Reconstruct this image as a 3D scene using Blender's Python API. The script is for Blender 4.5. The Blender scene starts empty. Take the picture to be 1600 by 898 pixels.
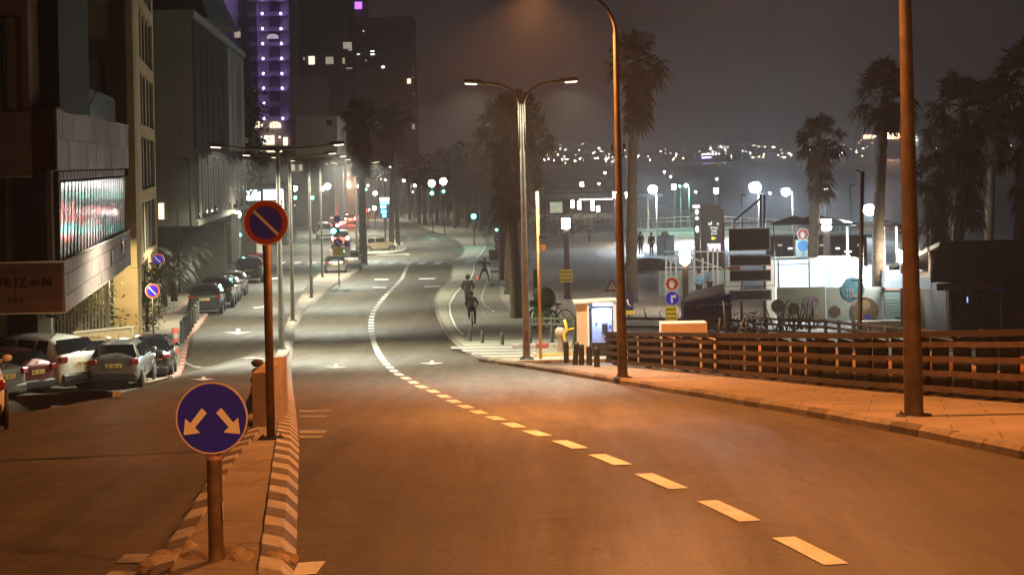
import bpy, math, random
from mathutils import Vector, Matrix
from math import radians, sin, cos, pi, sqrt, atan2, tan
random.seed(7)
SC = bpy.context.scene
COL = SC.collection

# ---------------------------------------------------------------- camera, sky, exposure
FPX, CX, HY, ROLL = 3000.0, 800.0, 250.0, radians(1.2)
cam_data = bpy.data.cameras.new('camera')
cam_data.sensor_width = 36.0
cam_data.lens = 36.0 * FPX / 1600.0
cam_data.shift_y = -(449.0 - HY) / 1600.0
cam_data.clip_start = 0.2
cam_data.clip_end = 20000.0
cam = bpy.data.objects.new('camera', cam_data)
COL.objects.link(cam)
cam.matrix_world = Matrix.Rotation(radians(90), 4, 'X') @ Matrix.Rotation(-ROLL, 4, 'Z')
SC.camera = cam

world = bpy.data.worlds.new("World")
SC.world = world
world.use_nodes = True
nt = world.node_tree
nt.nodes.clear()
wo = nt.nodes.new('ShaderNodeOutputWorld')
bg = nt.nodes.new('ShaderNodeBackground')
tc = nt.nodes.new('ShaderNodeTexCoord')
sp = nt.nodes.new('ShaderNodeSeparateXYZ')
nt.links.new(tc.outputs['Generated'], sp.inputs[0])
# city side (left, -x) glows brown, sea side (right, +x) is blue-black; darker towards the zenith
mr = nt.nodes.new('ShaderNodeMapRange'); mr.inputs['From Min'].default_value = -0.5; mr.inputs['From Max'].default_value = 0.5
nt.links.new(sp.outputs['X'], mr.inputs['Value'])
rampA = nt.nodes.new('ShaderNodeValToRGB')
rampA.color_ramp.elements[0].color = (0.026, 0.019, 0.017, 1)
rampA.color_ramp.elements[1].color = (0.0040, 0.0046, 0.0085, 1)
e = rampA.color_ramp.elements.new(0.42); e.color = (0.028, 0.020, 0.019, 1)
e = rampA.color_ramp.elements.new(0.60); e.color = (0.0135, 0.0112, 0.0135, 1)
e = rampA.color_ramp.elements.new(0.72); e.color = (0.0056, 0.0060, 0.0088, 1)
nt.links.new(mr.outputs[0], rampA.inputs[0])
rampB = nt.nodes.new('ShaderNodeValToRGB')
rampB.color_ramp.elements[0].color = (1.35, 1.3, 1.3, 1)
rampB.color_ramp.elements[1].color = (0.40, 0.38, 0.42, 1)
e = rampB.color_ramp.elements.new(0.10); e.color = (0.72, 0.70, 0.72, 1)
nt.links.new(sp.outputs['Z'], rampB.inputs[0])
noi = nt.nodes.new('ShaderNodeTexNoise'); noi.inputs['Scale'].default_value = 2.5; noi.inputs['Detail'].default_value = 4
nt.links.new(tc.outputs['Generated'], noi.inputs['Vector'])
mrn = nt.nodes.new('ShaderNodeMapRange'); mrn.inputs['To Min'].default_value = 0.8; mrn.inputs['To Max'].default_value = 1.2
nt.links.new(noi.outputs[0], mrn.inputs['Value'])
mu = nt.nodes.new('ShaderNodeMixRGB'); mu.blend_type = 'MULTIPLY'; mu.inputs[0].default_value = 1
nt.links.new(rampA.outputs[0], mu.inputs[1]); nt.links.new(rampB.outputs[0], mu.inputs[2])
mu2 = nt.nodes.new('ShaderNodeVectorMath'); mu2.operation = 'SCALE'
nt.links.new(mu.outputs[0], mu2.inputs[0]); nt.links.new(mrn.outputs[0], mu2.inputs['Scale'])
nt.links.new(mu2.outputs[0], bg.inputs['Color'])
bg.inputs['Strength'].default_value = 0.68
nt.links.new(bg.outputs[0], wo.inputs['Surface'])

SC.view_settings.view_transform = 'Standard'
SC.view_settings.look = 'None'
SC.view_settings.exposure = 0.9
SC.view_settings.gamma = 1.0
SC.render.engine = 'CYCLES'
SC.cycles.use_denoising = True
SC.cycles.max_bounces = 5
SC.cycles.diffuse_bounces = 2
SC.cycles.glossy_bounces = 2
SC.cycles.volume_bounces = 0
SC.cycles.transparent_max_bounces = 6
SC.cycles.caustics_reflective = False
SC.cycles.caustics_refractive = False
SC.cycles.sample_clamp_indirect = 2.0
SC.cycles.use_light_tree = True

# ---------------------------------------------------------------- coordinates
_c, _s = cos(ROLL), sin(ROLL)
def pt(px, py, d):
    u = (px - CX) / FPX; v = (HY - py) / FPX
    return Vector((d * (u * _c + v * _s), d, d * (-u * _s + v * _c)))
KN = [(-80, 2.2), (-20, 2.85), (0, 3.10), (15.3, 3.28), (17.4, 3.32), (19.4, 3.37), (21.5, 3.45), (23.6, 3.57), (25.7, 3.71), (27.7, 3.87), (31.9, 4.22), (36, 4.55), (40.2, 4.86), (48, 5.38), (60, 6.12), (80, 7.25), (97, 7.90), (120, 8.40), (150, 8.75), (200, 8.98), (260, 9.0), (400, 9.0), (9000, 9.0)]
def _h(y):
    if y <= KN[0][0]: return KN[0][1]
    for i in range(len(KN) - 1):
        x0, y0 = KN[i]; x1, y1 = KN[i + 1]
        if y <= x1:
            m = []
            for j in (i, i + 1):
                if j == 0 or j == len(KN) - 1: m.append(0.0 if j else 0.018)
                else:
                    a = (KN[j][1] - KN[j-1][1]) / (KN[j][0] - KN[j-1][0]); b = (KN[j+1][1] - KN[j][1]) / (KN[j+1][0] - KN[j][0])
                    m.append(0 if a * b <= 0 else 2 * a * b / (a + b))
            t = (y - x0) / (x1 - x0); D = x1 - x0
            return (2*t**3-3*t*t+1)*y0 + (t**3-2*t*t+t)*D*m[0] + (-2*t**3+3*t*t)*y1 + (t**3-t*t)*D*m[1]
    return KN[-1][1]
def sstep(t):
    t = max(0.0, min(1.0, t)); return t * t * (3 - 2 * t)
def lerp_tab(tab, y):
    if y <= tab[0][0]:
        (a, b), (c, d) = tab[0], tab[1]
        return b + (d - b) * (y - a) / (c - a)
    if y >= tab[-1][0]:
        (a, b), (c, d) = tab[-2], tab[-1]
        return d + (d - b) * (y - c) / (c - a)
    for i in range(len(tab) - 1):
        if y <= tab[i + 1][0]:
            (a, b), (c, d) = tab[i], tab[i + 1]
            return b + (d - b) * (y - a) / (c - a)
FENCE = [(-60, 26.0), (0, 16.2), (18.0, 11.0), (29.0, 7.75), (40.0, 5.35), (50.2, 2.35)]
SHORE = [(100, 62), (150, 47), (240, 36), (290, 31), (540, 24), (1000, 18), (1600, 10), (2200, 12), (2600, 60), (2750, 900), (2900, 2500)]
def shore(y): return lerp_tab(SHORE, y)
def drop_x(y):
    if y < 50.2: return lerp_tab(FENCE, y) + 0.9
    return 3.25 + (y - 50.2) * .12
def gz(x, y):
    h = _h(y)
    lot = 0.85 * sstep((-x - 8.5) / 4.0) * sstep((y - 30) / 18.0) * (1 - sstep((y - 67) / 12.0))
    D = sstep((x - drop_x(y)) / (1.2 + 3.8 * sstep((y - 51) / 8)))
    z = -(h + lot + (9.0 - h - lot) * D)
    if y > 120 and x > 5:
        z -= 4.0 * sstep((x - shore(y)) / 14.0)
    return z
def gp(px, py, flat=False, zz=None, rise=0.0):
    """where the sight line through a pixel meets the ground"""
    r = pt(px, py, 1.0)
    if zz is not None:
        d = zz / r.z; return Vector((r.x * d, d, zz))
    d = 3.0; step = 0.5
    def f(d):
        return r.z * d - rise - (-_h(d) if flat else gz(r.x * d, d))
    while f(d) > 0 and d < 6000:
        d += step; step = 0.5 if d < 150 else 2.0
    a, b = d - step, d
    for _ in range(30):
        m = (a + b) / 2
        if f(m) > 0: a = m
        else: b = m
    d = (a + b) / 2
    return Vector((r.x * d, d, gz(r.x * d, d)))
def edge(pixels, extra_near=None, extra_far=None):
    t = [(g.y, g.x) for g in (gp(a, b, flat=True) for a, b in pixels)]
    t.sort()
    out = []
    for a, b in t:
        if not out or a > out[-1][0] + 0.05: out.append((a, b))
    if extra_near: out = extra_near + out
    if extra_far: out = out + extra_far
    return out

# ---------------------------------------------------------------- materials
MATS = {}
def mat(name, col=(0.5, 0.5, 0.5), rough=0.7, metal=0.0, var=0.25, scale=3.0, bump=0.0, emit=None, es=1.0, sample=True, spec=0.5, coat=0.0, detail=5, col2=None, stain=0.0):
    if name in MATS: return MATS[name]
    m = bpy.data.materials.new(name); m.use_nodes = True
    n = m.node_tree; b = n.nodes.get('Principled BSDF')
    b.inputs['Roughness'].default_value = rough
    b.inputs['Metallic'].default_value = metal
    b.inputs['Specular IOR Level'].default_value = spec
    if coat: b.inputs['Coat Weight'].default_value = coat; b.inputs['Coat Roughness'].default_value = 0.08
    tcn = n.nodes.new('ShaderNodeTexCoord')
    if var > 0 or bump > 0:
        no = n.nodes.new('ShaderNodeTexNoise'); no.inputs['Scale'].default_value = scale; no.inputs['Detail'].default_value = detail; no.inputs['Roughness'].default_value = 0.62
        n.links.new(tcn.outputs['Object'], no.inputs['Vector'])
        cr = n.nodes.new('ShaderNodeValToRGB')
        c2 = col2 if col2 else tuple(min(1, c * (1 + var)) for c in col)
        c1 = tuple(c * (1 - var) for c in col)
        cr.color_ramp.elements[0].position = 0.32; cr.color_ramp.elements[1].position = 0.68
        cr.color_ramp.elements[0].color = (*c1, 1); cr.color_ramp.elements[1].color = (*c2, 1)
        n.links.new(no.outputs[0], cr.inputs[0])
        src = cr.outputs[0]
        if stain > 0:
            n2 = n.nodes.new('ShaderNodeTexNoise'); n2.inputs['Scale'].default_value = scale * 0.17; n2.inputs['Detail'].default_value = 6; n2.inputs['Roughness'].default_value = 0.7
            n.links.new(tcn.outputs['Object'], n2.inputs['Vector'])
            mp = n.nodes.new('ShaderNodeMapRange'); mp.inputs['From Min'].default_value = 0.35; mp.inputs['From Max'].default_value = 0.65
            mp.inputs['To Min'].default_value = 1 - stain; mp.inputs['To Max'].default_value = 1 + stain * 0.4
            n.links.new(n2.outputs[0], mp.inputs['Value'])
            vm = n.nodes.new('ShaderNodeVectorMath'); vm.operation = 'SCALE'
            n.links.new(src, vm.inputs[0]); n.links.new(mp.outputs[0], vm.inputs['Scale']); src = vm.outputs[0]
        n.links.new(src, b.inputs['Base Color'])
        if bump > 0:
            bp = n.nodes.new('ShaderNodeBump'); bp.inputs['Strength'].default_value = bump; bp.inputs['Distance'].default_value = 0.01
            n3 = n.nodes.new('ShaderNodeTexNoise'); n3.inputs['Scale'].default_value = scale * 12; n3.inputs['Detail'].default_value = 3
            n.links.new(tcn.outputs['Object'], n3.inputs['Vector'])
            n.links.new(n3.outputs[0], bp.inputs['Height']); n.links.new(bp.outputs[0], b.inputs['Normal'])
    else:
        b.inputs['Base Color'].default_value = (*col, 1)
    if emit:
        b.inputs['Emission Color'].default_value = (*emit, 1)
        b.inputs['Emission Strength'].default_value = es
        if not sample: m.cycles.emission_sampling = 'NONE'
    MATS[name] = m
    return m

# ---------------------------------------------------------------- mesh building
class MB:
    def __init__(s): s.v = []; s.f = []; s.mi = []; s.sm = []; s.m = 0
    def add(s, vs, fs, sm=False):
        o = len(s.v); s.v += [tuple(v) for v in vs]
        for f in fs: s.f.append(tuple(i + o for i in f)); s.mi.append(s.m); s.sm.append(sm)
        return s
    def box(s, c, size, rz=0.0, rx=0.0, ry=0.0, taper=1.0, bev=0.0):
        hx, hy, hz = size[0] / 2, size[1] / 2, size[2] / 2
        R = Matrix.Rotation(rz, 3, 'Z') @ Matrix.Rotation(ry, 3, 'Y') @ Matrix.Rotation(rx, 3, 'X')
        c = Vector(c)
        if bev > 0:
            b = min(bev, hx * .9, hy * .9, hz * .9); vs = []; fs = []
            prof = [(-hz, b), (-hz + b, 0), (hz - b, 0), (hz, b)]
            for z, ins in prof:
                t = taper if z > 0 else 1
                for (sx, sy) in ((-1, -1), (1, -1), (1, 1), (-1, 1)):
                    X = hx * t - ins; Y = hy * t - ins
                    # two verts per corner
                    if (sx * sy) > 0: vs += [(sx * (X), sy * (Y - (0 if ins else b)), z), (sx * (X - (0 if ins else b)), sy * Y, z)]
                    else: vs += [(sx * (X - (0 if ins else b)), sy * Y, z), (sx * X, sy * (Y - (0 if ins else b)), z)]
            n = 8
            for k in range(3):
                for i in range(n): fs.append((k*n+i, k*n+(i+1) % n, (k+1)*n+(i+1) % n, (k+1)*n+i))
            fs.append(tuple(range(n))[::-1]); fs.append(tuple(3*n+i for i in range(n)))
            # corner order fix: (-,-)->(x first) ; keep winding
            return s.add([c + R @ Vector(v) for v in vs], fs)
        vs = []
        for z in (-hz, hz):
            t = taper if z > 0 else 1
            vs += [(-hx*t, -hy*t, z), (hx*t, -hy*t, z), (hx*t, hy*t, z), (-hx*t, hy*t, z)]
        return s.add([c + R @ Vector(v) for v in vs], [(3, 2, 1, 0), (4, 5, 6, 7), (0, 1, 5, 4), (1, 2, 6, 5), (2, 3, 7, 6), (3, 0, 4, 7)])
    def tube(s, pts, r, n=8, cap=True, flat=1.0):
        pts = [Vector(p) for p in pts]; rs = r if isinstance(r, (list, tuple)) else [r] * len(pts)
        vs = []; fs = []; ref = None
        for i, p in enumerate(pts):
            t = (pts[min(i + 1, len(pts) - 1)] - pts[max(i - 1, 0)]).normalized()
            if ref is None:
                ref = Vector((1, 0, 0)) if abs(t.x) < 0.8 else Vector((0, 1, 0))
            a = (ref - t * ref.dot(t)).normalized(); b = t.cross(a); ref = a
            for k in range(n):
                an = 2 * pi * k / n
                vs.append(p + a * (cos(an) * rs[i]) + b * (sin(an) * rs[i] * flat))
        for i in range(len(pts) - 1):
            for k in range(n): fs.append((i*n+k, i*n+(k+1) % n, (i+1)*n+(k+1) % n, (i+1)*n+k))
        s.add(vs, fs, True)
        if cap:
            o = len(s.v) - len(vs)
            s.f.append(tuple(o + k for k in range(n))[::-1]); s.mi.append(s.m); s.sm.append(False)
            s.f.append(tuple(o + (len(pts)-1)*n + k for k in range(n))); s.mi.append(s.m); s.sm.append(False)
        return s
    def cyl(s, p0, p1, r0, r1=None, n=12): return s.tube([p0, p1], [r0, r0 if r1 is None else r1], n)
    def lathe(s, prof, c=(0, 0, 0), n=16):
        c = Vector(c); vs = []; fs = []
        for r, z in prof:
            for k in range(n): vs.append(c + Vector((r * cos(2*pi*k/n), r * sin(2*pi*k/n), z)))
        for i in range(len(prof) - 1):
            for k in range(n): fs.append((i*n+k, i*n+(k+1) % n, (i+1)*n+(k+1) % n, (i+1)*n+k))
        return s.add(vs, fs, True)
    def sphere(s, c, r, n=12, m=8, sc=(1, 1, 1)):
        c = Vector(c)
        vs = [c + Vector((0, 0, -r * sc[2]))]; fs = []
        for i in range(1, m):
            a = -pi/2 + pi * i / m
            for k in range(n): vs.append(c + Vector((r*cos(a)*cos(2*pi*k/n)*sc[0], r*cos(a)*sin(2*pi*k/n)*sc[1], r*sin(a)*sc[2])))
        vs.append(c + Vector((0, 0, r * sc[2])))
        for k in range(n): fs.append((0, 1+(k+1) % n, 1+k))
        for i in range(m - 2):
            for k in range(n): fs.append((1+i*n+k, 1+i*n+(k+1) % n, 1+(i+1)*n+(k+1) % n, 1+(i+1)*n+k))
        T = len(vs) - 1
        for k in range(n): fs.append((T, 1+(m-2)*n+k, 1+(m-2)*n+(k+1) % n))
        return s.add(vs, fs, True)
    def prism(s, poly, d0, d1):
        """poly: list of 3D points (planar, CCW seen against d); extruded from +d0 to +d1 (vectors)"""
        n = len(poly); d0 = Vector(d0); d1 = Vector(d1)
        vs = [Vector(p) + d0 for p in poly] + [Vector(p) + d1 for p in poly]
        fs = [tuple(range(n)), tuple(range(2*n - 1, n - 1, -1))] + [(i, n + i, n + (i+1) % n, (i+1) % n) for i in range(n)]
        return s.add(vs, fs)
    def disc(s, c, r, th, n=28, axis='Y', inner=0.0):
        """disc facing -axis(Y): thickness th along +y"""
        c = Vector(c)
        def P(a, rr, y): return c + Vector((rr * cos(a), y, rr * sin(a)))
        if inner <= 0:
            s.prism([P(2*pi*k/n, r, 0) for k in range(n)], (0, 0, 0), (0, th, 0))
        else:
            vs = []; fs = []
            for k in range(n):
                a = 2*pi*k/n; vs += [P(a, r, 0), P(a, inner, 0), P(a, inner, th), P(a, r, th)]
            for k in range(n):
                j = (k+1) % n
                for q in range(4): fs.append((k*4+q, j*4+q, j*4+(q+1) % 4, k*4+(q+1) % 4))
            s.add(vs, fs)
        return s
    def build(s, name, mats, parent=None, loc=None, kind=None):
        me = bpy.data.meshes.new(name)
        me.from_pydata(s.v, [], s.f)
        if not isinstance(mats, (list, tuple)): mats = [mats]
        for m in mats: me.materials.append(m)
        me.polygons.foreach_set('material_index', s.mi)
        me.polygons.foreach_set('use_smooth', s.sm)
        import bmesh
        bm = bmesh.new(); bm.from_mesh(me); bmesh.ops.recalc_face_normals(bm, faces=bm.faces); bm.to_mesh(me); bm.free()
        o = bpy.data.objects.new(name, me); COL.objects.link(o)
        if parent: o.parent = parent
        if loc is not None: o.location = loc
        if kind: o['kind'] = kind
        return o
def tag(o, label, cat, group=None, kind=None):
    if label: o['label'] = label
    if cat: o['category'] = cat
    if group: o['group'] = group
    if kind: o['kind'] = kind
    return o
def thing(name, label, cat, loc=(0, 0, 0), rz=0.0, group=None, sc=1.0):
    o = bpy.data.objects.new(name, None); COL.objects.link(o)
    o.empty_display_size = 0.2
    o.location = loc; o.rotation_euler = (0, 0, rz); o.scale = (sc, sc, sc)
    return tag(o, label, cat, group)
def kids(o):
    return [c for c in bpy.data.objects if c.parent == o]
_KIDS = {}
def dup(root, loc=None, rz=None, label=None, sc=None, group=None, swap=None):
    def cp(o, parent):
        c = o.copy(); COL.objects.link(c); c.parent = parent
        if swap and c.type == 'MESH':
            c.data = c.data
        for k in o.children: cp(k, c)
        return c
    r = cp(root, root.parent)
    if loc is not None: r.location = loc
    if rz is not None: r.rotation_euler = (0, 0, rz)
    if sc is not None: r.scale = (sc, sc, sc) if not isinstance(sc, (tuple, list)) else sc
    if label: r['label'] = label
    if group: r['group'] = group
    return r
def text_mesh(txt, size, name, m, parent=None, depth=0.004, loc=(0, 0, 0), rot=(pi/2, 0, 0), align='CENTER', extrude=None, xscale=1.0):
    cu = bpy.data.curves.new(name, 'FONT'); cu.body = txt; cu.size = size; cu.align_x = align; cu.align_y = 'CENTER'
    cu.extrude = depth; cu.resolution_u = 3
    t = bpy.data.objects.new(name, cu); COL.objects.link(t)
    dg = bpy.context.evaluated_depsgraph_get()
    me = bpy.data.meshes.new_from_object(t.evaluated_get(dg))
    bpy.data.objects.remove(t); bpy.data.curves.remove(cu)
    me.materials.clear(); me.materials.append(m)
    o = bpy.data.objects.new(name, me); COL.objects.link(o)
    o.parent = parent; o.location = loc; o.rotation_euler = rot; o.scale = (xscale, 1, 1)
    return o
def light(name, kind, loc, power, col, parent=None, radius=0.12, angle=150, blend=0.6, aim=(0, 0, -1)):
    l = bpy.data.lights.new(name, kind); l.energy = power; l.color = col
    if kind == 'SPOT': l.spot_size = radians(angle); l.spot_blend = blend
    l.shadow_soft_size = radius
    o = bpy.data.objects.new(name, l); COL.objects.link(o); o.parent = parent; o.location = loc
    o.rotation_mode = 'QUATERNION'; o.rotation_quaternion = Vector((0, 0, -1)).rotation_difference(Vector(aim).normalized())
    return o
SOD = (1.0, 0.34, 0.082)
WRM = (1.0, 0.80, 0.45)
WHT = (0.95, 0.97, 1.0)
# ---------------------------------------------------------------- the ground and the street
def asphalt_mat():
    m = bpy.data.materials.new('asphalt'); m.use_nodes = True
    n = m.node_tree; b = n.nodes['Principled BSDF']; L = n.links.new
    g = n.nodes.new('ShaderNodeNewGeometry')
    def noise(sc, det=5, ro=0.6, stretch=None):
        o = n.nodes.new('ShaderNodeTexNoise'); o.inputs['Scale'].default_value = sc; o.inputs['Detail'].default_value = det; o.inputs['Roughness'].default_value = ro
        if stretch:
            mp = n.nodes.new('ShaderNodeMapping'); mp.inputs['Scale'].default_value = stretch; mp.inputs['Rotation'].default_value = (0, 0, 0.16)
            L(g.outputs['Position'], mp.inputs['Vector']); L(mp.outputs[0], o.inputs['Vector'])
        else: L(g.outputs['Position'], o.inputs['Vector'])
        return o.outputs[0]
    def rng(src, a, b2, c, d):
        r = n.nodes.new('ShaderNodeMapRange'); r.inputs['From Min'].default_value = a; r.inputs['From Max'].default_value = b2
        r.inputs['To Min'].default_value = c; r.inputs['To Max'].default_value = d; L(src, r.inputs['Value']); return r.outputs[0]
    def mul(a, c):
        r = n.nodes.new('ShaderNodeMath'); r.operation = 'MULTIPLY'; L(a, r.inputs[0]); L(c, r.inputs[1]); return r.outputs[0]
    big = rng(noise(0.22, 4), .3, .7, .72, 1.22)
    streak = rng(noise(1.0, 5, .7, (1.7, 0.07, 1)), .3, .7, .66, 1.3)
    grain = rng(noise(26, 3, .8), .3, .7, .55, 1.5)
    mid = rng(noise(2.6, 6, .7), .3, .72, .76, 1.22)
    vo = n.nodes.new('ShaderNodeTexVoronoi'); vo.feature = 'DISTANCE_TO_EDGE'; vo.inputs['Scale'].default_value = 0.19
    wv = n.nodes.new('ShaderNodeVectorMath'); wv.operation = 'MULTIPLY_ADD'
    nn = n.nodes.new('ShaderNodeTexNoise'); nn.inputs['Scale'].default_value = 0.8; nn.inputs['Detail'].default_value = 6
    L(g.outputs['Position'], nn.inputs['Vector']); L(nn.outputs['Color'], wv.inputs[0]); wv.inputs[1].default_value = (2.2, 2.2, 2.2); L(g.outputs['Position'], wv.inputs[2])
    L(wv.outputs[0], vo.inputs['Vector'])
    crack = rng(vo.outputs['Distance'], 0.0, 0.006, 0.5, 1.0)
    v = mul(mul(mul(mul(big, streak), grain), mid), crack)
    cc = n.nodes.new('ShaderNodeCombineXYZ')
    sc = n.nodes.new('ShaderNodeVectorMath'); sc.operation = 'SCALE'; sc.inputs[0].default_value = (0.068, 0.053, 0.036)
    L(v, sc.inputs['Scale']); L(sc.outputs[0], b.inputs['Base Color'])
    L(rng(noise(1.1, 5, .7, (1.5, .1, 1)), .3, .7, .5, .72), b.inputs['Roughness'])
    b.inputs['Specular IOR Level'].default_value = 0.45
    bp = n.nodes.new('ShaderNodeBump'); bp.inputs['Strength'].default_value = 0.35; bp.inputs['Distance'].default_value = 0.012
    L(noise(60, 2), bp.inputs['Height']); L(bp.outputs[0], b.inputs['Normal'])
    return m
M_ASPH = asphalt_mat()
def paver_mat(name, c1, c2, sx, sy, rot=0.0, mortar=0.012, rough=0.8):
    m = bpy.data.materials.new(name); m.use_nodes = True
    n = m.node_tree; b = n.nodes['Principled BSDF']; L = n.links.new
    g = n.nodes.new('ShaderNodeNewGeometry')
    mp = n.nodes.new('ShaderNodeMapping'); mp.inputs['Rotation'].default_value = (0, 0, rot)
    L(g.outputs['Position'], mp.inputs['Vector'])
    br = n.nodes.new('ShaderNodeTexBrick'); br.inputs['Scale'].default_value = 1.0
    br.inputs['Brick Width'].default_value = sx; br.inputs['Row Height'].default_value = sy; br.inputs['Mortar Size'].default_value = mortar
    br.inputs['Color1'].default_value = (*c1, 1); br.inputs['Color2'].default_value = (*c2, 1); br.inputs['Mortar'].default_value = tuple(c * .45 for c in c1) + (1,)
    L(mp.outputs[0], br.inputs['Vector'])
    no = n.nodes.new('ShaderNodeTexNoise'); no.inputs['Scale'].default_value = 0.9; no.inputs['Detail'].default_value = 7; no.inputs['Roughness'].default_value = .7
    L(g.outputs['Position'], no.inputs['Vector'])
    r = n.nodes.new('ShaderNodeMapRange'); r.inputs['From Min'].default_value = .3; r.inputs['From Max'].default_value = .7; r.inputs['To Min'].default_value = .66; r.inputs['To Max'].default_value = 1.2
    L(no.outputs[0], r.inputs['Value'])
    sc = n.nodes.new('ShaderNodeVectorMath'); sc.operation = 'SCALE'; L(br.outputs['Color'], sc.inputs[0]); L(r.outputs[0], sc.inputs['Scale'])
    L(sc.outputs[0], b.inputs['Base Color']); b.inputs['Roughness'].default_value = rough
    bp = n.nodes.new('ShaderNodeBump'); bp.inputs['Strength'].default_value = 0.5; bp.inputs['Distance'].default_value = 0.01
    n3 = n.nodes.new('ShaderNodeTexNoise'); n3.inputs['Scale'].default_value = 30; L(g.outputs['Position'], n3.inputs['Vector'])
    ad = n.nodes.new('ShaderNodeMath'); ad.operation = 'SUBTRACT'; L(n3.outputs[0], ad.inputs[0]); L(br.outputs['Fac'], ad.inputs[1])
    L(ad.outputs[0], bp.inputs['Height']); L(bp.outputs[0], b.inputs['Normal'])
    return m
M_PAVE = paver_mat('pavement_concrete', (0.25, 0.20, 0.15), (0.225, 0.18, 0.135), 1.1, 1.1, 0.2)
M_PAVE2 = paver_mat('promenade_slabs', (0.36, 0.335, 0.26), (0.32, 0.30, 0.235), 0.6, 0.3, 0.1)
M_PLAZA = paver_mat('plaza_slabs', (0.19, 0.155, 0.125), (0.165, 0.135, 0.11), 2.4, 2.4, 0.05, 0.03)
M_BIKE = mat('bike_lane_asphalt', (0.17, 0.16, 0.125), 0.75, var=.2, scale=1.2, stain=.2)
M_SAND = mat('beach_sand', (0.36, 0.32, 0.25), 0.95, var=.15, scale=.4)
M_KERB = mat('kerb_concrete', (0.20, 0.165, 0.125), 0.85, var=.25, scale=5, bump=.4, stain=.3)
M_KWHITE = mat('kerb_white_paint', (0.40, 0.355, 0.30), 0.7, var=.22, scale=7, bump=.3, stain=.3)
M_KGREY = mat('kerb_dark_paint', (0.11, 0.085, 0.07), 0.8, var=.3, scale=6, bump=.3, stain=.3)
M_KRED = mat('kerb_red_paint', (0.48, 0.09, 0.06), 0.8, var=.3, scale=6, bump=.3)
M_LINE = mat('road_paint_white', (0.80, 0.78, 0.72), 0.65, var=.14, scale=14, stain=.22)
M_LINEW = mat('road_paint_worn', (0.25, 0.24, 0.21), 0.75, var=.5, scale=4, stain=.3)

ys = []
y = -70.0
while y < 125: ys.append(y); y += 1.0
while y < 420: ys.append(y); y += 5
while y < 3640: ys.append(y); y *= 1.12
ys.append(3650)
xs = []
x = -40.0
while x <= 64: xs.append(x); x += 0.8
xs = [-1780, -1000, -400, -180, -100, -65] + xs + [72, 82, 95, 120, 200, 500, 1000, 1780]
mb = MB(); W = len(xs)
mb.add([(x, y, gz(x, y)) for y in ys for x in xs], [(j*W+i, j*W+i+1, (j+1)*W+i+1, (j+1)*W+i) for j in range(len(ys)-1) for i in range(W-1)], True)
ground = mb.build('ground', M_ASPH, kind='structure')
def X_(px, d): return pt(px, 262, d).x
M_SEA = mat('sea_water', (.006, .010, .014), .22, var=.2, scale=.05, bump=.9, spec=.6)
m = MB()
m.add([(9, 120, -10.6), (1770, 120, -10.6), (1770, 2900, -10.6), (9, 2900, -10.6)], [(0, 1, 2, 3)]); m.build('sea', M_SEA, kind='structure')
m = MB(); yy = [172, 185, 200, 220, 240, 260, 290, 340, 420, 540]; vs = []
for y in yy:
    for i in range(7): xl0 = X_(1003, y) if y < 245 else 9; x = xl0 + (shore(y) + 8 - xl0) * i / 6; vs.append((x, y, gz(x, y) + .03))
m.add(vs, [(j*7+i, j*7+i+1, (j+1)*7+i+1, (j+1)*7+i) for j in range(len(yy)-1) for i in range(6)]); m.build('beach', M_SAND, kind='structure')

# pavement edges, read off as sight lines on the ground
E_MED_R = edge([(466, 897), (468, 800), (470, 700), (464, 640), (458, 600), (456, 570), (458, 540), (463, 510), (476, 487), (500, 465), (527, 445), (548, 432), (572, 414)], [(-10, -3.3), (12.5, -1.52)])
E_MED_L = edge([(222, 897), (275, 820), (326, 740), (372, 690), (392, 640), (400, 600), (418, 575), (430, 560), (440, 530), (450, 500), (466, 470), (480, 447), (497, 430), (530, 413)], [(-10, -3.9), (12.5, -2.8)])
E_PR_L = edge([(1600, 718), (1480, 692), (1340, 665), (1220, 643), (1100, 622), (1000, 605), (900, 588), (820, 575), (758, 566)], [(-60, 20.0), (0, 12.0)])
E_BAY = edge([(758, 566), (735, 557), (712, 540), (692, 515), (681, 490), (678, 470), (686, 452), (704, 436), (706, 420), (706, 408), (721, 400), (725, 391), (717, 378), (691, 366), (657, 355), (623, 350.5)], None, [(300, -24.0), (420, -62.0)])
KERB_H = 0.13
def strip(name, eL, eR, y0, y1, dz, m, step=1.0, nc=4, skirt=0.25, parent=None, kind='structure', gzf=gz):
    mb = MB(); yy = []; y = y0
    while y < y1 - 1e-6:
        yy.append(y); y += step * (1 if y < 125 else 2.5)
    yy.append(y1); n = nc + 1
    fl = eL if callable(eL) else (lambda y: lerp_tab(eL, y)); fr = eR if callable(eR) else (lambda y: lerp_tab(eR, y))
    vs = []
    for y in yy:
        a, b = fl(y), fr(y)
        for i in range(n):
            x = a + (b - a) * i / nc; vs.append((x, y, gzf(x, y) + dz))
    fs = [(j*n+i, j*n+i+1, (j+1)*n+i+1, (j+1)*n+i) for j in range(len(yy)-1) for i in range(nc)]
    N = len(vs)
    if skirt:
        sk = []; loop = [i for i in range(n)] + [j*n+nc for j in range(1, len(yy))] + [(len(yy)-1)*n + i for i in range(nc-1, -1, -1)] + [j*n for j in range(len(yy)-2, 0, -1)]
        for i in loop: sk.append((vs[i][0], vs[i][1], vs[i][2] - skirt))
        K = len(loop); vs += sk
        for q in range(K): fs.append((loop[(q+1) % K], loop[q], N + q, N + (q+1) % K))
    mb.add(vs, fs)
    return mb.build(name, m, parent, kind=kind)
pave_right = strip('pavement_right', lambda y: lerp_tab(E_PR_L, y) + 0.16, lambda y: lerp_tab(FENCE, y) + 0.75, -50, 50.0, KERB_H, M_PAVE, nc=8)
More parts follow.
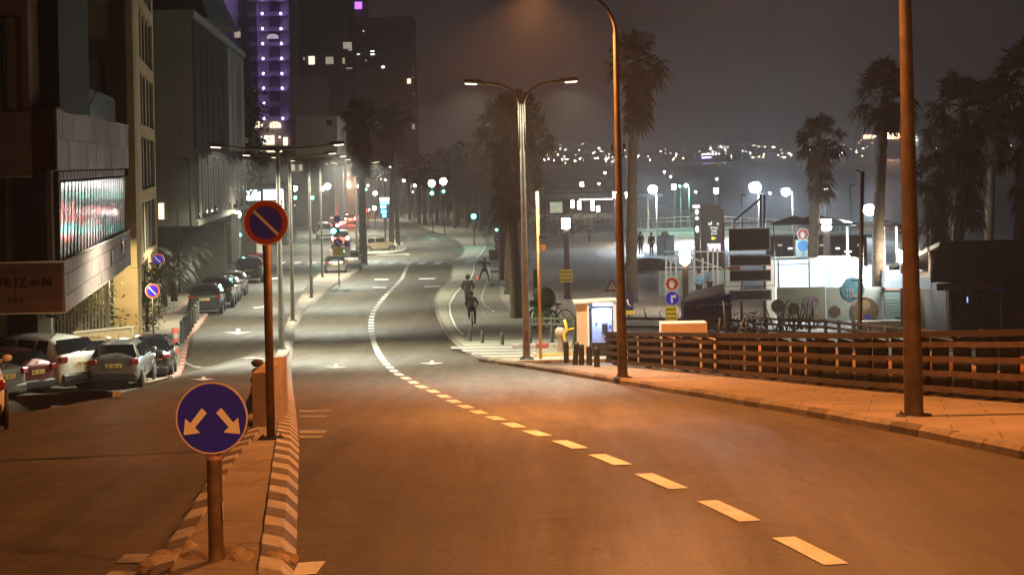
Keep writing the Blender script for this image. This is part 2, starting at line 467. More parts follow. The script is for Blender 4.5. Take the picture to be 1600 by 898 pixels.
E_PR_END = E_PR_L[-1][0]
def inner_med_r(y): return lerp_tab(E_MED_R, y) - 0.30
def inner_med_l(y): return min(lerp_tab(E_MED_L, y) + (0.28 if y < 27 else 0.14), inner_med_r(y) - 0.1)
median = strip('median_pavement', inner_med_l, inner_med_r, 14.6, 160, KERB_H - 0.01, M_PAVE, nc=3)

def kerb_stone(a, b, w, hgt, m, parent, side, chamfer=0.05, name='kerb_stone', drop=0.0):
    """one stone between ground points a and b (x,y); body lies on 'side' (+1 = +x) of the line"""
    g = 0.012; d = Vector((b[0]-a[0], b[1]-a[1])); L = d.length
    if L < 0.02: return None
    d /= L; nrm = Vector((d.y, -d.x)) * side
    a2 = Vector(a) + d * g; b2 = Vector(b) - d * g
    j = random.uniform(-0.004, 0.004)
    vs = []
    for P in (a2, b2):
        z = gz(P.x, P.y)
        for o, zz in ((0.0, -0.12), (0.0, hgt - chamfer - drop), (chamfer, hgt - drop), (w, hgt), (w, -0.12)):
            q = P + nrm * (o + j); vs.append((q.x, q.y, z + zz + j))
    mb = MB(); mb.add(vs, [(i, (i+1) % 5, 5 + (i+1) % 5, 5 + i) for i in range(5)] + [(4, 3, 2, 1, 0), (5, 6, 7, 8, 9)])
    return mb
def kerb_run(tab, y0, y1, ln, side, w, hgt, mats, parent, chamfer=0.05, y_single=60.0, name='kerb_stone', drop=0.0):
    far = MB(); y = y0; k = 0
    while y < y1:
        x = lerp_tab(tab, y); x2 = lerp_tab(tab, y + ln * .5); sl = (x2 - x) / (ln * .5)
        yn = y + ln / sqrt(1 + sl * sl)
        a = (x, y); b = (lerp_tab(tab, yn), yn)
        s = kerb_stone(a, b, w, hgt, None, None, side, chamfer, drop=drop)
        if s:
            if y < y_single: s.build(name, mats[k % len(mats)], parent)
            else:
                far.m = k % len(mats); o = len(far.v); far.v += s.v
                for f in s.f: far.f.append(tuple(i + o for i in f)); far.mi.append(far.m); far.sm.append(False)
        y = yn; k += 1
    if far.v: far.build('kerb_stones', list(mats), parent, kind='stuff')
kerb_run(E_MED_R, 15.0, 168, 0.5, -1, 0.30, KERB_H + .02, [M_KWHITE, M_KGREY], median, chamfer=0.13, y_single=66, drop=0.04)
kerb_run(E_MED_L, 14.2, 27, 0.55, 1, 0.28, KERB_H + .02, [M_KWHITE, M_KGREY], median, chamfer=0.12, drop=0.04)
kerb_run(E_MED_L, 27, 160, 1.0, 1, 0.14, KERB_H, [M_KERB], median, y_single=70)
kerb_run(E_PR_L, 8.0, E_PR_END, 1.0, 1, 0.16, KERB_H + .008, [M_KERB, M_KGREY, M_KERB, M_KERB], pave_right)

# promenade (cycle bay) beyond the booth: beige apron, cycle lane, lines
def bay(y): return lerp_tab(E_BAY, y)
E_BAYIN = edge([(735, 562), (737, 548), (722, 530), (708, 515), (700, 495), (699, 478), (708, 462), (722, 447), (733, 438), (738, 425), (738, 412), (752, 395), (760, 380)], None, [(330, -8), (420, -30)])
E_PROM_R = edge([(950, 560), (905, 540), (822, 500), (800, 483), (790, 470), (786, 455), (787, 440), (786, 415), (783, 395), (765, 372)], None, [(330, 6), (420, -12)])
promenade = strip('promenade_pavement', lambda y: bay(y) + .15, lambda y: max(lerp_tab(E_PROM_R, y), bay(y) + 2.0) + 1.2, E_PR_END - 1.5, 400, 0.10, M_PAVE2, nc=5)
kerb_run(E_BAY, E_PR_END, 400, 1.0, 1, 0.15, 0.105, [M_KERB], promenade, y_single=E_PR_END + 22)
def prom_z(x, y): return gz(x, y) + 0.10
bike = strip('cycle_lane', lambda y: lerp_tab(E_BAYIN, y), lambda y: lerp_tab(E_PROM_R, y) - 0.25, 72, 330, 0.012, M_BIKE, nc=3, skirt=0, gzf=prom_z)
def ribbon(name, tab, y0, y1, w, dash=None, gap=None, m=M_LINE, dz=0.008, base=gz, parent=None, step=1.0, label=None, xo=0.0, each=None, far_from=1e9):
    """painted line along a curve; dashes nearer than far_from are pieces of their own"""
    far = MB(); y = y0; pieces = []
    def slope(y): return (lerp_tab(tab, y + .3) - lerp_tab(tab, y - .3)) / .6
    while y < y1:
        ln = dash if dash else (y1 - y0)
        k = max(1, int(round(ln / step))); q = MB(); vs = []; yy = y
        for i in range(k + 1):
            s = slope(yy); nl = sqrt(1 + s * s); x = lerp_tab(tab, yy) + xo
            ox = w / 2 / nl; oy = -s * w / 2 / nl
            for sg in (-1, 1):
                X = x + sg * ox; Y = yy + sg * oy; vs.append((X, Y, base(X, Y) + dz))
            if i < k: yy += (ln / k) / nl
        q.add(vs, [(2*i, 2*i+1, 2*i+3, 2*i+2) for i in range(k)])
        if dash and y < far_from: q.build(name, m, parent)
        else:
            o = len(far.v); far.v += q.v
            for f in q.f: far.f.append(tuple(i + o for i in f)); far.mi.append(0); far.sm.append(False)
        if not dash: break
        s = slope(yy); y = yy + gap / sqrt(1 + s * s)
    if far.v:
        o = far.build(name if not dash else name + 's', m, parent)
        if dash: o['kind'] = 'stuff'
# centre line: every dash sits where the photograph shows it
E_CTR = edge([(1270, 863), (1143, 800), (1023, 748), (942, 714), (886, 693), (840, 677.5), (804, 665), (776, 654), (750, 645), (730, 636.5), (711, 628), (693, 619), (676, 611), (655, 603), (640, 594), (618, 582), (603, 568), (592, 553), (584, 535), (580, 515), (580, 500), (583, 488), (592, 474), (604, 460), (617, 447), (628, 435), (633, 424), (637, 415), (645, 408), (660, 402), (674, 398)], [(-20, 8.0), (5, 4.6)])
ribbon('lane_dash', E_CTR, 11.12, 78, 0.21, 1.26, 0.88, parent=ground, step=.5, far_from=200)
ribbon('lane_dash', E_CTR, 78.9, 176, 0.26, 1.35, 1.55, parent=ground, step=.7, far_from=200)
# ---------------------------------------------------------------- street lamps (with the light they give)
M_POLE = mat('lamp_pole_paint', (0.16, 0.145, 0.12), 0.45, metal=0.35, var=.25, scale=4, stain=.3)
M_POLEO = mat('lamp_pole_rusty', (0.115, 0.08, 0.055), 0.5, metal=0.3, var=.35, scale=3, stain=.35)
M_HEAD = mat('lamp_head_grey', (0.07, 0.065, 0.06), 0.5, metal=0.2, var=.15)
M_DARKM = mat('dark_metal', (0.03, 0.03, 0.032), 0.45, metal=0.4, var=.2)
M_LSOD = mat('lens_sodium', (1, .6, .3), 0.3, var=0, emit=(1.0, 0.55, 0.22), es=25, sample=False)
M_LWRM = mat('lens_warm', (1, .9, .7), 0.3, var=0, emit=(1.0, 0.80, 0.55), es=1.6, sample=False)
def lamp_head(root, tip, dx, m_lens, ln=0.62, slope=0.06, drop=0.0):
    """head whose neck is at tip and that reaches dx (+1/-1) sideways"""
    mb = MB(); h = 0.12
    a = Vector(tip); e = a + Vector((dx * ln, 0, slope * ln))
    mb.box((a + e) / 2 + Vector((0, 0, 0.03)), (ln, 0.24, h), ry=-dx * math.atan(slope) , taper=.82, bev=.03)
    mb.cyl(a - Vector((dx * .06, 0, 0)), a + Vector((dx * .1, 0, .01)), .04, .045, 8)
    hd = mb.build('lamp_head', M_HEAD, root)
    le = MB(); c = a + (e - a) * .62 - Vector((0, 0, h / 2 - 0.015))
    le.box(c, (ln * .5, 0.17, 0.035), ry=-dx * math.atan(slope), taper=1.15)
    le.build('lens', m_lens, hd)
    return c - Vector((0, 0, 0.06))
def street_lamp(base, H, arms, r0=.11, r1=.05, label='', group=None, m_pole=M_POLE, m_lens=M_LWRM, power=0, col=WRM, curve=0.9, cone=150, hlen=.62, lean=0.0, style='curve', radius=.12):
    t = thing('street_lamp', label, 'street lamp', base, 0, group)
    p = MB(); top = H - (curve if arms and style == 'curve' else 0)
    p.lathe([(r0 * 1.06, -0.15), (r0 * 1.06, 0.9), (r0, 1.0), (r0 + (r1 - r0) * .5, top * .55), (r1 * 1.15, top)], n=16)
    p.build('pole', m_pole, t)
    bp = MB(); bp.lathe([(r0 * 2.0, -.1), (r0 * 2.0, .025), (r0 * 1.1, .03)], n=14)
    for k in range(4): bp.cyl((r0*1.6*cos(k*pi/2+.8), r0*1.6*sin(k*pi/2+.8), 0), (r0*1.6*cos(k*pi/2+.8), r0*1.6*sin(k*pi/2+.8), .06), .015, n=6)
    bp.build('base_plate', M_DARKM, t)
    if style == 'curve':
        cp = MB(); cp.box((0, -r0 * 1.02, .65), (.09, .02, .3)); cp.build('access_door', M_HEAD, t)
    for (dx, reach, off) in arms:
        a = MB()
        if style == 'curve':
            pts = []
            for i in range(11):
                q = i / 10; an = q * pi / 2
                pts.append((dx * (off + (reach - off) * (1 - cos(an)) ), 0, top + (H - top) * sin(an)))
            a.tube([(dx * off, 0, top - 1.3)] + pts, [r1 * .8] * 12, 8)
            tip = Vector(pts[-1])
        else:
            tip = Vector((dx * reach, 0, H + .12))
            a.tube([(0, 0, H - .1), (dx * .12, 0, H), (dx * reach * .5, 0, H + .02), tip], [r1*.8, r1*.8, r1*.7, r1*.6], 8)
        a.build('arm', m_pole, t)
        c = lamp_head(t, tip, dx, m_lens, hlen)
        if power: light('lamp_light', 'SPOT', c, power, col, t, radius, cone, .5)
    return t
def gpos(px, py, rise=KERB_H):
    g = gp(px, py, rise=rise); return Vector((g.x, g.y, g.z + rise))
PS = 4300
b = gpos(1428, 650); street_lamp(b, 9.4, [(-1, 1.9, .0)], .125, .06, 'thick rust coloured lamp post nearest the camera, beside the wooden fence', None, M_POLEO, M_LSOD, PS * 1.25, SOD, hlen=.75)
sb = MB(); sb.box((0, 0, 0), (.12, .05, .05)); sb.cyl((-.06, 0, 0), (-.1, 0, .04), .02)
o = sb.build('bracket', M_HEAD, None); o.parent = bpy.data.objects['street_lamp']; o.location = (-.12, 0, 6.0)
b = gpos(973, 590); lp2 = street_lamp(b, 8.8, [(-1, 1.35, .0)], .105, .05, 'tall orange lit lamp post with one curved arm, just past the end of the fence', None, M_POLEO, M_LSOD, PS * 1.45, SOD, hlen=.8, curve=1.1)
ins = MB()
for sx in (-1, 1):
    ins.tube([(0, 0, 0), (sx * .12, 0, .08), (sx * .14, 0, .22)], .014, 6); ins.lathe([(.02, .2), (.03, .23), (.02, .27), (.03, .3), (.015, .34)], (sx * .14, 0, 0), 8)
o = ins.build('wire_insulator', M_DARKM, lp2); o.location = (0, 0, 4.9)
b = gpos(823, 560); street_lamp(b, 7.9, [(-1, 1.05, .06), (1, 1.05, .06)], .10, .055, 'double armed pale lamp post with two curved arms by the tactile paving', None, M_POLE, M_LWRM, PS * .55, (1, .94, .70), curve=.62, hlen=.62)
# a lamp beside the road behind the camera, same kind as the two in front
street_lamp(Vector((12.6, 6.0, gz(12.6, 6.0) + KERB_H)), 9.4, [(-1, 1.9, 0)], .125, .06, 'rust coloured lamp post outside the frame beside the near road', None, M_POLEO, M_LSOD, PS * 1.45, SOD, hlen=.75, cone=172)
street_lamp(Vector((-6.2, -9.0, gz(-6.2, -9.0) + .1)), 9.4, [(1, 1.9, 0)], .125, .06, 'rust coloured lamp post outside the frame on the median', None, M_POLEO, M_LSOD, PS * 2.2, SOD, hlen=.75, cone=176)
GL = 'double armed lamp posts along the median'
med = [(440, 546, 'double armed lamp post on the median just behind the big no parking sign'), (457.5, 501, 'slim double armed lamp post, second up the median from the big no parking sign'),
       (487, 465, 'slim double armed lamp post, third up the median, left of the bus stop sign')]
for i, (px, py, lb) in enumerate(med):
    b = gpos(px, py); street_lamp(b, (6.9, 8.1, 8.6)[i], [(-1, 1.75, 0), (1, 1.75, 0)], .10, .055, lb, GL, M_POLE, M_LWRM, PS * (.95, 1.0, 1.05)[i], (1, 1, .78), style='flat', hlen=.6, cone=140)
for i, (x, y) in enumerate([(-14.6, 146), (-15.2, 186), (-17.5, 214), (-22, 250), (-30, 300)]):
    street_lamp(Vector((x, y, gz(x, y) + .1)), 8.8, [(-1, 1.7, 0), (1, 1.7, 0)], .09, .05, ['lamp post beside the parked silver hatchback on the median', 'lamp post between the big palms of the far island', 'lamp post right behind the far palm island', 'distant lamp post where the road bends', 'very distant lamp post beyond the bend', 'farthest lamp post before the dark tower'][i], GL, M_POLE, M_LWRM, PS * 1.25, (1, 1, .80), style='flat', hlen=.7)
# ---------------------------------------------------------------- buildings along the left side
def X(px, d): return pt(px, 262, d).x
def Z(px, py, d): return pt(px, py, d).z
M_STONE = mat('mauve_stone', (0.34, 0.255, 0.23), 0.7, var=.13, scale=1.3, stain=.22, bump=.2)
M_STONE2 = mat('mauve_stone_dark', (0.27, 0.19, 0.165), 0.7, var=.13, scale=1.3, stain=.22, bump=.2)
M_REDB = mat('oxblood_render', (0.075, 0.022, 0.012), 0.8, var=.2, scale=1.2, stain=.2)
M_BEIGE = mat('beige_render', (0.60, 0.46, 0.25), 0.85, var=.08, scale=.8, stain=.16, bump=.1)
M_BEIGE2 = mat('beige_render_pale', (0.42, 0.35, 0.24), 0.85, var=.1, scale=.7, stain=.18)
M_BROWN = mat('brown_frame_paint', (0.10, 0.065, 0.03), 0.7, var=.15, scale=1)
M_GREY = mat('grey_cladding', (0.20, 0.19, 0.15), 0.8, var=.1, scale=.4, stain=.22)
M_GREYD = mat('dark_cladding', (0.035, 0.030, 0.025), 0.95, var=.2, scale=.5, spec=.08)
M_GLASS = mat('dark_glass', (0.012, 0.014, 0.015), 0.08, var=0, spec=.8)
M_GLASSR = mat('curtained_glass', (0.42, 0.32, 0.34), 0.15, var=.12, scale=2.5, coat=.2, spec=.7)
M_FRAME = mat('window_frame_metal', (0.20, 0.18, 0.15), 0.5, metal=.3, var=.1)
M_WHITEP = mat('white_paint', (0.62, 0.57, 0.46), 0.6, var=.1, scale=3)
M_CURT = mat('pale_curtain', (0.30, 0.25, 0.14), 0.95, var=.2, scale=3)
M_LITW = mat('lit_window_warm', (1, .9, .7), .5, var=.25, scale=1.2, emit=(1.0, 0.80, 0.55), es=1.1, sample=False)
M_LITC = mat('lit_window_cool', (.9, .95, 1), .5, var=0, emit=(0.92, 0.94, 1.0), es=1.8, sample=False)
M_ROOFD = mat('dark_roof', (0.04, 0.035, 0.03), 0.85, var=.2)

def pprism(mb, poly, z0, z1):
    mb.prism([(a, b, 0) for a, b in poly], (0, 0, z0), (0, 0, z1)); return mb
def clad(parent, p, q, z0, z1, rows, n, m, name='stone_panel', out=0.04, gap=0.018, rowsz=None):
    """separate panels on the vertical face p->q (normal to the right of p->q)"""
    p = Vector(p); q = Vector(q); d = q - p; L = d.length; d /= L; nrm = Vector((d.y, -d.x))
    zs = rowsz or [z0 + (z1 - z0) * k / rows for k in range(rows + 1)]
    ms = m if isinstance(m, list) else [m]
    for k in range(len(zs) - 1):
        off = 0.5 if k % 2 else 0.0
        cuts = [0.0] + [(i + off) / n for i in range(1 if off == 0 else 0, n) if 0.02 < (i + off) / n < .98] + [1.0]
        for i in range(len(cuts) - 1):
            a = p + d * (L * cuts[i] + gap); b = p + d * (L * cuts[i+1] - gap); pr = out + random.uniform(-.006, .006)
            mb = MB(); A = a + nrm * pr; B = b + nrm * pr
            mb.prism([(a.x, a.y, zs[k] + gap), (A.x, A.y, zs[k] + gap), (B.x, B.y, zs[k] + gap), (b.x, b.y, zs[k] + gap)], (0, 0, 0), (0, 0, zs[k+1] - zs[k] - 2 * gap))
            mb.build(name, random.choice(ms), parent)

# --- hotel at the near left
dN, dF = 55.0, 82.0
A0 = Vector((X(95, dN), dN)); A1 = Vector((X(200, dF), dF)); sd = (A1 - A0).normalized(); sn = Vector((sd.y, -sd.x))
A3 = Vector((A0.x - 11, dN)); A2 = Vector((A1.x - 11, dF))
zb0, zb1, zb2, zb3 = -4.10, -2.66, -0.02, 1.76
hotel = thing('hotel', 'mauve stone hotel wing with dark lettering, a band of fluted glazing and a roof terrace', 'hotel', (0, 0, 0))
m = MB(); pprism(m, [A0[:], A1[:], A2[:], A3[:]], zb0, zb1); wl = m.build('lower_band', M_STONE2, hotel)
clad(wl, A0, A1, 0, 0, 3, 11, [M_STONE, M_STONE, M_STONE2], rowsz=[zb0, -3.62, -3.02, zb1])
clad(wl, A3, A0, 0, 0, 3, 4, [M_STONE2], rowsz=[zb0, -3.62, -2.92, zb1])
tr = MB(); a, b = A0 + sn * .06, A1 + sn * .06
tr.tube([(A3.x, dN - .06, zb1 + .02), (A0.x + .06, dN - .06, zb1 + .02), (A1.x + .06, dF, zb1 + .02)], .035, 6); tr.build('edge_trim', M_WHITEP, wl)
tr = MB(); tr.tube([(A3.x, dN - .05, zb0 + .0), (A0.x + .05, dN - .05, zb0), (A1.x + .05, dF, zb0)], .02, 6); tr.build('edge_trim', M_BEIGE2, wl)
# small openings in the lower band
for t_, zz in ((.62, -3.35), (.82, -3.1)):
    P = A0 + sd * (A1 - A0).length * t_ + sn * .05
    o = MB(); o.box((0, 0, 0), (.08, .7, .55)); o = o.build('window', M_GLASS, hotel); o.location = (P.x, P.y, zz); o.rotation_euler = (0, 0, atan2(sd.y, sd.x) - pi/2)
# lettering on the front
for ch, px, py, sz in (('O', -5, 441, .52), ('R', 13.5, 442, .42), ('I', 26, 441, .42), ('Z', 37, 441.5, .42), ('N', 74.5, 440.5, .42), ('H', -25, 441, .42), ('S', 17, 468.5, .2), ('P', 26, 468.5, .2), ('A', 35, 468.5, .2)):
    p_ = pt(px, py, dN - .06); text_mesh(ch, sz * .88, 'letter', M_DARKM, hotel, .015, (p_.x, dN - .09, p_.z))
for k in range(3):
    p_ = pt(55, 438 + k * 3.6, dN - .09); mb = MB(); mb.box((0, 0, 0), (.24, .04, .022)); mb.build('letter_bar', M_DARKM, hotel, loc=(p_.x, dN - .09, p_.z))
# glazing storey
ins = .45
g0 = A0 - sn * ins + Vector((0, ins)); g1 = A1 - sn * ins
m = MB(); pprism(m, [(A0.x - ins, dN + ins), g1[:], (A2.x, A2.y), (A3.x, dN + ins)], zb1, zb2); gl = m.build('glazed_storey', M_BROWN, hotel)
p0 = pt(12, 272, dN); p1 = pt(74, 404, dN)
m = MB(); m.box(((p0.x + p1.x) / 2, dN + ins - .05, (zb1 + zb2) / 2), (p1.x - p0.x, .06, 2.5)); m.build('window', M_GLASS, hotel)
for px in (10.5, 76):
    m = MB(); m.box((X(px, dN), dN + .2, (zb1 + zb2) / 2), (.07 if px < 20 else .16, .5, zb2 - zb1 - .02)); m.build('window_frame', M_FRAME, hotel)
edges_px = [81, 86.5, 94, 102, 110, 117, 124, 130, 137, 144, 150, 156, 161, 166, 171, 176, 181, 187]
def side_t(px):   # parameter along the side face for a pixel column
    # x/y = ratio
    r = X(px, 1.0)
    # A0 + t*(A1-A0): (A0.x + t dx) = r (A0.y + t dy)
    dx, dy = A1.x - A0.x, A1.y - A0.y
    return (A0.x - r * A0.y) / (r * dy - dx)
yaw = atan2(sd.y, sd.x)
L_ = (A1 - A0).length
N_ = 24
for k in range(N_):
    t0 = .012 + .95 * k / N_; t1 = .012 + .95 * (k + 1) / N_
    P = A0 + sd * L_ * (t0 + t1) / 2 - sn * .10; w = (t1 - t0) * L_ - .26
    m = MB(); m.box((0, 0, 0), (w, .03, 2.22)); o = m.build('pane', M_GLASSR, hotel); o.location = (P.x, P.y, (zb1 + zb2) / 2 - .16)
    o.rotation_euler = (.035 + random.uniform(-.006, .006), 0, yaw + .012 + random.uniform(-.006, .006))
    m = MB(); m.box((0, 0, 0), (w, .05, .24)); o = m.build('panel', M_STONE, hotel); o.location = (P.x, P.y, zb2 - .17); o.rotation_euler = (0, 0, yaw)
    P = A0 + sd * L_ * t0 - sn * .19
    m = MB(); m.box((0, 0, 0), (.10, .2, 2.60)); o = m.build('mullion', M_DARKM, hotel); o.location = (P.x, P.y, (zb1 + zb2) / 2); o.rotation_euler = (0, 0, yaw)
# upper band, terrace and the floor above
m = MB(); xr = X(88, dN)
pprism(m, [(xr, dN), A1[:], A2[:], (A3.x, dN)], zb2, zb3); ub = m.build('upper_band', M_STONE2, hotel)
B0 = Vector((xr, dN)); clad(ub, B0, A1, 0, 0, 2, 9, [M_STONE, M_STONE2], rowsz=[zb2, .88, zb3])
m = MB(); m.box(((X(51, dN) + X(88, dN)) / 2, dN - .03, (zb2 + zb3) / 2 + .02), (X(88, dN) - X(51, dN) - .02, .05, zb3 - zb2 + .04)); m.build('red_panel', M_REDB, ub)
xl = X(51, dN)
clad(ub, (A3.x, dN), (xl, dN), 0, 0, 2, 3, [M_STONE], rowsz=[zb2 - .15, .88, zb3 - .06])
tr = MB(); tr.tube([(A3.x, dN - .06, zb2 - .16), (xl, dN - .06, zb2 - .16)], .03, 6); tr.build('edge_trim', M_WHITEP, ub)
tr = MB(); tr.tube([(B0.x + .06, dN, zb3 + .02), (A1.x + .06, dF, zb3 + .02)], .025, 6); tr.build('coping', M_WHITEP, ub)
m = MB(); xu = X(48, dN); m.box(((xu + A3.x) / 2, dN + 1.0, 7.0), (xu - A3.x, 2, 10.4)); up = m.build('upper_floor', M_STONE, hotel)
m = MB(); m.box((X(64, dN), dN + 3.2, 6.2), (X(82, dN) - X(50, dN), 4, 9)); m.build('recess_wall', M_ROOFD, hotel)
p0 = pt(-18, 30, dN); p1 = pt(31, 171, dN)
m = MB(); m.box(((p0.x + p1.x) / 2, dN - .03, (p0.z + p1.z) / 2), (p1.x - p0.x + .2, .08, p0.z - p1.z + .16)); wf = m.build('window_frame', M_BROWN, up)
for px, ww, mm in ((23, .22, M_CURT), (16, .05, M_FRAME), (2, .3, M_CURT), (9, .1, M_CURT)):
    m = MB(); m.box((X(px, dN), dN - .09, (p0.z + p1.z) / 2), (ww, .05, p0.z - p1.z)); m.build('curtain' if mm is M_CURT else 'mullion', mm, wf)
rail = MB()
q0 = Vector((X(80, dN + 1), dN + 1)); q1 = Vector((X(140, 63), 63.0)); q2 = Vector((X(180, 75), 75.0))
zr = Z(140, 139, 63)
rail.tube([(q0.x, q0.y, Z(80, 137, dN + 1)), (q1.x, q1.y, zr)], .02, 6)
for k in range(5):
    t_ = k / 4; P = q0.lerp(q1, t_); rail.cyl((P.x, P.y, zb3 - .05), (P.x, P.y, zr + .02), .015, n=6)
rail.build('railing', M_DARKM, hotel)
gp_ = MB(); gp_.prism([(q1.x, q1.y, zb3), (q2.x, q2.y, zb3), (q2.x, q2.y, Z(180, 156, 75)), (q1.x, q1.y, zr)], (0, 0, 0), (.05, 0, 0)); gp_.build('glass_balustrade', mat('hazy_glass', (.06, .07, .08), .25, var=.2, scale=.5), hotel)
tr = MB(); tr.tube([(q1.x, q1.y, zr + .02), (q2.x, q2.y, Z(180, 156, 75) + .02)], .022, 6); tr.build('handrail', M_WHITEP, hotel)
# under the hotel: recessed ground floor
gy = gz(-16, 70) 
m = MB(); m.box((X(-20, 74) - 1.2, 74.5, (-9.3 + zb0) / 2), (X(62, 74) - X(-20, 74) + 4.4 - 1.0, 1.0, zb0 + 9.3))
rw = m.build('ground_floor_wall', mat('cream_wall', (.42, .36, .20), .8, var=.1, scale=1), hotel)
for px in (18, 34, 50):
    m = MB(); m.box((X(px, 74), 73.93, -5.4), (.5, .06, 2.3)); m.build('window', M_GLASS, hotel)
m = MB(); m.box((X(66, 72), 72, (-9 + zb0) / 2), (.5, .35, zb0 + 9)); m.build('column', M_WHITEP, hotel)
mb = MB(); mb.box((0, 0, 0), (.3, .12, .1)); mb.cyl((.1, 0, 0), (.32, 0, -.06), .05, n=8); mb.build('security_camera', M_DARKM, hotel, loc=(X(74, 66), 66, Z(74, 494, 66)))
light('pier_fill_light', 'POINT', (X(186, 80), 80.6, -4.75), 330, (1, .82, .45), hotel, .2)  # unseen lamp without a fixture, added to brighten the pier and railing

# railings with a gate between hotel and the beige block
fence = thing('metal_railing', 'tall white painted bar railing beneath the hotel overhang', 'railing', (0, 0, 0))
fx0, fx1 = X(74, 77), X(166, 79)
n = 17
for k in range(n + 1):
    t_ = k / n; x_ = fx0 + (fx1 - fx0) * t_; y_ = 77 + 2 * t_
    m = MB(); m.box((x_, y_, -5.6), (.065, .05, 3.3)); m.build('bar', M_WHITEP, fence)
m = MB()
for zz in (-5.0, -7.1): m.tube([(fx0, 77 - .04, zz), (fx1, 79 - .04, zz)], .035, 6)
m.build('rail', M_WHITEP, fence)
for t_ in (.52, .97):
    m = MB(); x_ = fx0 + (fx1 - fx0) * t_; m.box((x_, 77 + 2 * t_ - .05, -5.5), (.12, .1, 3.5)); m.build('post', M_WHITEP, fence)
lw = thing('low_wall', 'low rendered garden wall with pale coping behind the parked cars', 'wall', (0, 0, 0))
wx0, wx1 = X(110, 70), X(203, 72)
m = MB(); m.prism([(wx0, 70, -9), (wx1, 72, -9), (wx1, 72.3, -9), (wx0, 70.3, -9)], (0, 0, 0), (0, 0, 9 - 5.98)); m.build('wall', mat('ochre_render', (.36, .25, .13), .85, var=.12, scale=1, stain=.2), lw)
m = MB(); m.prism([(wx0, 69.95, -5.98), (wx1 + .03, 71.95, -5.98), (wx1 + .03, 72.35, -5.98), (wx0, 70.35, -5.98)], (0, 0, 0), (0, 0, .06)); m.build('coping', M_BEIGE2, lw)
m = MB(); m.box((wx1 - .02, 71.94, -7.4), (.1, .1, 2.84)); m.build('corner_trim', M_BEIGE2, lw)

# --- beige block behind the hotel
d0, d1 = 84.0, 106.0
C0 = Vector((X(213, d0), d0)); C1 = Vector((X(243.5, d1), d1)); cd = (C1 - C0).normalized(); cn = Vector((cd.y, -cd.x)); cy = atan2(cd.y, cd.x); CL = (C1 - C0).length
C3 = Vector((C0.x - 12, d0)); C2 = Vector((C1.x - 12, d1))
blk = thing('apartment_block', 'beige block with brown frame and tall shuttered windows on its street side', 'building', (0, 0, 0))
zg = -8.6; zt = 13.0; zlow = -4.35
m = MB(); I = .5
pprism(m, [(C0.x - I, d0 + I * .4), (C1.x - I, d1 - .3), C2[:], (C3.x, d0 + I * .4)], zg, zt); m.build('wall', M_BEIGE2, blk)
# street side: floor bands and window bays
fl = 3.1; z0w = -4.15
for k in range(-1, 5):
    za = z0w + fl * k + 2.5 if k >= 0 else zlow - .02
    zbb = z0w + fl * (k + 1)
    m = MB(); a = C0 + cd * .02; b = C1
    m.prism([(a.x, a.y, 0), (b.x, b.y, 0), (b.x - .55, b.y, 0), (a.x - .55, a.y, 0)], (0, 0, za), (0, 0, zbb)); m.build('floor_band', M_BEIGE, blk)
for k in range(0, 5):
    za = z0w + fl * k; zz = za + 1.25
    for (t0, t1, mm, nm) in ((0.0, .24, M_BEIGE, 'pier'), (.93, 1.0, M_BEIGE, 'pier')):
        a = C0 + cd * CL * t0; b = C0 + cd * CL * t1
        m = MB(); m.prism([(a.x, a.y, 0), (b.x, b.y, 0), (b.x - .5, b.y, 0), (a.x - .5, a.y, 0)], (0, 0, za), (0, 0, za + 2.5)); m.build(nm, mm, blk)
    w = thing('window', None, None); w.parent = blk
    P = C0 + cd * CL * .585 - cn * .3; w.location = (P.x, P.y, zz); w.rotation_euler = (0, 0, cy)
    m = MB(); m.box((0, 0, 0), (CL * .69, .06, 2.44)); m.build('pane', M_GLASS, w)
    for q in range(4):
        m = MB(); m.box((-CL * .345 + CL * .69 * (q + .5) / 4, -.09, 0), (CL * .69 / 4 * .62, .05, 2.3)); m.build('shutter', [M_BEIGE2, M_CURT, M_BROWN, M_GREY][(q + k) % 4], w)
    for q in range(5):
        m = MB(); m.box((-CL * .345 + CL * .69 * q / 4, -.15, 0), (.09, .08, 2.46)); m.build('mullion', M_FRAME, w)
# ground storey on the street
for (t0, t1) in ((0.0, .12), (.45, .58), (.9, 1.0)):
    a = C0 + cd * CL * t0; b = C0 + cd * CL * t1
    m = MB(); m.prism([(a.x, a.y, 0), (b.x, b.y, 0), (b.x - .6, b.y, 0), (a.x - .6, a.y, 0)], (0, 0, zg), (0, 0, zlow - .02)); m.build('column', M_BEIGE, blk)
# face towards the camera
m = MB(); xa, xb = X(165, d0), C0.x
m.box(((xa + xb) / 2, d0 + .1, (zg + zlow) / 2), (xb - xa - .02, .5, zlow - zg - .04)); m.build('corner_pier', M_BEIGE, blk)
m = MB(); xa = X(190, d0); m.box(((xa + xb) / 2, d0 + .05, (zlow + zt) / 2), (xb - xa, .6, zt - zlow)); m.build('corner_pier', M_BEIGE, blk)
m = MB(); xa2 = X(186, d0 - .2); m.box(((xa2 + xa) / 2 + .1, d0 - .1, (zlow + zt) / 2 + 2), (.55, .5, zt - zlow - 4)); m.build('frame', M_BROWN, blk)
for (ya, yb) in ((70, 91), (-60, -35)):
    z1_, z0_ = Z(140, ya, d0), Z(140, yb, d0)
    m = MB(); m.box((X(130, d0), d0 - .08, (z0_ + z1_) / 2), (3.6, .45, z1_ - z0_)); m.build('frame', M_BROWN, blk)
m = MB(); m.box((X(167, d0), d0 - .1, Z(167, 126, d0)), (.18, .12, 1.45), taper=.8); m.cyl((X(166, d0), d0 - .1, Z(167, 104, d0)), (X(166, d0), d0 - .1, Z(167, 88, d0)), .02, n=6); m.build('drain_pipe', M_DARKM, blk)
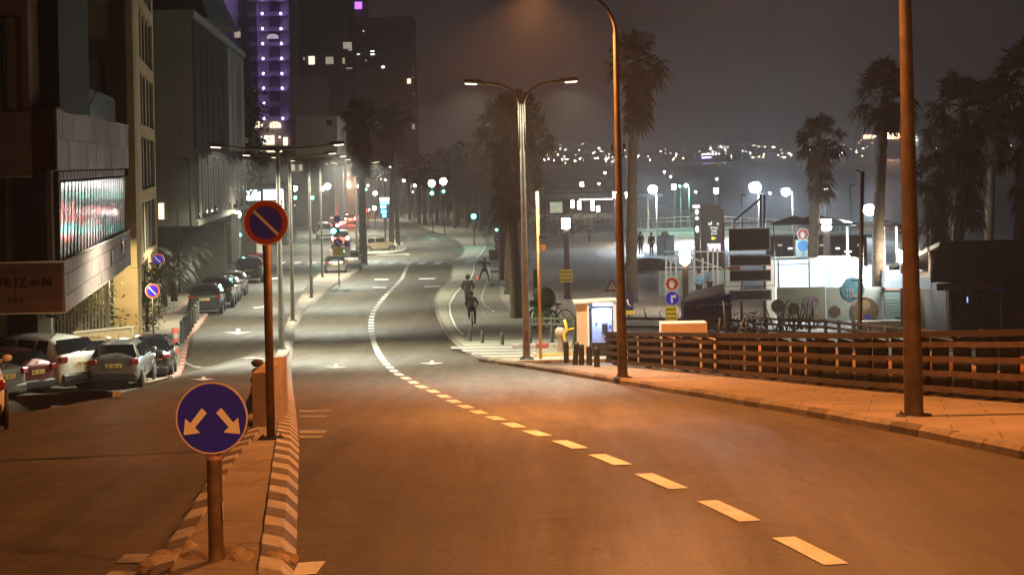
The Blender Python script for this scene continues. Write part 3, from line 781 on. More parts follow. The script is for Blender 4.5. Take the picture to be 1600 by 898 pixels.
for k in range(3):
    for q in range(3):
        m = MB(); m.box((X(205, d0) - 1.2 - q * 1.05, d0 + .16, 2.3 + 3.1 * k - .0), (1.0, .06, 2.2 if k != 1 else 2.5)); m.build('panel', M_BEIGE2, blk)

# --- long grey block over the pavement
e0, e1 = 120.0, 167.0
D0 = Vector((X(303, e0), e0)); D1 = Vector((X(383, e1), e1)); dd = (D1 - D0).normalized(); dn_ = Vector((dd.y, -dd.x)); dyw = atan2(dd.y, dd.x); DL = (D1 - D0).length
D3 = Vector((D0.x - 14, e0)); D2 = Vector((D1.x - 14, e1)); zD0, zD1 = -3.70, 9.35
gb = thing('office_block', 'long grey concrete block on a raised floor with lit vertical fins along the street', 'building', (0, 0, 0))
m = MB(); pprism(m, [D0[:], D1[:], D2[:], D3[:]], zD0 + .35, zD1); m.build('wall', M_GREYD, gb)
m = MB(); pprism(m, [(D0.x + .25, D0.y - .2), (D1.x + .25, D1.y), D2[:], D3[:]], zD0, zD0 + .34); m.build('floor_slab', M_GREY, gb)
m = MB(); pprism(m, [(D0.x + .2, D0.y - .2), (D1.x + .2, D1.y), D2[:], D3[:]], zD1 + .01, zD1 + .45); m.build('roof', M_GREY, gb)
clad(gb, (D3.x, e0), D0, 0, 0, 4, 9, [M_GREY], name='wall_panel', rowsz=[zD0 + .36, zD0 + 4.2, zD0 + 8.4, zD1], gap=.012)
for k in range(10):
    t0 = .02 + k * .098
    a = D0 + dd * DL * t0 + dn_ * .02; w = DL * .09
    m = MB(); m.box((0, 0, 0), (w, .1, 8.0)); o = m.build('wall_panel', [M_GREYD, M_BROWN][k > 5], gb); P = a + dd * w / 2; o.location = (P.x, P.y, 5.2); o.rotation_euler = (0, 0, dyw)
M_FIN = mat('pale_fin', (.42, .38, .33), .5, metal=.2, var=.1)
for k in range(20):
    P = D0 + dd * DL * (.04 + .047 * k) + dn_ * .22
    m = MB(); m.box((0, 0, 0), (.06, .12, 4.0 - (k % 3) * .5)); o = m.build('fin', M_FIN, gb); o.location = (P.x, P.y, -1.25); o.rotation_euler = (0, 0, dyw)
    if k % 2 == 0:
        m = MB(); m.box((0, 0, 0), (DL * .04, .05, 3.6)); o = m.build('window', M_GLASS, gb); Q = P + dd * DL * .024 - dn_ * .17; o.location = (Q.x, Q.y, -1.3); o.rotation_euler = (0, 0, dyw)
m = MB(); m.box((X(251, e0), e0 - .08, Z(251, 330, e0)), (.34, .06, 1.0)); m.build('window', M_LITW, gb)
m = MB(); m.box((X(257, e0), e0 - .07, Z(257, 330, e0)), (.14, .05, 1.0)); m.build('shutter', M_BEIGE2, gb)
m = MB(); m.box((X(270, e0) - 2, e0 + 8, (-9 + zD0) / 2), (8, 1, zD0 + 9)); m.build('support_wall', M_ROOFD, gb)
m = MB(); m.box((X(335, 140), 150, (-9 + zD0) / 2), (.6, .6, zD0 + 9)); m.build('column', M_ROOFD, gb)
# penthouse roof behind
m = MB(); m.box((D0.x - 6, 134, 11.3), (12, 14, 3.0), taper=.8); m.build('roof_structure', M_ROOFD, gb)

# street side garden wall and what is under the grey block
w0 = gp(243, 470); w1 = gp(290, 441)
gw = thing('garden_wall', 'pale graffitied wall along the pavement below the sago palm', 'wall', (0, 0, 0))
m = MB(); m.prism([(w0.x, w0.y, -9.2), (w1.x, w1.y, -9.2), (w1.x - .3, w1.y + .05, -9.2), (w0.x - .3, w0.y + .05, -9.2)], (0, 0, 0), (0, 0, 3.45)); m.build('wall', mat('stained_white_render', (.40, .38, .29), .85, var=.2, scale=1.4, stain=.4), gw)
wv = (w1 - w0); wl_ = wv.length
for t_, hh in ((.18, .9), (.45, 1.3), (.72, 1.0)):
    P = w0 + wv * t_; m = MB(); m.box((0, 0, 0), (.7, .03, hh)); o = m.build('graffiti_patch', mat('faded_graffiti', (.16, .17, .13), .85, var=.5, scale=5), gw); o.location = (P.x + .03, P.y, -7.5); o.rotation_euler = (0, 0, atan2(wv.y, wv.x))
kb = thing('white_annex', 'small whitewashed annex behind the round hedge with a square window', 'building', (0, 0, 0))
p0 = pt(346, 350, 175); p1 = pt(400, 352, 175)
m = MB(); m.box(((p0.x + p1.x) / 2, 177, (p0.z - 9.2) / 2), (p1.x - p0.x, 4, p0.z + 9.2)); m.build('wall', mat('white_render', (.5, .46, .34), .85, var=.1, scale=.8, stain=.2), kb)
m = MB(); m.box((X(363, 175), 174.9, Z(363, 362, 175)), (.55, .1, .6)); f_ = m.build('window', M_FRAME, kb)
m = MB(); m.box((X(363, 175), 174.83, Z(363, 362, 175)), (.44, .04, .5)); m.build('pane', M_GLASS, f_)
dk = thing('doorway', 'pale blue lit doorway at the end of the graffitied wall', 'doorway', (0, 0, 0))
p0 = pt(297, 431, 128); m = MB(); m.box((p0.x, 128.3, p0.z), (.6, .2, 1.6)); m.build('door', mat('pale_door', (.45, .52, .55), .6, var=.1), dk)
m = MB(); m.box((p0.x, 128.2, p0.z + .9), (.8, .4, .1)); m.box((p0.x - .36, 128.2, p0.z), (.1, .3, 1.7)); m.build('frame', M_GREY, dk)
# lit shop with striped canopy light
sh = thing('shop', 'shop with a wide bluish white lit window band below the hotel tower', 'shop', (0, 0, 0))
ds = 215
p0 = pt(383, 297, ds); p1 = pt(443, 312, ds)
m = MB(); m.box(((p0.x + p1.x) / 2, ds + 4, (p0.z - 9) / 2 + .4), (p1.x - p0.x + .6, 7.8, p0.z + 9.6)); m.build('wall', M_GREYD, sh)
for k in range(4):
    x0 = p0.x + (p1.x - p0.x) * k / 4 + .04; x1 = p0.x + (p1.x - p0.x) * (k + 1) / 4 - .04
    m = MB(); m.box(((x0 + x1) / 2, ds, (p0.z + p1.z) / 2), (x1 - x0, .1, p0.z - p1.z)); m.build('window', mat('shop_light', (.9, 1, 1), .5, var=0, emit=(.80, .95, 1.0), es=2.6), sh)
m = MB(); m.box(((p0.x + p1.x) / 2, ds - .3, p0.z + .2), (p1.x - p0.x + .8, .7, .2)); m.build('canopy', mat('teal_paint', (.02, .10, .12), .5, var=.1), sh)
m = MB(); m.box((X(441, ds - 3), ds - 3, Z(441, 326, ds - 3)), (.16, .12, 1.9)); m.build('door_light', M_LITC, sh)
m = MB(); m.box((X(430, ds - 3), ds - 3, Z(430, 319, ds - 3)), (1.4, .12, .12)); m.build('strip_light', mat('strip_pinkish', (1, .8, .8), .5, var=0, emit=(1, .75, .7), es=.9, sample=False), sh)

# --- hotel tower with violet lights
dT = 350.0
tw = thing('hotel_tower', 'tall arched balcony hotel tower dotted with violet lights', 'tower', (0, 0, 0))
M_TW = mat('tower_render', (.30, .25, .27), .85, var=.08, scale=.15)
M_TWD = mat('tower_dark', (.035, .03, .04), .7, var=.2, scale=.3)
xa, xb = X(296, dT), X(455, dT)
m = MB(); m.box(((xa + xb) / 2, dT + 9, 25), (xb - xa, 17, 70)); m.build('wall', M_TW, tw)
for px, w in ((452, 1.0), (408, .6), (371, 1.3), (331, .8), (300, 1.0)):
    m = MB(); m.box((X(px, dT), dT + .3, 25), (w, .6, 69.5)); m.build('pilaster', M_TW, tw)
m = MB(); m.box((X(388, dT), dT + .4, 26), (1.4, .4, 68)); m.build('dark_joint', M_TWD, tw)
rows = [-49, -25.5, -2, 21.5, 45, 68.2, 91.5, 115, 138, 161.5, 185]
M_LED = mat('violet_led', (.4, .3, 1), .4, var=0, emit=(.30, .14, 1.0), es=1500)
M_LEDc = mat('violet_led_core', (.6, .5, 1), .4, var=0, emit=(.72, .60, 1.0), es=6, sample=False)
def arch(px, pyc, w, h, m_, nm='window', depth=.3):
    c = pt(px, pyc, dT); q = MB(); pts = [(c.x - w/2, dT + .35, c.z - h/2), (c.x + w/2, dT + .35, c.z - h/2)]
    for k in range(9):
        a = pi * k / 8; pts.append((c.x + w/2 * cos(a), dT + .35, c.z + h/2 - w*.28 + w*.28 * sin(a)))
    q.prism(pts, (0, -depth, 0), (0, 0, 0)); return q.build(nm, m_, tw)
for i, y_ in enumerate(rows):
    z_ = Z(420, y_ + 3.4, dT)
    m = MB(); m.box(((X(393, dT) + X(452, dT)) / 2, dT - .15, z_), (X(452, dT) - X(393, dT), .9, .22)); m.build('balcony', M_TW, tw)
    if i < len(rows) - 1:
        for px, w in ((397.5, 2.0), (429, 2.0)): arch(px - (y_ < 60) * 0, y_ + 12.5, w, 1.9, M_TWD)
        if y_ < 70: arch(368, y_ + 12, 2.0, 1.9, M_TWD)
    for px in (411, 440):
        if i == 9 and px == 440: continue
        c = pt(px + (y_ - 90) * .02, y_, dT - .75)
        q = MB(); q.sphere(c, .21, 8, 6); q.build('violet_light', M_LEDc, tw)
        light('violet_glow', 'POINT', c + Vector((0, -.35, 0)), 22, (.30, .12, 1.0), tw, .2)
for px, y_ in ((321, 22.5), (351, 22.5), (324, -3), (352, -3)):
    c = pt(px, y_, dT - .75); q = MB(); q.sphere(c, .21, 8, 6); q.build('violet_light', M_LEDc, tw)
    light('violet_glow', 'POINT', c + Vector((0, -.35, 0)), 30, (.30, .12, 1.0), tw, .2)
for px, y_, w, h in ((404, 195, 1.4, 1.15), (429.5, 195, 2.1, 1.15), (395, 195, .4, .6)): arch(px, y_, w, h, M_LITW, depth=.42)
for px in (422.5, 427, 431.5, 436, 404, 408):
    m = MB(); m.box((X(px, dT), dT - .12, Z(px, 195, dT)), (.1, .08, 1.2)); m.build('mullion', M_FRAME, tw)
arch(337, 37, 1.7, 1.1, M_LITW, depth=.42); arch(371, 54, 1.1, 1.2, mat('lit_window_dim', (1, .9, .7), .5, var=.3, scale=1, emit=(.9, .75, .55), es=.22, sample=False), depth=.42)
arch(426, 57, 2.1, .9, MATS['lit_window_dim'], depth=.42)
arch(335, 8, 1.5, 1.8, MATS['lit_window_dim'], depth=.38)
for px, y_, w, h in ((420, 219, 2.0, 1.7), (446, 221, .8, 1.5), (384, 219, .5, .9)):
    m = MB(); c = pt(px, y_, dT - .5); m.box(c, (w, .1, h)); m.build('lobby_window', M_LITW, tw)
for px, y_ in ((409, 215), (425, 215), (437, 214.5)):
    m = MB(); m.sphere(pt(px, y_, dT - .9), .2, 8, 6); m.build('lobby_lamp', M_LITC, tw)
m = MB(); m.box((X(420, dT), dT - 1, Z(420, 235, dT)), (9, 2.5, 1.6)); m.build('entrance_canopy', M_TWD, tw)
m = MB(); m.box((X(420, dT - 2), dT - 2.4, Z(420, 237, dT)), (5, .2, .3)); m.build('canopy_light', M_LITW, tw)
# --- darker towers behind
def tower(name, label, d, x0, x1, ytop, mt, lit=(), ybot=300, depth=16, bands=None, dim=()):
    t = thing(name, label, 'tower', (0, 0, 0)); a, b = X(x0, d), X(x1, d); zt_ = Z((x0+x1)/2, ytop, d)
    m = MB(); m.box(((a + b) / 2, d + depth / 2, (zt_ - 9.3) / 2), (b - a, depth, zt_ + 9.3)); m.build('wall', mt, t)
    if bands:
        z_ = zt_ - bands
        while z_ > Z(x0, ybot, d):
            m = MB(); m.box(((a + b) / 2, d - .1, z_), (b - a + .1, .4, .5)); m.build('floor_band', mt, t); z_ -= bands
    for (px, py, w, h, mm) in lit:
        c = pt(px, py, d); m = MB(); m.box((c.x, d - .15, c.z), (w, .2, h)); m.build('window', mm, t)
    return t
M_T2 = mat('far_tower_grey', (.11, .10, .095), .85, var=.15, scale=.1)
M_T3 = mat('far_tower_brown', (.12, .095, .085), .85, var=.15, scale=.1)
M_DIM = MATS['lit_window_dim']
tower('office_tower', 'dark slab tower with a row of dimly lit arches halfway up', 400, 452, 548, -60, M_T2, [(487, 95, 1.2, 1.8, M_LITW), (515, 95, 1.6, 1.5, MATS['lit_window_dim']), (543, 73, 1.8, 1.8, M_DIM), (537, 96, .5, 1.4, M_DIM), (457, 96, .4, .9, M_DIM), (546, 107, 1.2, .25, M_DIM), (463, 193, .3, .8, M_LITW), (475, 92, .3, .6, M_DIM)], bands=3.1)
tower('residential_tower', 'tall hazy residential tower with a few scattered lit windows', 520, 540, 650, 27, M_T3, [(560, 84, .75, .5, M_LITC), (582, 83, 1.0, 1.1, M_LITC), (598.5, 105, .75, .6, M_LITC), (639, 127, 1.0, 1.3, M_LITW), (568, 49, .3, .3, M_LITW), (590, 192, .7, .5, M_LITC), (612, 193, .9, .8, M_LITC), (602, 191, .9, .3, M_LITW), (646, 198, .8, 1.4, M_DIM), (646, 108, .4, .3, M_DIM), (646, 121, .3, .3, M_DIM), (647, 146, .4, .3, M_DIM), (647, 156, .3, .3, M_DIM), (647, 175, .4, .3, M_DIM), (572, 95, .4, .4, M_DIM)], bands=3.2)
t5 = tower('sign_tower', 'very dark tower top carrying a glowing violet sign box', 600, 520, 575, -40, M_T3)
c = pt(555, 4, 585); m = MB(); m.box((c.x, 597, c.z), (2.2, .8, 2.2)); m.build('violet_sign', mat('violet_sign', (.6, .3, 1), .4, var=0, emit=(.42, .12, .85), es=1.6, sample=False), t5)
tower('service_block', 'plain grey service block in front of the dark slab tower', 330, 455, 503, 119, mat('far_grey', (.14, .14, .14), .85, var=.1, scale=.2))
tower('white_block', 'pale flat roofed building with one small dark window high up', 300, 464, 528, 182, mat('far_white', (.42, .41, .36), .85, var=.1, scale=.2), [(515, 192, .9, .85, M_TWD)])
tower('street_block', 'grey street block behind the lamp posts left of the road', 280, 447, 522, 246, M_GREY, [(458, 262, .5, .9, M_DIM), (470, 262, .5, .9, M_DIM)])
tower('beige_block', 'beige hazy block above the far traffic lights', 330, 520, 556, 258, M_BEIGE2, [(537, 286, .6, .7, M_LITW)])
# ---------------------------------------------------------------- left street, its pavement and markings
E_LP = [(60, X(258, 60)), (66, X(272, 66)), (72, X(283, 72)), (84, X(296, 84)), (96, X(310, 96)), (104, X(320, 104))]
t_ = [(g.y, g.x) for g in (gp(a, b, flat=True) for a, b in ((279, 486), (303, 466), (330, 446), (352, 430), (372, 416), (392, 400), (405, 388)))]
E_BAYL = [(103.9, t_[0][1] - .1)] + sorted(t_) + [(300, t_[-1][1] - 8)]
def lp_left(y): return max(-15.2 + (y < 72) * 99, 0) if False else ((lerp_tab(E_LP, y) - 1.3) if y < 72.4 else -34.0)
pave_left = strip('pavement_left', lp_left, lambda y: lerp_tab(E_LP, y) - .15, 62, 104, KERB_H - .012, M_PAVE, nc=10)
pave_left2 = strip('pavement_left_far', lambda y: -60.0, lambda y: lerp_tab(E_BAYL, y) - .15, 104, 250, KERB_H - .012, M_PAVE, nc=12)
kerb_run(E_LP, 62, 104, .5, -1, .15, KERB_H, [M_KWHITE, M_KRED], pave_left, chamfer=.03, y_single=90)
kerb_run(E_BAYL, 104.2, 240, .5, -1, .15, KERB_H, [M_KWHITE, M_KRED, M_KWHITE, M_KGREY], pave_left2, chamfer=.03, y_single=90)
# kerb in front of the parked cars
k0 = gp(24, 624); k1 = gp(176, 620)
park_kerb = MB(); 
lot = thing('parking_kerb', 'broken kerb of red, ochre and white stones in front of the angled cars', 'kerb', (0, 0, 0))
M_OCH = mat('kerb_ochre', (.45, .28, .12), .8, var=.3, scale=5)
for i in range(7):
    a = k0.lerp(k1, i / 7); b = k0.lerp(k1, (i + 1) / 7)
    s_ = kerb_stone((a.x, a.y), (b.x, b.y), .18, .12, None, None, -1, .03)
    s_.build('kerb_stone', [M_KRED, M_KRED, M_KRED, M_OCH, M_OCH, M_KWHITE, M_KWHITE][i], lot)
isl = MB(); a, b = k0, k1
isl.add([(a.x, a.y + .17, gz(a.x, a.y) + .1), (b.x, b.y + .17, gz(b.x, b.y) + .1), (b.x - .6, b.y + 1.2, gz(b.x, b.y + 1.2) + .1), (a.x, a.y + 1.4, gz(a.x, a.y + 1.4) + .1), (a.x, a.y + .17, gz(a.x, a.y) - .2), (b.x, b.y + .17, gz(b.x, b.y) - .2), (b.x - .6, b.y + 1.2, gz(b.x, b.y + 1.2) - .2), (a.x, a.y + 1.4, gz(a.x, a.y + 1.4) - .2)], [(0, 1, 2, 3), (0, 4, 5, 1), (1, 5, 6, 2), (2, 6, 7, 3), (3, 7, 4, 0)])
isl.build('island_top', M_KERB, lot)

def paint(name, pix, m=M_LINE, parent=ground, dz=.008, base=gz, sub=4):
    """flat painted polygon (3 or 4 corners given by sight lines), draped on the ground"""
    P = [gp(a, b) for a, b in pix]
    mb = MB(); n = sub
    if len(P) == 4:
        vs = []
        for j in range(n + 1):
            A = P[0].lerp(P[3], j / n); B = P[1].lerp(P[2], j / n)
            for i in range(n + 1):
                q = A.lerp(B, i / n); vs.append((q.x, q.y, base(q.x, q.y) + dz))
        mb.add(vs, [(j*(n+1)+i, j*(n+1)+i+1, (j+1)*(n+1)+i+1, (j+1)*(n+1)+i) for j in range(n) for i in range(n)])
    else:
        mb.add([(q.x, q.y, base(q.x, q.y) + dz) for q in P], [tuple(range(len(P)))])
    return mb.build(name, m, parent)
# give-way line and arrows on the left street
paint('stop_line', [(288, 567.5), (412, 562), (412, 559.5), (288, 564)], M_LINEW, sub=8)
def arrow(px, py, w, h, m=M_LINE, base=gz):
    paint('road_arrow', [(px - w, py), (px + w * .9, py - h * .1), (px + .1 * w, py + h * .5), (px - .1 * w, py + h * .5)], m, base=base)
    paint('road_arrow', [(px - w * .12, py - h * .9), (px + w * .12, py - h * .9), (px + w * .16, py), (px - w * .16, py)], m, base=base)
for px, py, w, h in ((372, 519, 24, 6), (318, 592, 22, 4), (525, 573, 20, 4), (675, 567, 20, 4)): arrow(px, py, w, h)
paint('road_arrow', [(395, 480), (413, 478), (413, 480), (398, 482)]); paint('road_arrow', [(420, 435), (438, 433), (438, 435), (424, 437)])
paint('road_mark', [(583, 448), (604, 448), (603, 450), (582, 450)]); paint('road_mark', [(585, 436), (607, 436), (607, 437.3), (585, 437.3)])
paint('road_mark', [(655, 435), (680, 434.5), (680, 436), (655, 436.5)]); paint('road_mark', [(662, 447), (688, 446.6), (688, 448), (662, 448.4)])
paint('road_mark', [(583, 525), (606, 525), (606, 527), (583, 527)], M_LINEW); 
# near kerb side: worn cross strips and the gutter block
for k, (ya, yb, xr) in enumerate([(641, 644, 520), (649, 652, 512), (672, 677, 512), (681, 685, 506)]): paint('worn_mark', [(468, ya), (xr, ya), (xr - 4, yb), (468, yb)], M_LINEW)
paint('painted_block', [(466, 880), (509, 877), (494, 897), (456, 900)])
paint('worn_mark', [(174, 893), (235, 893), (215, 910), (150, 910)], M_LINEW); paint('worn_mark', [(196, 866), (246, 866), (236, 880), (180, 880)], M_LINEW)
# zebra crossings: every bar a piece
for k in range(16):
    x0 = 381 + k * 24.5; 
    if x0 > 765: break
    if 492 < x0 < 575: continue
    yb = 413.6 - (x0 - 380) * .001; yt = yb - 4.4
    paint('crossing_bar', [(x0, yb), (x0 + 11, yb), (x0 + 18, yt), (x0 + 7, yt)], M_LINE, dz=.02 if x0 < 705 else .125)
paint('stop_line', [(588, 397.6), (632, 396.6), (633, 398.0), (588, 399.2)], M_LINEW)
for px, py in ((640, 372), (676, 372.5), (594, 397), (636, 397)): paint('lane_mark', [(px - 4, py), (px + 4, py), (px + 4, py + 1), (px - 4, py + 1)])
# hatched tactile paving where the promenade meets the road
hb = MB()
for k in range(9):
    y0 = 545.5 + k * 2.3
    xa_ = 700 + k * 7.5 if k > 1 else 705
    P = [gp(xa_, y0), gp(min(842, 838), y0 - 1.5), gp(838, y0 - .4), gp(xa_, y0 + 1.1)]
    hb.add([(q.x, q.y, gz(q.x, q.y) + .118) for q in P], [(0, 1, 2, 3)])
    m = MB(); m.add([(q.x, q.y, gz(q.x, q.y) + .114) for q in P], [(0, 1, 2, 3)]); m.build('tactile_strip', M_LINE if k % 2 else M_LINEW, promenade)
# cycle lane edge lines
ribbon('cycle_line', [(y, x + .12) for y, x in E_BAYIN], 78, 200, .10, m=M_LINE, base=prom_z, dz=.02, parent=promenade)
E_CYC = edge([(800, 500), (775, 492), (757, 480), (752, 468), (758, 450), (764, 436), (765, 422), (757, 410), (760, 398), (765, 385)])
ribbon('cycle_dash', E_CYC, 100, 175, .10, .9, .9, m=M_LINE, base=prom_z, dz=.02, parent=promenade, step=.5)
E_CY2 = [(y, x) for y, x in edge([(790, 520), (757, 497), (752, 486)])]
ribbon('cycle_line', E_CY2, E_CY2[0][0], E_CY2[-1][0], .09, m=M_LINEW, base=prom_z, dz=.02, parent=promenade)
# far palm island in the road
E_ISL = edge([(575, 398), (600, 397), (622, 395), (636, 391.5), (632, 384), (618, 377), (604, 371)])
isl_pts = [gp(a, b) for a, b in ((560, 399), (590, 398.2), (612, 396.6), (629, 394), (636.5, 390.5), (634, 385.5), (623, 378.5), (606, 371), (590, 366), (560, 366))]
m = MB(); m.prism([(q.x, q.y, gz(q.x, q.y)) for q in isl_pts], (0, 0, -.3), (0, 0, .13)); m.build('palm_island', M_PAVE2, kind='structure')
isl2 = [gp(a, b) for a, b in ((440, 404), (486, 404), (492, 398), (470, 396), (440, 396))]
# rocks at the nose of the median
RK = mat('rough_limestone', (.34, .25, .16), .9, var=.3, scale=4, bump=.6, stain=.4)
import bmesh
from mathutils import noise as mnoise
for i, (px, py, s_) in enumerate([(262, 889, .13), (292, 874, .12), (312, 893, .15), (352, 884, .13), (374, 893, .15), (398, 880, .10), (425, 891, .12), (442, 884, .10), (240, 897, .11), (336, 878, .08)]):
    g = gp(px, py); bm = bmesh.new(); bmesh.ops.create_icosphere(bm, subdivisions=3, radius=s_)
    for v in bm.verts:
        n_ = mnoise.noise(v.co * (1.1 / s_) + Vector((i * 7, 0, 0))); v.co *= 1 + .38 * n_; v.co.z *= .62; v.co.x *= 1.25
    me = bpy.data.meshes.new('rock'); bm.to_mesh(me); bm.free(); me.materials.append(RK)
    o = bpy.data.objects.new('rock', me); COL.objects.link(o); o.location = (g.x, g.y, g.z + s_ * .3 + .04); o.rotation_euler = (0, 0, i * 1.3)
    ps = ['leftmost rock, low and touching the striped kerb', 'rock left of the blue sign post, set back', 'large flat rock in front of the blue sign post', 'rock just right of the blue sign post base', 'large rock in the middle of the row right of the post', 'small rock set back between two large ones', 'rock touching the right striped kerb, in front', 'small bright rock at the foot of the right kerb end', 'rock at the very left corner, in front', 'smallest rock, wedged behind the blue sign post'][i]
    tag(o, 'rough ochre ' + ps, 'rock', 'rough rocks edging the nose of the median')
# ---------------------------------------------------------------- cars
M_TYRE = mat('tyre_rubber', (.012, .012, .012), .9, var=.1)
M_RIM = mat('alloy_rim', (.28, .28, .28), .35, metal=.8, var=.05)
M_CGLASS = mat('car_glass', (.006, .007, .008), .06, var=0, spec=.7)
M_TRIM = mat('black_trim', (.016, .016, .016), .6, var=.1)
M_TAIL = mat('tail_light_off', (.22, .01, .008), .18, var=0, spec=.8)
M_TAILON = mat('tail_light_on', (1, .05, .03), .3, var=0, emit=(1.0, .035, .03), es=130)
M_BRAKE = mat('brake_glow', (1, .05, .03), .3, var=0, emit=(1.0, .14, .12), es=90, sample=False)
M_PLATE = mat('yellow_plate', (.62, .50, .14), .5, var=.05)
M_HEADL = mat('headlight_lens', (.5, .5, .48), .12, var=0, spec=.8)
def paintm(n, c, metal=.35, rough=.3): return mat('paint_' + n, c, rough, metal=metal, var=.06, scale=2, coat=.8)
CARS = {
 'hatch': dict(L=4.0, W=1.70, H=1.50, st=[(-.5, .34, .62, .64, .80), (-.49, .24, .92, .98, .86), (-.465, .22, 1.0, 1.03, .92), (-.37, .2, 1.0, 1.40, .96), (-.30, .2, .99, 1.46, .98), (-.05, .2, .97, 1.50, 1.0), (.10, .2, .95, 1.45, 1.0), (.28, .2, .93, .97, .98), (.44, .22, .80, .83, .92), (.49, .26, .66, .68, .80), (.5, .34, .52, .54, .74)], rw=(-.462, 1.03, -.372, 1.41), ws=(.275, .98, .11, 1.42), side=[(-.33, -.12), (-.10, .12)], roofw=.70),
 'suv': dict(L=4.45, W=1.85, H=1.68, st=[(-.5, .42, .74, .76, .84), (-.49, .30, 1.04, 1.08, .90), (-.47, .27, 1.12, 1.16, .94), (-.40, .25, 1.12, 1.56, .96), (-.33, .24, 1.11, 1.63, .98), (-.05, .24, 1.09, 1.68, 1.0), (.10, .24, 1.07, 1.62, 1.0), (.27, .24, 1.06, 1.09, .98), (.44, .27, .96, .99, .93), (.49, .32, .78, .80, .82), (.5, .4, .62, .64, .76)], rw=(-.468, 1.17, -.405, 1.56), ws=(.265, 1.11, .11, 1.60), side=[(-.38, -.26), (-.245, -.08), (-.06, .12)], roofw=.72),
 'sedan': dict(L=4.5, W=1.76, H=1.45, st=[(-.5, .34, .68, .70, .82), (-.49, .25, .92, .95, .88), (-.46, .22, .98, 1.0, .93), (-.34, .2, .98, 1.02, .96), (-.20, .2, .97, 1.38, .98), (-.10, .2, .96, 1.44, 1.0), (.04, .2, .95, 1.45, 1.0), (.12, .2, .94, 1.40, 1.0), (.26, .2, .92, .95, .98), (.44, .22, .80, .83, .92), (.49, .26, .66, .68, .80), (.5, .34, .52, .54, .74)], rw=(-.345, 1.03, -.205, 1.39), ws=(.255, .97, .125, 1.38), side=[(-.19, -.05), (-.03, .12)], roofw=.68),
 'van': dict(L=4.9, W=1.92, H=2.0, st=[(-.5, .42, .9, .95, .92), (-.495, .32, 1.12, 1.16, .95), (-.485, .27, 1.15, 1.85, .97), (-.46, .25, 1.15, 1.95, .98), (-.1, .24, 1.15, 2.0, 1.0), (.16, .24, 1.13, 1.92, 1.0), (.33, .24, 1.08, 1.12, .98), (.45, .27, .95, .98, .92), (.49, .32, .72, .74, .82), (.5, .4, .6, .62, .76)], rw=(-.499, 1.2, -.486, 1.82), ws=(.325, 1.14, .17, 1.88), side=[(.02, .17)], roofw=.84),
}
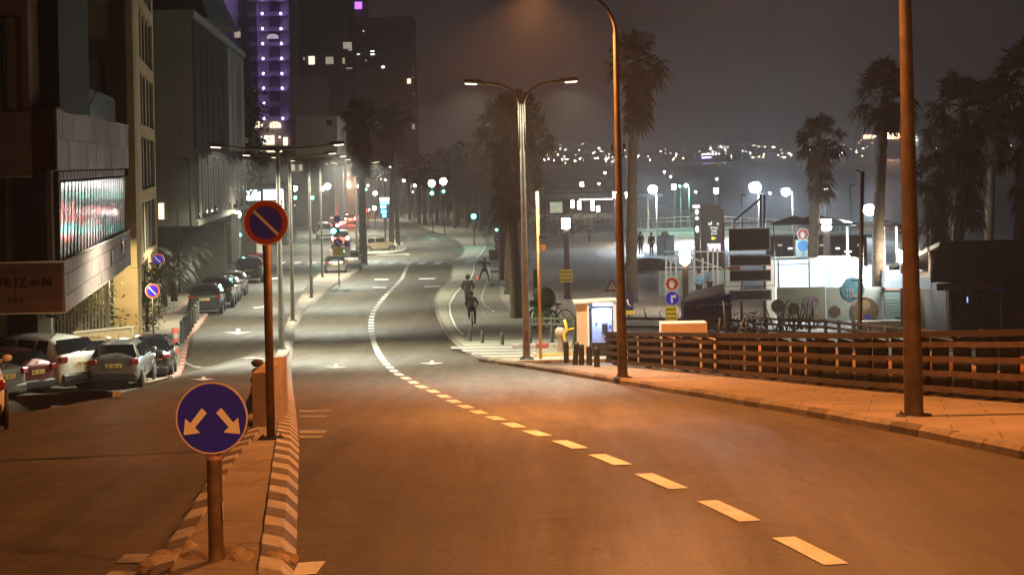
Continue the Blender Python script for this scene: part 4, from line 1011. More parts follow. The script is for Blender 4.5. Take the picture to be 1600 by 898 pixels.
def car(kind, paint_, label, loc, rz, group=None, lit=False, sc=1.0, plate=True, lowtrim=True, name='parked_car', tailm=None):
    c = CARS[kind]; L, W, H = c['L'], c['W'], c['H']; hw = W / 2
    t = thing(name, label, 'van' if kind == 'van' else 'car', loc, rz, group, sc)
    m = MB(); vs = []; K = 15
    for (fy, zl, zb, zr, wf) in c['st']:
        w = hw * wf; green = zr - zb > .1; wr = hw * c['roofw'] * (wf if wf < 1 else 1) if green else w * .86
        half = [(w * .86, zl), (w * .985, zl + .10), (w, (zl + zb) * .5 + .02), (w * .965, zb), (wr + (.02 if green else 0), zr - (.05 if green else .01)), (wr * .72, zr), (0, zr + (.02 if green else .015))]
        row = [(x_, fy * L, z_) for x_, z_ in half] + [(-x_, fy * L, z_) for x_, z_ in half[-2::-1]]
        vs += row
    n = 13; S = len(c['st'])
    fs = [(j*n+i, j*n+i+1, (j+1)*n+i+1, (j+1)*n+i) for j in range(S-1) for i in range(n-1)]
    fs += [((j+1)*n, (j+1)*n + n-1, j*n + n-1, j*n) for j in range(S-1)]
    fs += [tuple(range(n)), tuple(range((S-1)*n + n-1, (S-1)*n-1, -1))]
    m.add(vs, fs, True); body = m.build('body', paint_, t)
    sm = body.modifiers.new('smooth', 'SUBSURF'); sm.levels = 1; sm.render_levels = 1
    def slab(pts, nm, mm, par, th=.012):
        a, b, d = Vector(pts[0]), Vector(pts[1]), Vector(pts[-1]); nr = (b - a).cross(d - a).normalized()
        q = MB(); q.prism([Vector(p) for p in pts], nr * 0, nr * th); return q.build(nm, mm, par)
    y0, z0, y1, z1 = c['rw']; wa, wb = hw * .86, hw * c['roofw'] * .93
    slab([(-wa, y0*L - .012, z0), (wa, y0*L - .012, z0), (wb, y1*L - .015, z1), (-wb, y1*L - .015, z1)], 'rear_window', M_CGLASS, t, -.02)
    y0, z0, y1, z1 = c['ws']
    slab([(wa, y0*L + .01, z0), (-wa, y0*L + .01, z0), (-wb, y1*L + .015, z1), (wb, y1*L + .015, z1)], 'windscreen', M_CGLASS, t, -.02)
    rz_ = H - .10
    for s_ in (-1, 1):
        for (a, b) in c['side']:
            zlo = 1.0 if kind in ('hatch', 'sedan') else (1.13 if kind == 'suv' else 1.18)
            xl_, xh = s_ * (hw * .965 + .004), s_ * (hw * (c['roofw'] + .03) + .022)
            q = MB(); ins_ = .06 if b == c['side'][-1][1] else 0
            P = [(xl_, a*L, zlo), (xl_, b*L + (.22 if ins_ else 0), zlo), (xh, b*L - .05, rz_ - .03), (xh, a*L + (.08 if (a, b) == c['side'][0] else 0), rz_ - .05)]
            if s_ < 0: P = P[::-1]
            q.prism([Vector(p) for p in P], (s_ * -.01, 0, 0), (s_ * .014, 0, 0)); q.build('side_window', M_CGLASS, t)
        q = MB(); q.sphere((s_ * (hw + .10), .14 * L, zlo + .05), .1, 8, 6, (1, .6, .75)); q.box((s_ * (hw + .02), .14 * L, zlo + .02), (.12, .05, .04)); q.build('mirror', paint_, t)
        ty = -.5 * L + .05; tz = {'hatch': .90, 'suv': 1.02, 'sedan': .84, 'van': 1.12}[kind]
        q = MB(); q.box((s_ * (hw * .78), ty - .015, tz), (.26, .13, .17 if kind != 'van' else .34), rz=s_ * .28, bev=.03)
        q.build('tail_light', tailm or (M_BRAKE if lit else M_TAIL), t)
        q = MB(); q.box((s_ * (hw * .74), .475 * L, .72 if kind != 'suv' else .84), (.34, .16, .14), rz=s_ * -.3, bev=.03); q.build('headlight', M_HEADL, t)
        for yy in (-.31 * L, .32 * L):
            R = .33 if kind in ('suv', 'van') else .30
            q = MB(); q.tube([(s_ * (hw * .93), yy, R), (s_ * (hw + .012), yy, R)], R + .07, 20); q.build('wheel_arch', M_TRIM, t)
            q = MB(); q.tube([(s_ * (hw * .80), yy, R), (s_ * (hw * .985), yy, R), (s_ * (hw + .02), yy, R)], [R, R, R - .03], 20); wh = q.build('wheel', M_TYRE, t)
            q = MB(); q.tube([(s_ * (hw + .015), yy, R), (s_ * (hw + .03), yy, R)], [R * .62, R * .55], 14); q.build('rim', M_RIM, wh)
    q = MB(); q.box((0, -.5 * L + .02, .40 if kind != 'suv' else .48), (W * .86, .14, .26), bev=.05); q.build('bumper', M_TRIM if lowtrim else paint_, t)
    q = MB(); q.box((0, .5 * L - .03, .38), (W * .8, .12, .22), bev=.05); q.build('front_bumper', M_TRIM, t)
    if plate:
        pz = {'hatch': .78, 'suv': .86, 'sedan': .72, 'van': .85}[kind]
        q = MB(); q.box((0, -.5 * L - .03, pz), (.52, .02, .125)); pl = q.build('number_plate', M_PLATE, t)
        for k in range(7):
            if k in (2, 5): continue
            q = MB(); q.box((-.18 + k * .06, -.5 * L - .045, pz), (.028, .006, .075)); q.build('digit', M_TRIM, pl)
    q = MB(); y0, z0, y1, z1 = c['rw']; q.tube([(0, y0*L - .04, z0 + .02), (.30, y0*L - .02, z0 + .10)], .012, 5); q.build('wiper', M_TRIM, t)
    q = MB(); q.tube([(0, -.2*L, H), (0, -.26*L, H + .22)], [.012, .005], 5); q.build('antenna', M_TRIM, t)
    if lit:
        light('brake_light_glow', 'POINT', (0, -.5 * L - .35, tz), 60 if lit is True else lit, (1, .05, .03), t, .15)
    return t
def cpos(px, d): 
    x_ = X(px, d); return Vector((x_, d, gz(x_, d)))
P_WHITE = paintm('white', (.62, .60, .54), 0, .35); P_RED = paintm('dark_red', (.10, .008, .006)); P_SILV = paintm('silver', (.19, .18, .17), .6)
P_GOLD = paintm('champagne', (.42, .30, .17), .5); P_BLK = paintm('black', (.01, .01, .012), .2, .2); P_DGREY = paintm('dark_grey', (.035, .036, .036), .5, .28); P_GREY = paintm('grey', (.20, .20, .19), .6)
car('hatch', P_BLK, 'small black hatchback at the right end of the angled cars, beside the bollards', cpos(214, 66.0) + Vector((0, 1.6, 0)), .13)
car('hatch', P_SILV, 'silver hatchback in front of the small black one, seen from its rear corner', cpos(170, 61.5) + Vector((0, 1.6, 0)), .05, sc=1.0)
car('sedan', P_GOLD, 'champagne coloured saloon between the white off-roader and the silver hatchback', cpos(138, 64.5) + Vector((-.3, 1.8, 0)), .35)
car('suv', P_WHITE, 'large white off-roader with dark windows parked askew behind the kerb', Vector((-15.85, 62.4, gz(-15.85, 62.4))), 1.0, sc=1.1)
car('hatch', P_RED, 'dark red hatchback parked askew in front of the white off-roader', Vector((-16.4, 60.1, gz(-16.4, 60.1))), 1.0)
car('hatch', P_SILV, 'silver car cut off by the frame at the end of the angled row', Vector((-16.6, 57.4, gz(-16.6, 57.4))), 1.0, lowtrim=False)
car('sedan', P_WHITE, 'white car at the frame edge, only its rear corner showing on the near road', cpos(-74, 29.0) + Vector((-.58, 1.9, 0)), .30, sc=.85)
GK = 'cars parked in a row along the left kerb'
car('hatch', P_DGREY, 'dark grey hatchback, the nearest of the row along the left pavement', cpos(317, 105) + Vector((-.25, 2, 0)), .10, GK, sc=1.10)
car('suv', P_BLK, 'black van-like car with roof rails directly in front of the dark grey hatchback', cpos(331, 111.5) + Vector((-.1, 2, 0)), .10, GK, sc=1.08)
car('hatch', P_SILV, 'silver car third in the row along the left pavement', cpos(343, 118) + Vector((-.1, 2, 0)), .10, GK, sc=1.05)
car('hatch', P_GREY, 'grey car at the far end of the row along the left pavement', cpos(354, 125) + Vector((0, 2, 0)), .10, GK, sc=1.05)
car('suv', P_BLK, 'black estate-like off-roader further along with one red rear light catching light', cpos(381, 142) + Vector((0, 2, 0)), .11, GK, sc=1.15)
car('suv', P_RED, 'dark red off-roader just ahead of the black one on the left street', cpos(393, 150) + Vector((0, 2, 0)), .11, GK, sc=1.1)
car('hatch', P_GREY, 'silver grey hatchback parked beside the bus stop sign on the median', cpos(517, 152) + Vector((0, 2, 0)), .12, sc=1.0, lowtrim=False)
car('suv', P_GREY, 'grey car parked ahead of the silver grey hatchback by the palm trunk', cpos(541, 158) + Vector((0, 2, 0)), .12, sc=.95)
car('hatch', P_GOLD, 'pale green tinged hatchback seen from the side behind the big palm trunk', cpos(584, 192) + Vector((0, 2, 0)), -1.1)
car('van', P_WHITE, 'white delivery van waiting on the far left street', cpos(505, 232), .08)
car('van', P_WHITE, 'white box van next to the bus stop sign behind the grey cars', cpos(530, 205), .08, lit=30)
fars = [(528, 262, 'suv', 1), (516, 290, 'hatch', 1), (534, 305, 'hatch', 1), (545, 285, 'sedan', 1), (512, 330, 'van', 1), (540, 345, 'hatch', 1), (568, 330, 'suv', 1), (500, 250, 'hatch', 0), (486, 300, 'sedan', 0), (521, 255, 'van', 1)]
lbs = ['off-roader with glaring brake lights at the far junction', 'small car with brake lights beyond the junction', 'car with lit rear lights in the second queue row', 'saloon with lit rear lights right of the queue', 'van with lit rear lights deep in the far queue', 'last small car of the far red queue', 'car with rear lights glimpsed between the palm trunks', 'dark car parked unlit at the far kerb', 'pale saloon under the far street lamps', 'boxy van heading the red queue at the lights']
for (px, d, k, l), lb in zip(fars, lbs):
    car(k, [P_WHITE, P_SILV, P_GREY, P_RED][d % 4], lb, cpos(px, d), .1, 'cars queuing with brake lights far down the street' if l else None, lit=330 if l else False, name='car')
# ---------------------------------------------------------------- palms, trees and shrubs
M_FROND = mat('palm_frond', (.034, .028, .012), .75, var=.35, scale=1.5)
M_DEADF = mat('dead_frond', (.042, .026, .014), .9, var=.35, scale=1.5)
M_TRUNK = mat('palm_trunk', (.075, .056, .04), .95, var=.4, scale=5, bump=.8)
M_BARK = mat('bark', (.08, .06, .045), .95, var=.3, scale=4)
M_LEAF = mat('leaf_dark', (.045, .055, .02), .7, var=.4, scale=3)
M_LEAF2 = mat('leaf_olive', (.08, .085, .03), .7, var=.4, scale=3)
def fan(mb, base, dirv, ln, rad, droop, rnd, nseg=11):
    """one fan leaf: stalk, then narrow segments spread in the leaf's plane and drooping at the tips"""
    d = dirv.normalized(); side = d.cross(Vector((0, 0, 1)))
    side = side.normalized() if side.length > .05 else Vector((1, 0, 0))
    up = side.cross(d).normalized()
    tw = rnd.uniform(-.5, .5); side, up = side * cos(tw) + up * sin(tw), up * cos(tw) - side * sin(tw)
    mid = base + d * ln * .5 + Vector((0, 0, .06 * ln)); tip = base + d * ln - Vector((0, 0, droop * ln * .15))
    w = .022; mb.add([base - side*w, base + side*w, mid + side*w, mid - side*w, tip + side*w*.7, tip - side*w*.7], [(0, 1, 2, 3), (3, 2, 4, 5)])
    for k in range(nseg):
        a = (k / (nseg - 1) - .5) * rnd.uniform(2.5, 3.1); r = rad * (1 - .25 * abs(a) / 1.5) * rnd.uniform(.85, 1.12)
        v = d * cos(a) + side * sin(a) + up * (.12 * cos(a * 2)); p1 = tip + v * r * .55 ; e = side * cos(a) - d * sin(a); ww = r * .085
        p2 = tip + v * r - Vector((0, 0, droop * r * rnd.uniform(.3, .7)))
        mb.add([tip, p1 - e * ww, p2, p1 + e * ww], [(0, 1, 2, 3)])
def crown_mesh(seed, n_live, n_dead, R, skirt):
    rnd = random.Random(seed); mb = MB(); mb.m = 0
    for i in range(n_live):
        el = rnd.uniform(-.75, 1.25) if i > n_live * .2 else rnd.uniform(.4, 1.5); az = i * 2.39996 + rnd.uniform(-.3, .3)
        d = Vector((cos(az) * cos(el), sin(az) * cos(el), sin(el)))
        fan(mb, Vector((0, 0, rnd.uniform(-.25, .25))), d, R * rnd.uniform(.42, .62), R * rnd.uniform(.42, .58), .45 + (1.25 - el) * .35, rnd)
    mb.m = 1
    for i in range(n_dead):
        z = -skirt * rnd.random() ** 1.1; az = rnd.uniform(0, 2*pi); el = rnd.uniform(-1.45, -.85) - .05
        d = Vector((cos(az) * cos(el), sin(az) * cos(el), sin(el)))
        fan(mb, Vector((cos(az) * .18, sin(az) * .18, z)), d, R * rnd.uniform(.28, .42), R * rnd.uniform(.34, .46), .5, rnd, 8)
    return mb
CROWNS = []
for sd_, nl, nd, R, sk in ((1, 64, 26, 1.9, .8), (2, 56, 70, 1.9, 2.6), (3, 60, 120, 2.0, 4.2), (4, 42, 18, 1.7, .5)):
    me = crown_mesh(sd_, nl, nd, R, sk)
    o = me.build('crown', [M_FROND, M_DEADF]); CROWNS.append(o.data); bpy.data.objects.remove(o)
def palm(base, H, r, label, var=0, sc=1.0, group='tall fan palms', lean=(0, 0), rz=None, name='palm_tree', shag=1.0):
    t = thing(name, label, 'palm tree', base, 0, group)
    mb = MB(); n = 12; K = max(10, int(H * 2.2)); rnd = random.Random(int(abs(base[0] * 31 + base[1] * 7)))
    pts = []; rs = []
    for k in range(K + 1):
        q = k / K; pts.append((lean[0] * q * q, lean[1] * q * q, -.3 + (H + .3) * q)); rs.append((r * (1.25 - .45 * q) + (.12 * r if k % 2 else 0) * shag) * rnd.uniform(.95, 1.05) * (1.25 if k == 0 else 1))
    mb.tube(pts, rs, n)
    for k in range(int(H * 7 * shag)):
        q = rnd.random(); a = rnd.uniform(0, 2*pi); rr = r * (1.22 - .42 * q); z = H * q; c = Vector((lean[0]*q*q + cos(a) * rr, lean[1]*q*q + sin(a) * rr, z)); e = Vector((-sin(a), cos(a), 0)) * .05
        mb.add([c - e, c + e, c + Vector((cos(a) * .09, sin(a) * .09, .14))], [(0, 1, 2)])
    mb.build('trunk', M_TRUNK, t)
    o = bpy.data.objects.new('crown', CROWNS[var]); COL.objects.link(o); o.parent = t; o.location = (lean[0], lean[1], H); o.scale = (sc,) * 3; o.rotation_euler = (0, 0, rnd.uniform(0, 6) if rz is None else rz)
    return t
def palm_px(bx, by, ty, r, label, var=0, sc=1.0, d=None, plaza=False, tx=None, **k):
    """trunk base on the sight line bx,by; crown centre at image height ty"""
    if plaza: d = 9.0 / ((by - 250 + (bx - 800) * .021) / 3000.0)
    if d: b = Vector((X(bx, d), d, 0)); b.x = pt(bx, by, d).x; b.z = gz(b.x, d)
    else: b = gp(bx, by); d = b.y
    H = pt(tx or bx, ty, d).z - b.z
    dx = pt(tx, ty, d).x - b.x if tx else 0
    return palm(b, H, r, label, var, sc, lean=(dx, 0), **k)
palm_px(568, 413, 182, .27, 'thick crowned fan palm at the kerb by the zebra crossing, left of the road', 2, 1.0, tx=563)
palm_px(612, 387, 183, .22, 'tall fan palm on the far road island, right of the kerbside one', 1, 1.0, tx=620)
palm_px(622, 385, 196, .20, 'fan palm behind the island palm with a thinner trunk', 0, .95, tx=606)
for bx, by, ty, tx, v, lb, s_ in ((787, 440, 205, 800, 2, 'leftmost trunk of the dark palm cluster beside the cycle lane', .95), (797, 462, 185, 812, 2, 'middle palm of the dark cluster beside the cycle lane, hung with dead fronds', 1.0), (808, 500, 200, 790, 2, 'nearest palm of the dark cluster, trunk next to the green hire bicycles', .88), (818, 455, 215, 830, 1, 'palm of the dark cluster with its crown behind the double armed lamp', .95), (803, 430, 235, 805, 2, 'palm at the back of the dark cluster beside the cycle lane', 1.0)):
    palm_px(bx, by, ty, .27, lb, v, s_, tx=tx)
palm_px(988, 495, 98, .26, 'very tall palm standing right behind the orange lamp post', 1, 1.08, plaza=True, tx=995)
palm_px(1270, 500, 222, .25, 'shaggy trunked palm in front of the white hoarding', 1, .88, plaza=True, tx=1281, shag=1.6)
palm_px(1372, 515, 150, .27, 'palm left of the thick lamp post with its crown touching it', 0, 1.05, plaza=True, tx=1384)
palm_px(1460, 520, 275, .24, 'skirted low palm in front of the dark building', 2, .75, plaza=True, tx=1462)
palm_px(1497, 517, 175, .27, 'big palm with a wide ragged crown in front of the dark building', 2, 1.12, plaza=True, tx=1506)
palm_px(1592, 522, 130, .27, 'palm at the frame edge with its crown above the dark building', 2, 1.2, plaza=True, tx=1612)
palm_px(1448, 505, 215, .2, 'palm mostly hidden behind the wide crowned one', 1, .7, plaza=True, tx=1475)
palm_px(1545, 505, 165, .22, 'palm standing between the ragged crowned palm and the frame edge', 1, .95, plaza=True, tx=1556)
# the far row along the promenade
far_p = [(655, 350, 262, 0), (664, 352, 272, 3), (683, 352, 258, 1), (692, 354, 268, 0), (711, 358, 250, 2), (716, 354, 262, 1), (728, 357, 246, 2), (741, 360, 256, 1), (752, 362, 262, 2), (700, 345, 255, 1), (734, 350, 268, 2), (759, 352, 255, 1), (766, 366, 270, 2), (640, 345, 268, 3), (672, 343, 258, 1), (722, 343, 254, 2), (745, 345, 248, 2), (776, 372, 262, 1), (628, 340, 262, 3), (649, 341, 255, 3), (602, 345, 268, 3), (588, 340, 262, 3), (690, 341, 248, 1)]
for i, (bx, by, ty, v) in enumerate(far_p):
    palm_px(bx, by, ty, .22, 'small distant fan palm ' + ('left of the paired globe signals' if bx < 670 else 'behind the paired globe signals' if bx < 702 else 'between the globe signals and the pavilion' if bx < 735 else 'just left of the dark palm cluster') + ', in the dark row', v, 1.0 if i % 3 else 1.2, group='distant palms along the far promenade', shag=.0)
t = palm_px(409, 300, 250, .16, 'small palm lit yellow from below in front of the hotel tower entrance', 3, .78, d=205, shag=.2)
light('uplight', 'SPOT', (0.3, -1.4, 2.2), 170, (1, .86, .35), t, .1, 50, .5, aim=(-.1, .45, 2.6))

def foliage(mb, c, rad, n, leaf, rnd, clump=14):
    c = Vector(c); m_ = [0, 1]
    for k in range(max(1, n // clump)):
        while True:
            p = Vector((rnd.uniform(-1, 1), rnd.uniform(-1, 1), rnd.uniform(-1, 1)))
            if .25 < p.length < 1: break
        cc = c + Vector((p.x * rad[0], p.y * rad[1], p.z * rad[2])); cr = leaf * 2.6; mb.m = rnd.choice((0, 0, 1))
        for q in range(clump):
            o = cc + Vector((rnd.gauss(0, cr), rnd.gauss(0, cr), rnd.gauss(0, cr * .8)))
            a = Vector((rnd.uniform(-1, 1), rnd.uniform(-1, 1), rnd.uniform(-.7, .7))).normalized(); b = a.cross(Vector((rnd.uniform(-1, 1), rnd.uniform(-1, 1), 1))).normalized()
            l = leaf * rnd.uniform(.7, 1.4)
            mb.add([o - a * l, o + b * l * .45, o + a * l, o - b * l * .45], [(0, 1, 2, 3)])
def tree(base, H, blobs, label, r=.18, cat='tree', name='tree', leaf=.16, dens=1.0, ms=None, group=None, seed=1, limbs=True):
    t = thing(name, label, cat, base, 0, group); rnd = random.Random(seed)
    mb = MB(); z0 = blobs[0][2]
    mb.tube([(0, 0, -.3), (.05, 0, z0 * .5), (0, 0, z0)], [r * 1.4, r, r * .7], 8)
    if limbs:
        for (x_, y_, z_, a, b, c_) in blobs: mb.tube([(0, 0, z0 * .6), (x_ * .5, y_ * .5, (z0 * .6 + z_) / 2 + .2), (x_, y_, z_)], [r * .6, r * .4, r * .15], 6)
    mb.build('trunk', M_BARK, t)
    fb = MB()
    for (x_, y_, z_, a, b, c_) in blobs: foliage(fb, (x_, y_, z_), (a, b, c_), int(a * b * c_ / (leaf ** 2) * 9 * dens) + 60, leaf, rnd)
    fb.build('crown', ms or [M_LEAF, M_LEAF2], t)
    return t
b = Vector((X(374, 205), 205, -9)); tree(b, 18, [(0, 0, 12, 2.2, 2, 3.0), (-1.2, 0, 9, 1.8, 1.6, 2.4), (1.0, 0, 15, 1.5, 1.5, 2.4), (.2, 0, 7.5, 2.0, 1.6, 1.5)], 'dark leafy tree standing against the long grey block and the hotel tower', .3, leaf=.26, seed=4)
b = gp(362, 397); tree(b, 2, [(0, 0, 1.2, 1.2, 1.1, 1.0)], 'round clipped dark hedge in front of the white annex', .08, 'hedge', 'hedge', .09, 1.2, seed=5, limbs=False)
b = gp(297, 440); b = Vector((b.x, b.y + 2, gz(b.x, b.y))); tree(b, 2, [(0, 0, .9, .5, .5, .9)], 'small green bush beside the pale blue doorway', .05, 'bush', 'bush', .08, 1.2, seed=6, limbs=False)
# vine on the corner of the beige block
v = thing('climbing_plant', 'climbing plant hanging on the street corner of the beige block', 'plant', (X(222, 88), 88, -7.6)); fb = MB(); rnd = random.Random(9)
for k in range(7): foliage(fb, (rnd.uniform(-.15, .35), rnd.uniform(-1, 2), .6 + k * .38), (.45 + .1 * (k > 4), .8, .35), 260, .085, rnd)
for k in range(4): foliage(fb, (.5 + k * .28, 0, 2.75 + .1 * sin(k)), (.3, .5, .22), 200, .085, rnd)
fb.build('leaves', [M_LEAF, M_LEAF2], v)
mb = MB(); mb.tube([(0, 0, -.6), (.1, 0, 1), (0, 0, 3)], [.07, .05, .03], 6); mb.build('stem', M_BARK, v)
# feather palms behind the garden wall
def featherpalm(base, R, n, label, seed):
    t = thing('sago_palm', label, 'palm', base, 0); rnd = random.Random(seed); mb = MB()
    for i in range(n):
        az = i * 2.4; el = rnd.uniform(.1, 1.3); d = Vector((cos(az) * cos(el), sin(az) * cos(el), sin(el))); side = d.cross(Vector((0, 0, 1))).normalized(); p = Vector((0, 0, 0)); prev = None
        for k in range(12):
            q = k / 11; p = p + d * (R / 12); d = (d + Vector((0, 0, -.16))).normalized()
            l = .42 * R * .5 * sin(pi * (.12 + .85 * q)) + .03
            for s_ in (-1, 1):
                e = (side * s_ + d * .7).normalized(); mb.add([p, p + d * .05, p + e * l - Vector((0, 0, .12 * l)), ], [(0, 1, 2)])
                mb.add([p + d * R / 24, p + d * (R / 24 + .05), p + d * R / 24 + e * l - Vector((0, 0, .12 * l)), ], [(0, 1, 2)])
    mb.build('fronds', mat('sago_green', (.03, .038, .024), .6, var=.3, scale=2), t)
    mb = MB(); mb.tube([(0, 0, -2.2), (0, 0, .1)], [.22, .16], 8); mb.build('trunk', M_TRUNK, t)
featherpalm(Vector((X(268, 116), 116, -5.9)), 1.9, 34, 'feathery sago palm arching over the graffitied wall, in front', 1)
featherpalm(Vector((X(292, 124), 124, -5.5)), 2.0, 34, 'feathery sago palm arching over the graffitied wall, further back', 2)
featherpalm(Vector((X(252, 112), 112, -6.3)), 1.8, 26, 'feathery sago palm at the corner of the beige block', 3)
# bare shrub on the hotel terrace
bt = thing('bare_shrub', 'leafless shrub on the hotel terrace behind the thin railing', 'shrub', (X(108, 62), 62, zb3)); rnd = random.Random(3); mb = MB()
for k in range(16):
    a = rnd.uniform(0, 2*pi); p = Vector((rnd.uniform(-.5, .5), 0, 0)); q = p + Vector((rnd.uniform(-.5, .7), rnd.uniform(-.2, .2), rnd.uniform(.4, 1.2))); mb.tube([p, (p + q) / 2 + Vector((.06, 0, -.05)), q], [.02, .014, .006], 5)
mb.build('branches', M_BARK, bt)

b = Vector((X(118, 81.5), 81.5, -8.0)); t = tree(b, 2, [(-1.0, 0, 1.4, 1.3, .5, 1.7), (.6, 0, 1.6, 1.3, .5, 1.9)], 'dark garden hedge behind the white bar railing', .06, 'hedge', 'hedge', .10, 1.6, seed=22, limbs=False)
q = MB(); q.box((-.1, 1.2, 1.7), (X(168, 82) - X(70, 82), .15, 4.4)); o = q.build('garden_screen', mat('dark_green_screen', (.012, .018, .009), .9, var=.4, scale=2)); o.location = b; tag(o, 'dark screen wall behind the garden hedge and white railing', 'screen')
# ---------------------------------------------------------------- right side: plaza, fence, booth, beach
plaza = strip('plaza_paving', lambda y: max(lerp_tab(E_PROM_R, y), bay(y) + 2.0) + 1.25, lambda y: 12 + (y - 60) * .35 if y < 130 else 36.0, 62, 171.5, .02, M_PLAZA, nc=14, skirt=0)
# --- picket fence
M_WOODD = mat('dark_stained_wood', (.020, .011, .007), .75, var=.35, scale=4, bump=.3)
M_WOODR = mat('weathered_rail_wood', (.085, .05, .03), .75, var=.35, scale=4, bump=.3, stain=.3)
fe = thing('wooden_fence', 'wooden fence of wide dark slats and horizontal rails along the near pavement', 'fence', (0, 0, 0))
FY0, FY1 = 21.0, 50.2
def fpt(y, off=0.0): return Vector((lerp_tab(FENCE, y) + off, y, gz(lerp_tab(FENCE, y), y) + KERB_H))
def hs(y): return .93 - .24 * (y - 29) / 21
fps = []; y = FY1
while y > FY0:
    fps.append(y); s_ = (lerp_tab(FENCE, y) - lerp_tab(FENCE, y - .2)) / .2; y -= .84 / sqrt(1 + s_ * s_)
for k, y_ in enumerate(fps):
    P = fpt(y_, .12); s_ = (lerp_tab(FENCE, y_ + .2) - lerp_tab(FENCE, y_ - .2)) / .4; rz_ = atan2(1, s_) 
    m = MB(); m.box((0, 0, 0), (.60, .04, 1.02 * hs(y_))); o = m.build('slat', M_WOODD, fe); o.location = P + Vector((0, 0, .57 * hs(y_))); o.rotation_euler = (0, random.uniform(-.01, .01), rz_)
    if k % 3 == 0:
        m = MB(); m.box((0, 0, 0), (.11, .11, 1.25 * hs(y_))); o = m.build('post', M_WOODD, fe); o.location = P + Vector((.12, .04, .55 * hs(y_))); o.rotation_euler = (0, 0, rz_)
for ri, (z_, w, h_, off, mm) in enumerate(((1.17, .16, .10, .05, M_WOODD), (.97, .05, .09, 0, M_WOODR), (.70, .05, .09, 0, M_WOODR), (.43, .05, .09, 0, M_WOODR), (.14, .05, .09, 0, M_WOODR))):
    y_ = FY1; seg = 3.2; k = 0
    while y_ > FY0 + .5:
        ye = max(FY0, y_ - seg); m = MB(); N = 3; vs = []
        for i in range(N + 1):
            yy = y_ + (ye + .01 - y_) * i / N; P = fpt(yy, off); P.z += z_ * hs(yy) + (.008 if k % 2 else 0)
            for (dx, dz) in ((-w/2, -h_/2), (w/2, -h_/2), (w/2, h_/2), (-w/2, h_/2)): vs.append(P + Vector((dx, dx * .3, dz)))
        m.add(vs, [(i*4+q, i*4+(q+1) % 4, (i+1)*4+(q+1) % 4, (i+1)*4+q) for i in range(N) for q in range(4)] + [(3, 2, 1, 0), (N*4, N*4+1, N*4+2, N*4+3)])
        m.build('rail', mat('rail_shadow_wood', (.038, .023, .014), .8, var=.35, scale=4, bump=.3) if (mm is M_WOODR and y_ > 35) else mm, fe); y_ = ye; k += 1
# boards and barriers stacked behind it, lit through the gaps
bm_ = [mat('plywood_pale', (.45, .33, .20), .8, var=.15, scale=3), mat('concrete_panel', (.40, .36, .31), .85, var=.15, scale=3, stain=.3), mat('orange_board', (.40, .17, .05), .7, var=.15, scale=2), mat('pink_board', (.50, .30, .22), .8, var=.1)]
spots = [(48.6, 1, 1.3), (46.2, 1, 1.2), (44.2, 0, 1.3), (42.1, 3, 1.2), (40.0, 1, 1.3), (38.2, 1, 1.2), (36.2, 3, 1.1), (34.0, 2, 1.2), (31.8, 0, .9), (29.6, 2, 1.1), (27.5, 1, .8)]
wd = ['grey concrete slab behind the fence nearest the booth', 'pale concrete slab, second from the booth behind the fence', 'pale plywood sheet behind the fence left of the hedge', 'pinkish board behind the fence below the tarpaulin box', 'whitish concrete slab behind the fence under the hedge', 'whitish concrete slab just right of the hedge behind the fence', 'pinkish board behind the middle of the fence', 'orange board behind the fence left of the thick lamp post', 'low plywood sheet directly behind the thick lamp post', 'orange board behind the fence right of the thick lamp post', 'low grey slab behind the fence close to the frame edge']
for (y_, mi, hh), lb in zip(spots, wd):
    P = fpt(y_, .62); m = MB(); w_ = random.uniform(1.5, 2.0); hh *= .72; m.box((0, 0, hh / 2 - .35), (.08, w_ * 1.1, hh + .7), rz=-(pi/2 - atan2(1, (lerp_tab(FENCE, y_ + .2) - lerp_tab(FENCE, y_ - .2)) / .4)))
    o = m.build('board', bm_[mi]); o.location = P; tag(o, lb, 'board', 'boards and slabs stored behind the fence'); o.location.z -= .18
# --- rustic rail fences further down
def rail_fence(pts, label, zs=(0, -.42), post=2.2, m_=M_WOODR, name='rail_fence', r=.055):
    t = thing(name, label, 'fence', (0, 0, 0)); P = [pt(*p) for p in pts]
    for i in range(len(P) - 1):
        for z_ in zs:
            q = MB(); q.tube([P[i] + Vector((0, 0, z_)), P[i+1] + Vector((0, 0, z_))], r, 6); q.build('rail', m_, t)
        L = (P[i+1] - P[i]).length; n = max(1, int(L / post))
        for k in range(n + (i == len(P) - 2)):
            a = P[i].lerp(P[i+1], k / n); q = MB(); q.cyl(a + Vector((0, .03, .08)), Vector((a.x, a.y + .03, min(gz(a.x, a.y), a.z - 1.1) - .1)), r * 1.1, n=6); q.build('post', m_, t)
    return t
rail_fence([(1178, 497, 78), (1290, 502, 66), (1385, 511, 56), (1500, 521, 50)], 'rough timber rail fence sloping down behind the near fence towards the dark building', (0, -.2, -.45))
rail_fence([(1440, 522, 47), (1640, 517, 42)], 'dark timber rail fence at the frame edge behind the near fence', (0, -.3))
rail_fence([(965, 497, 80), (1100, 499, 80), (1180, 502, 80)], 'long timber rail fence behind the tarpaulin box and the hedge', (0, -.35, -.75))
rail_fence([(828, 498, 68), (897, 498, 66)], 'short dark railing between the lamp post and the booth', (0, -.2, -.95, -1.1), 1.1, mat('green_black_paint', (.05, .055, .03), .6, var=.2))
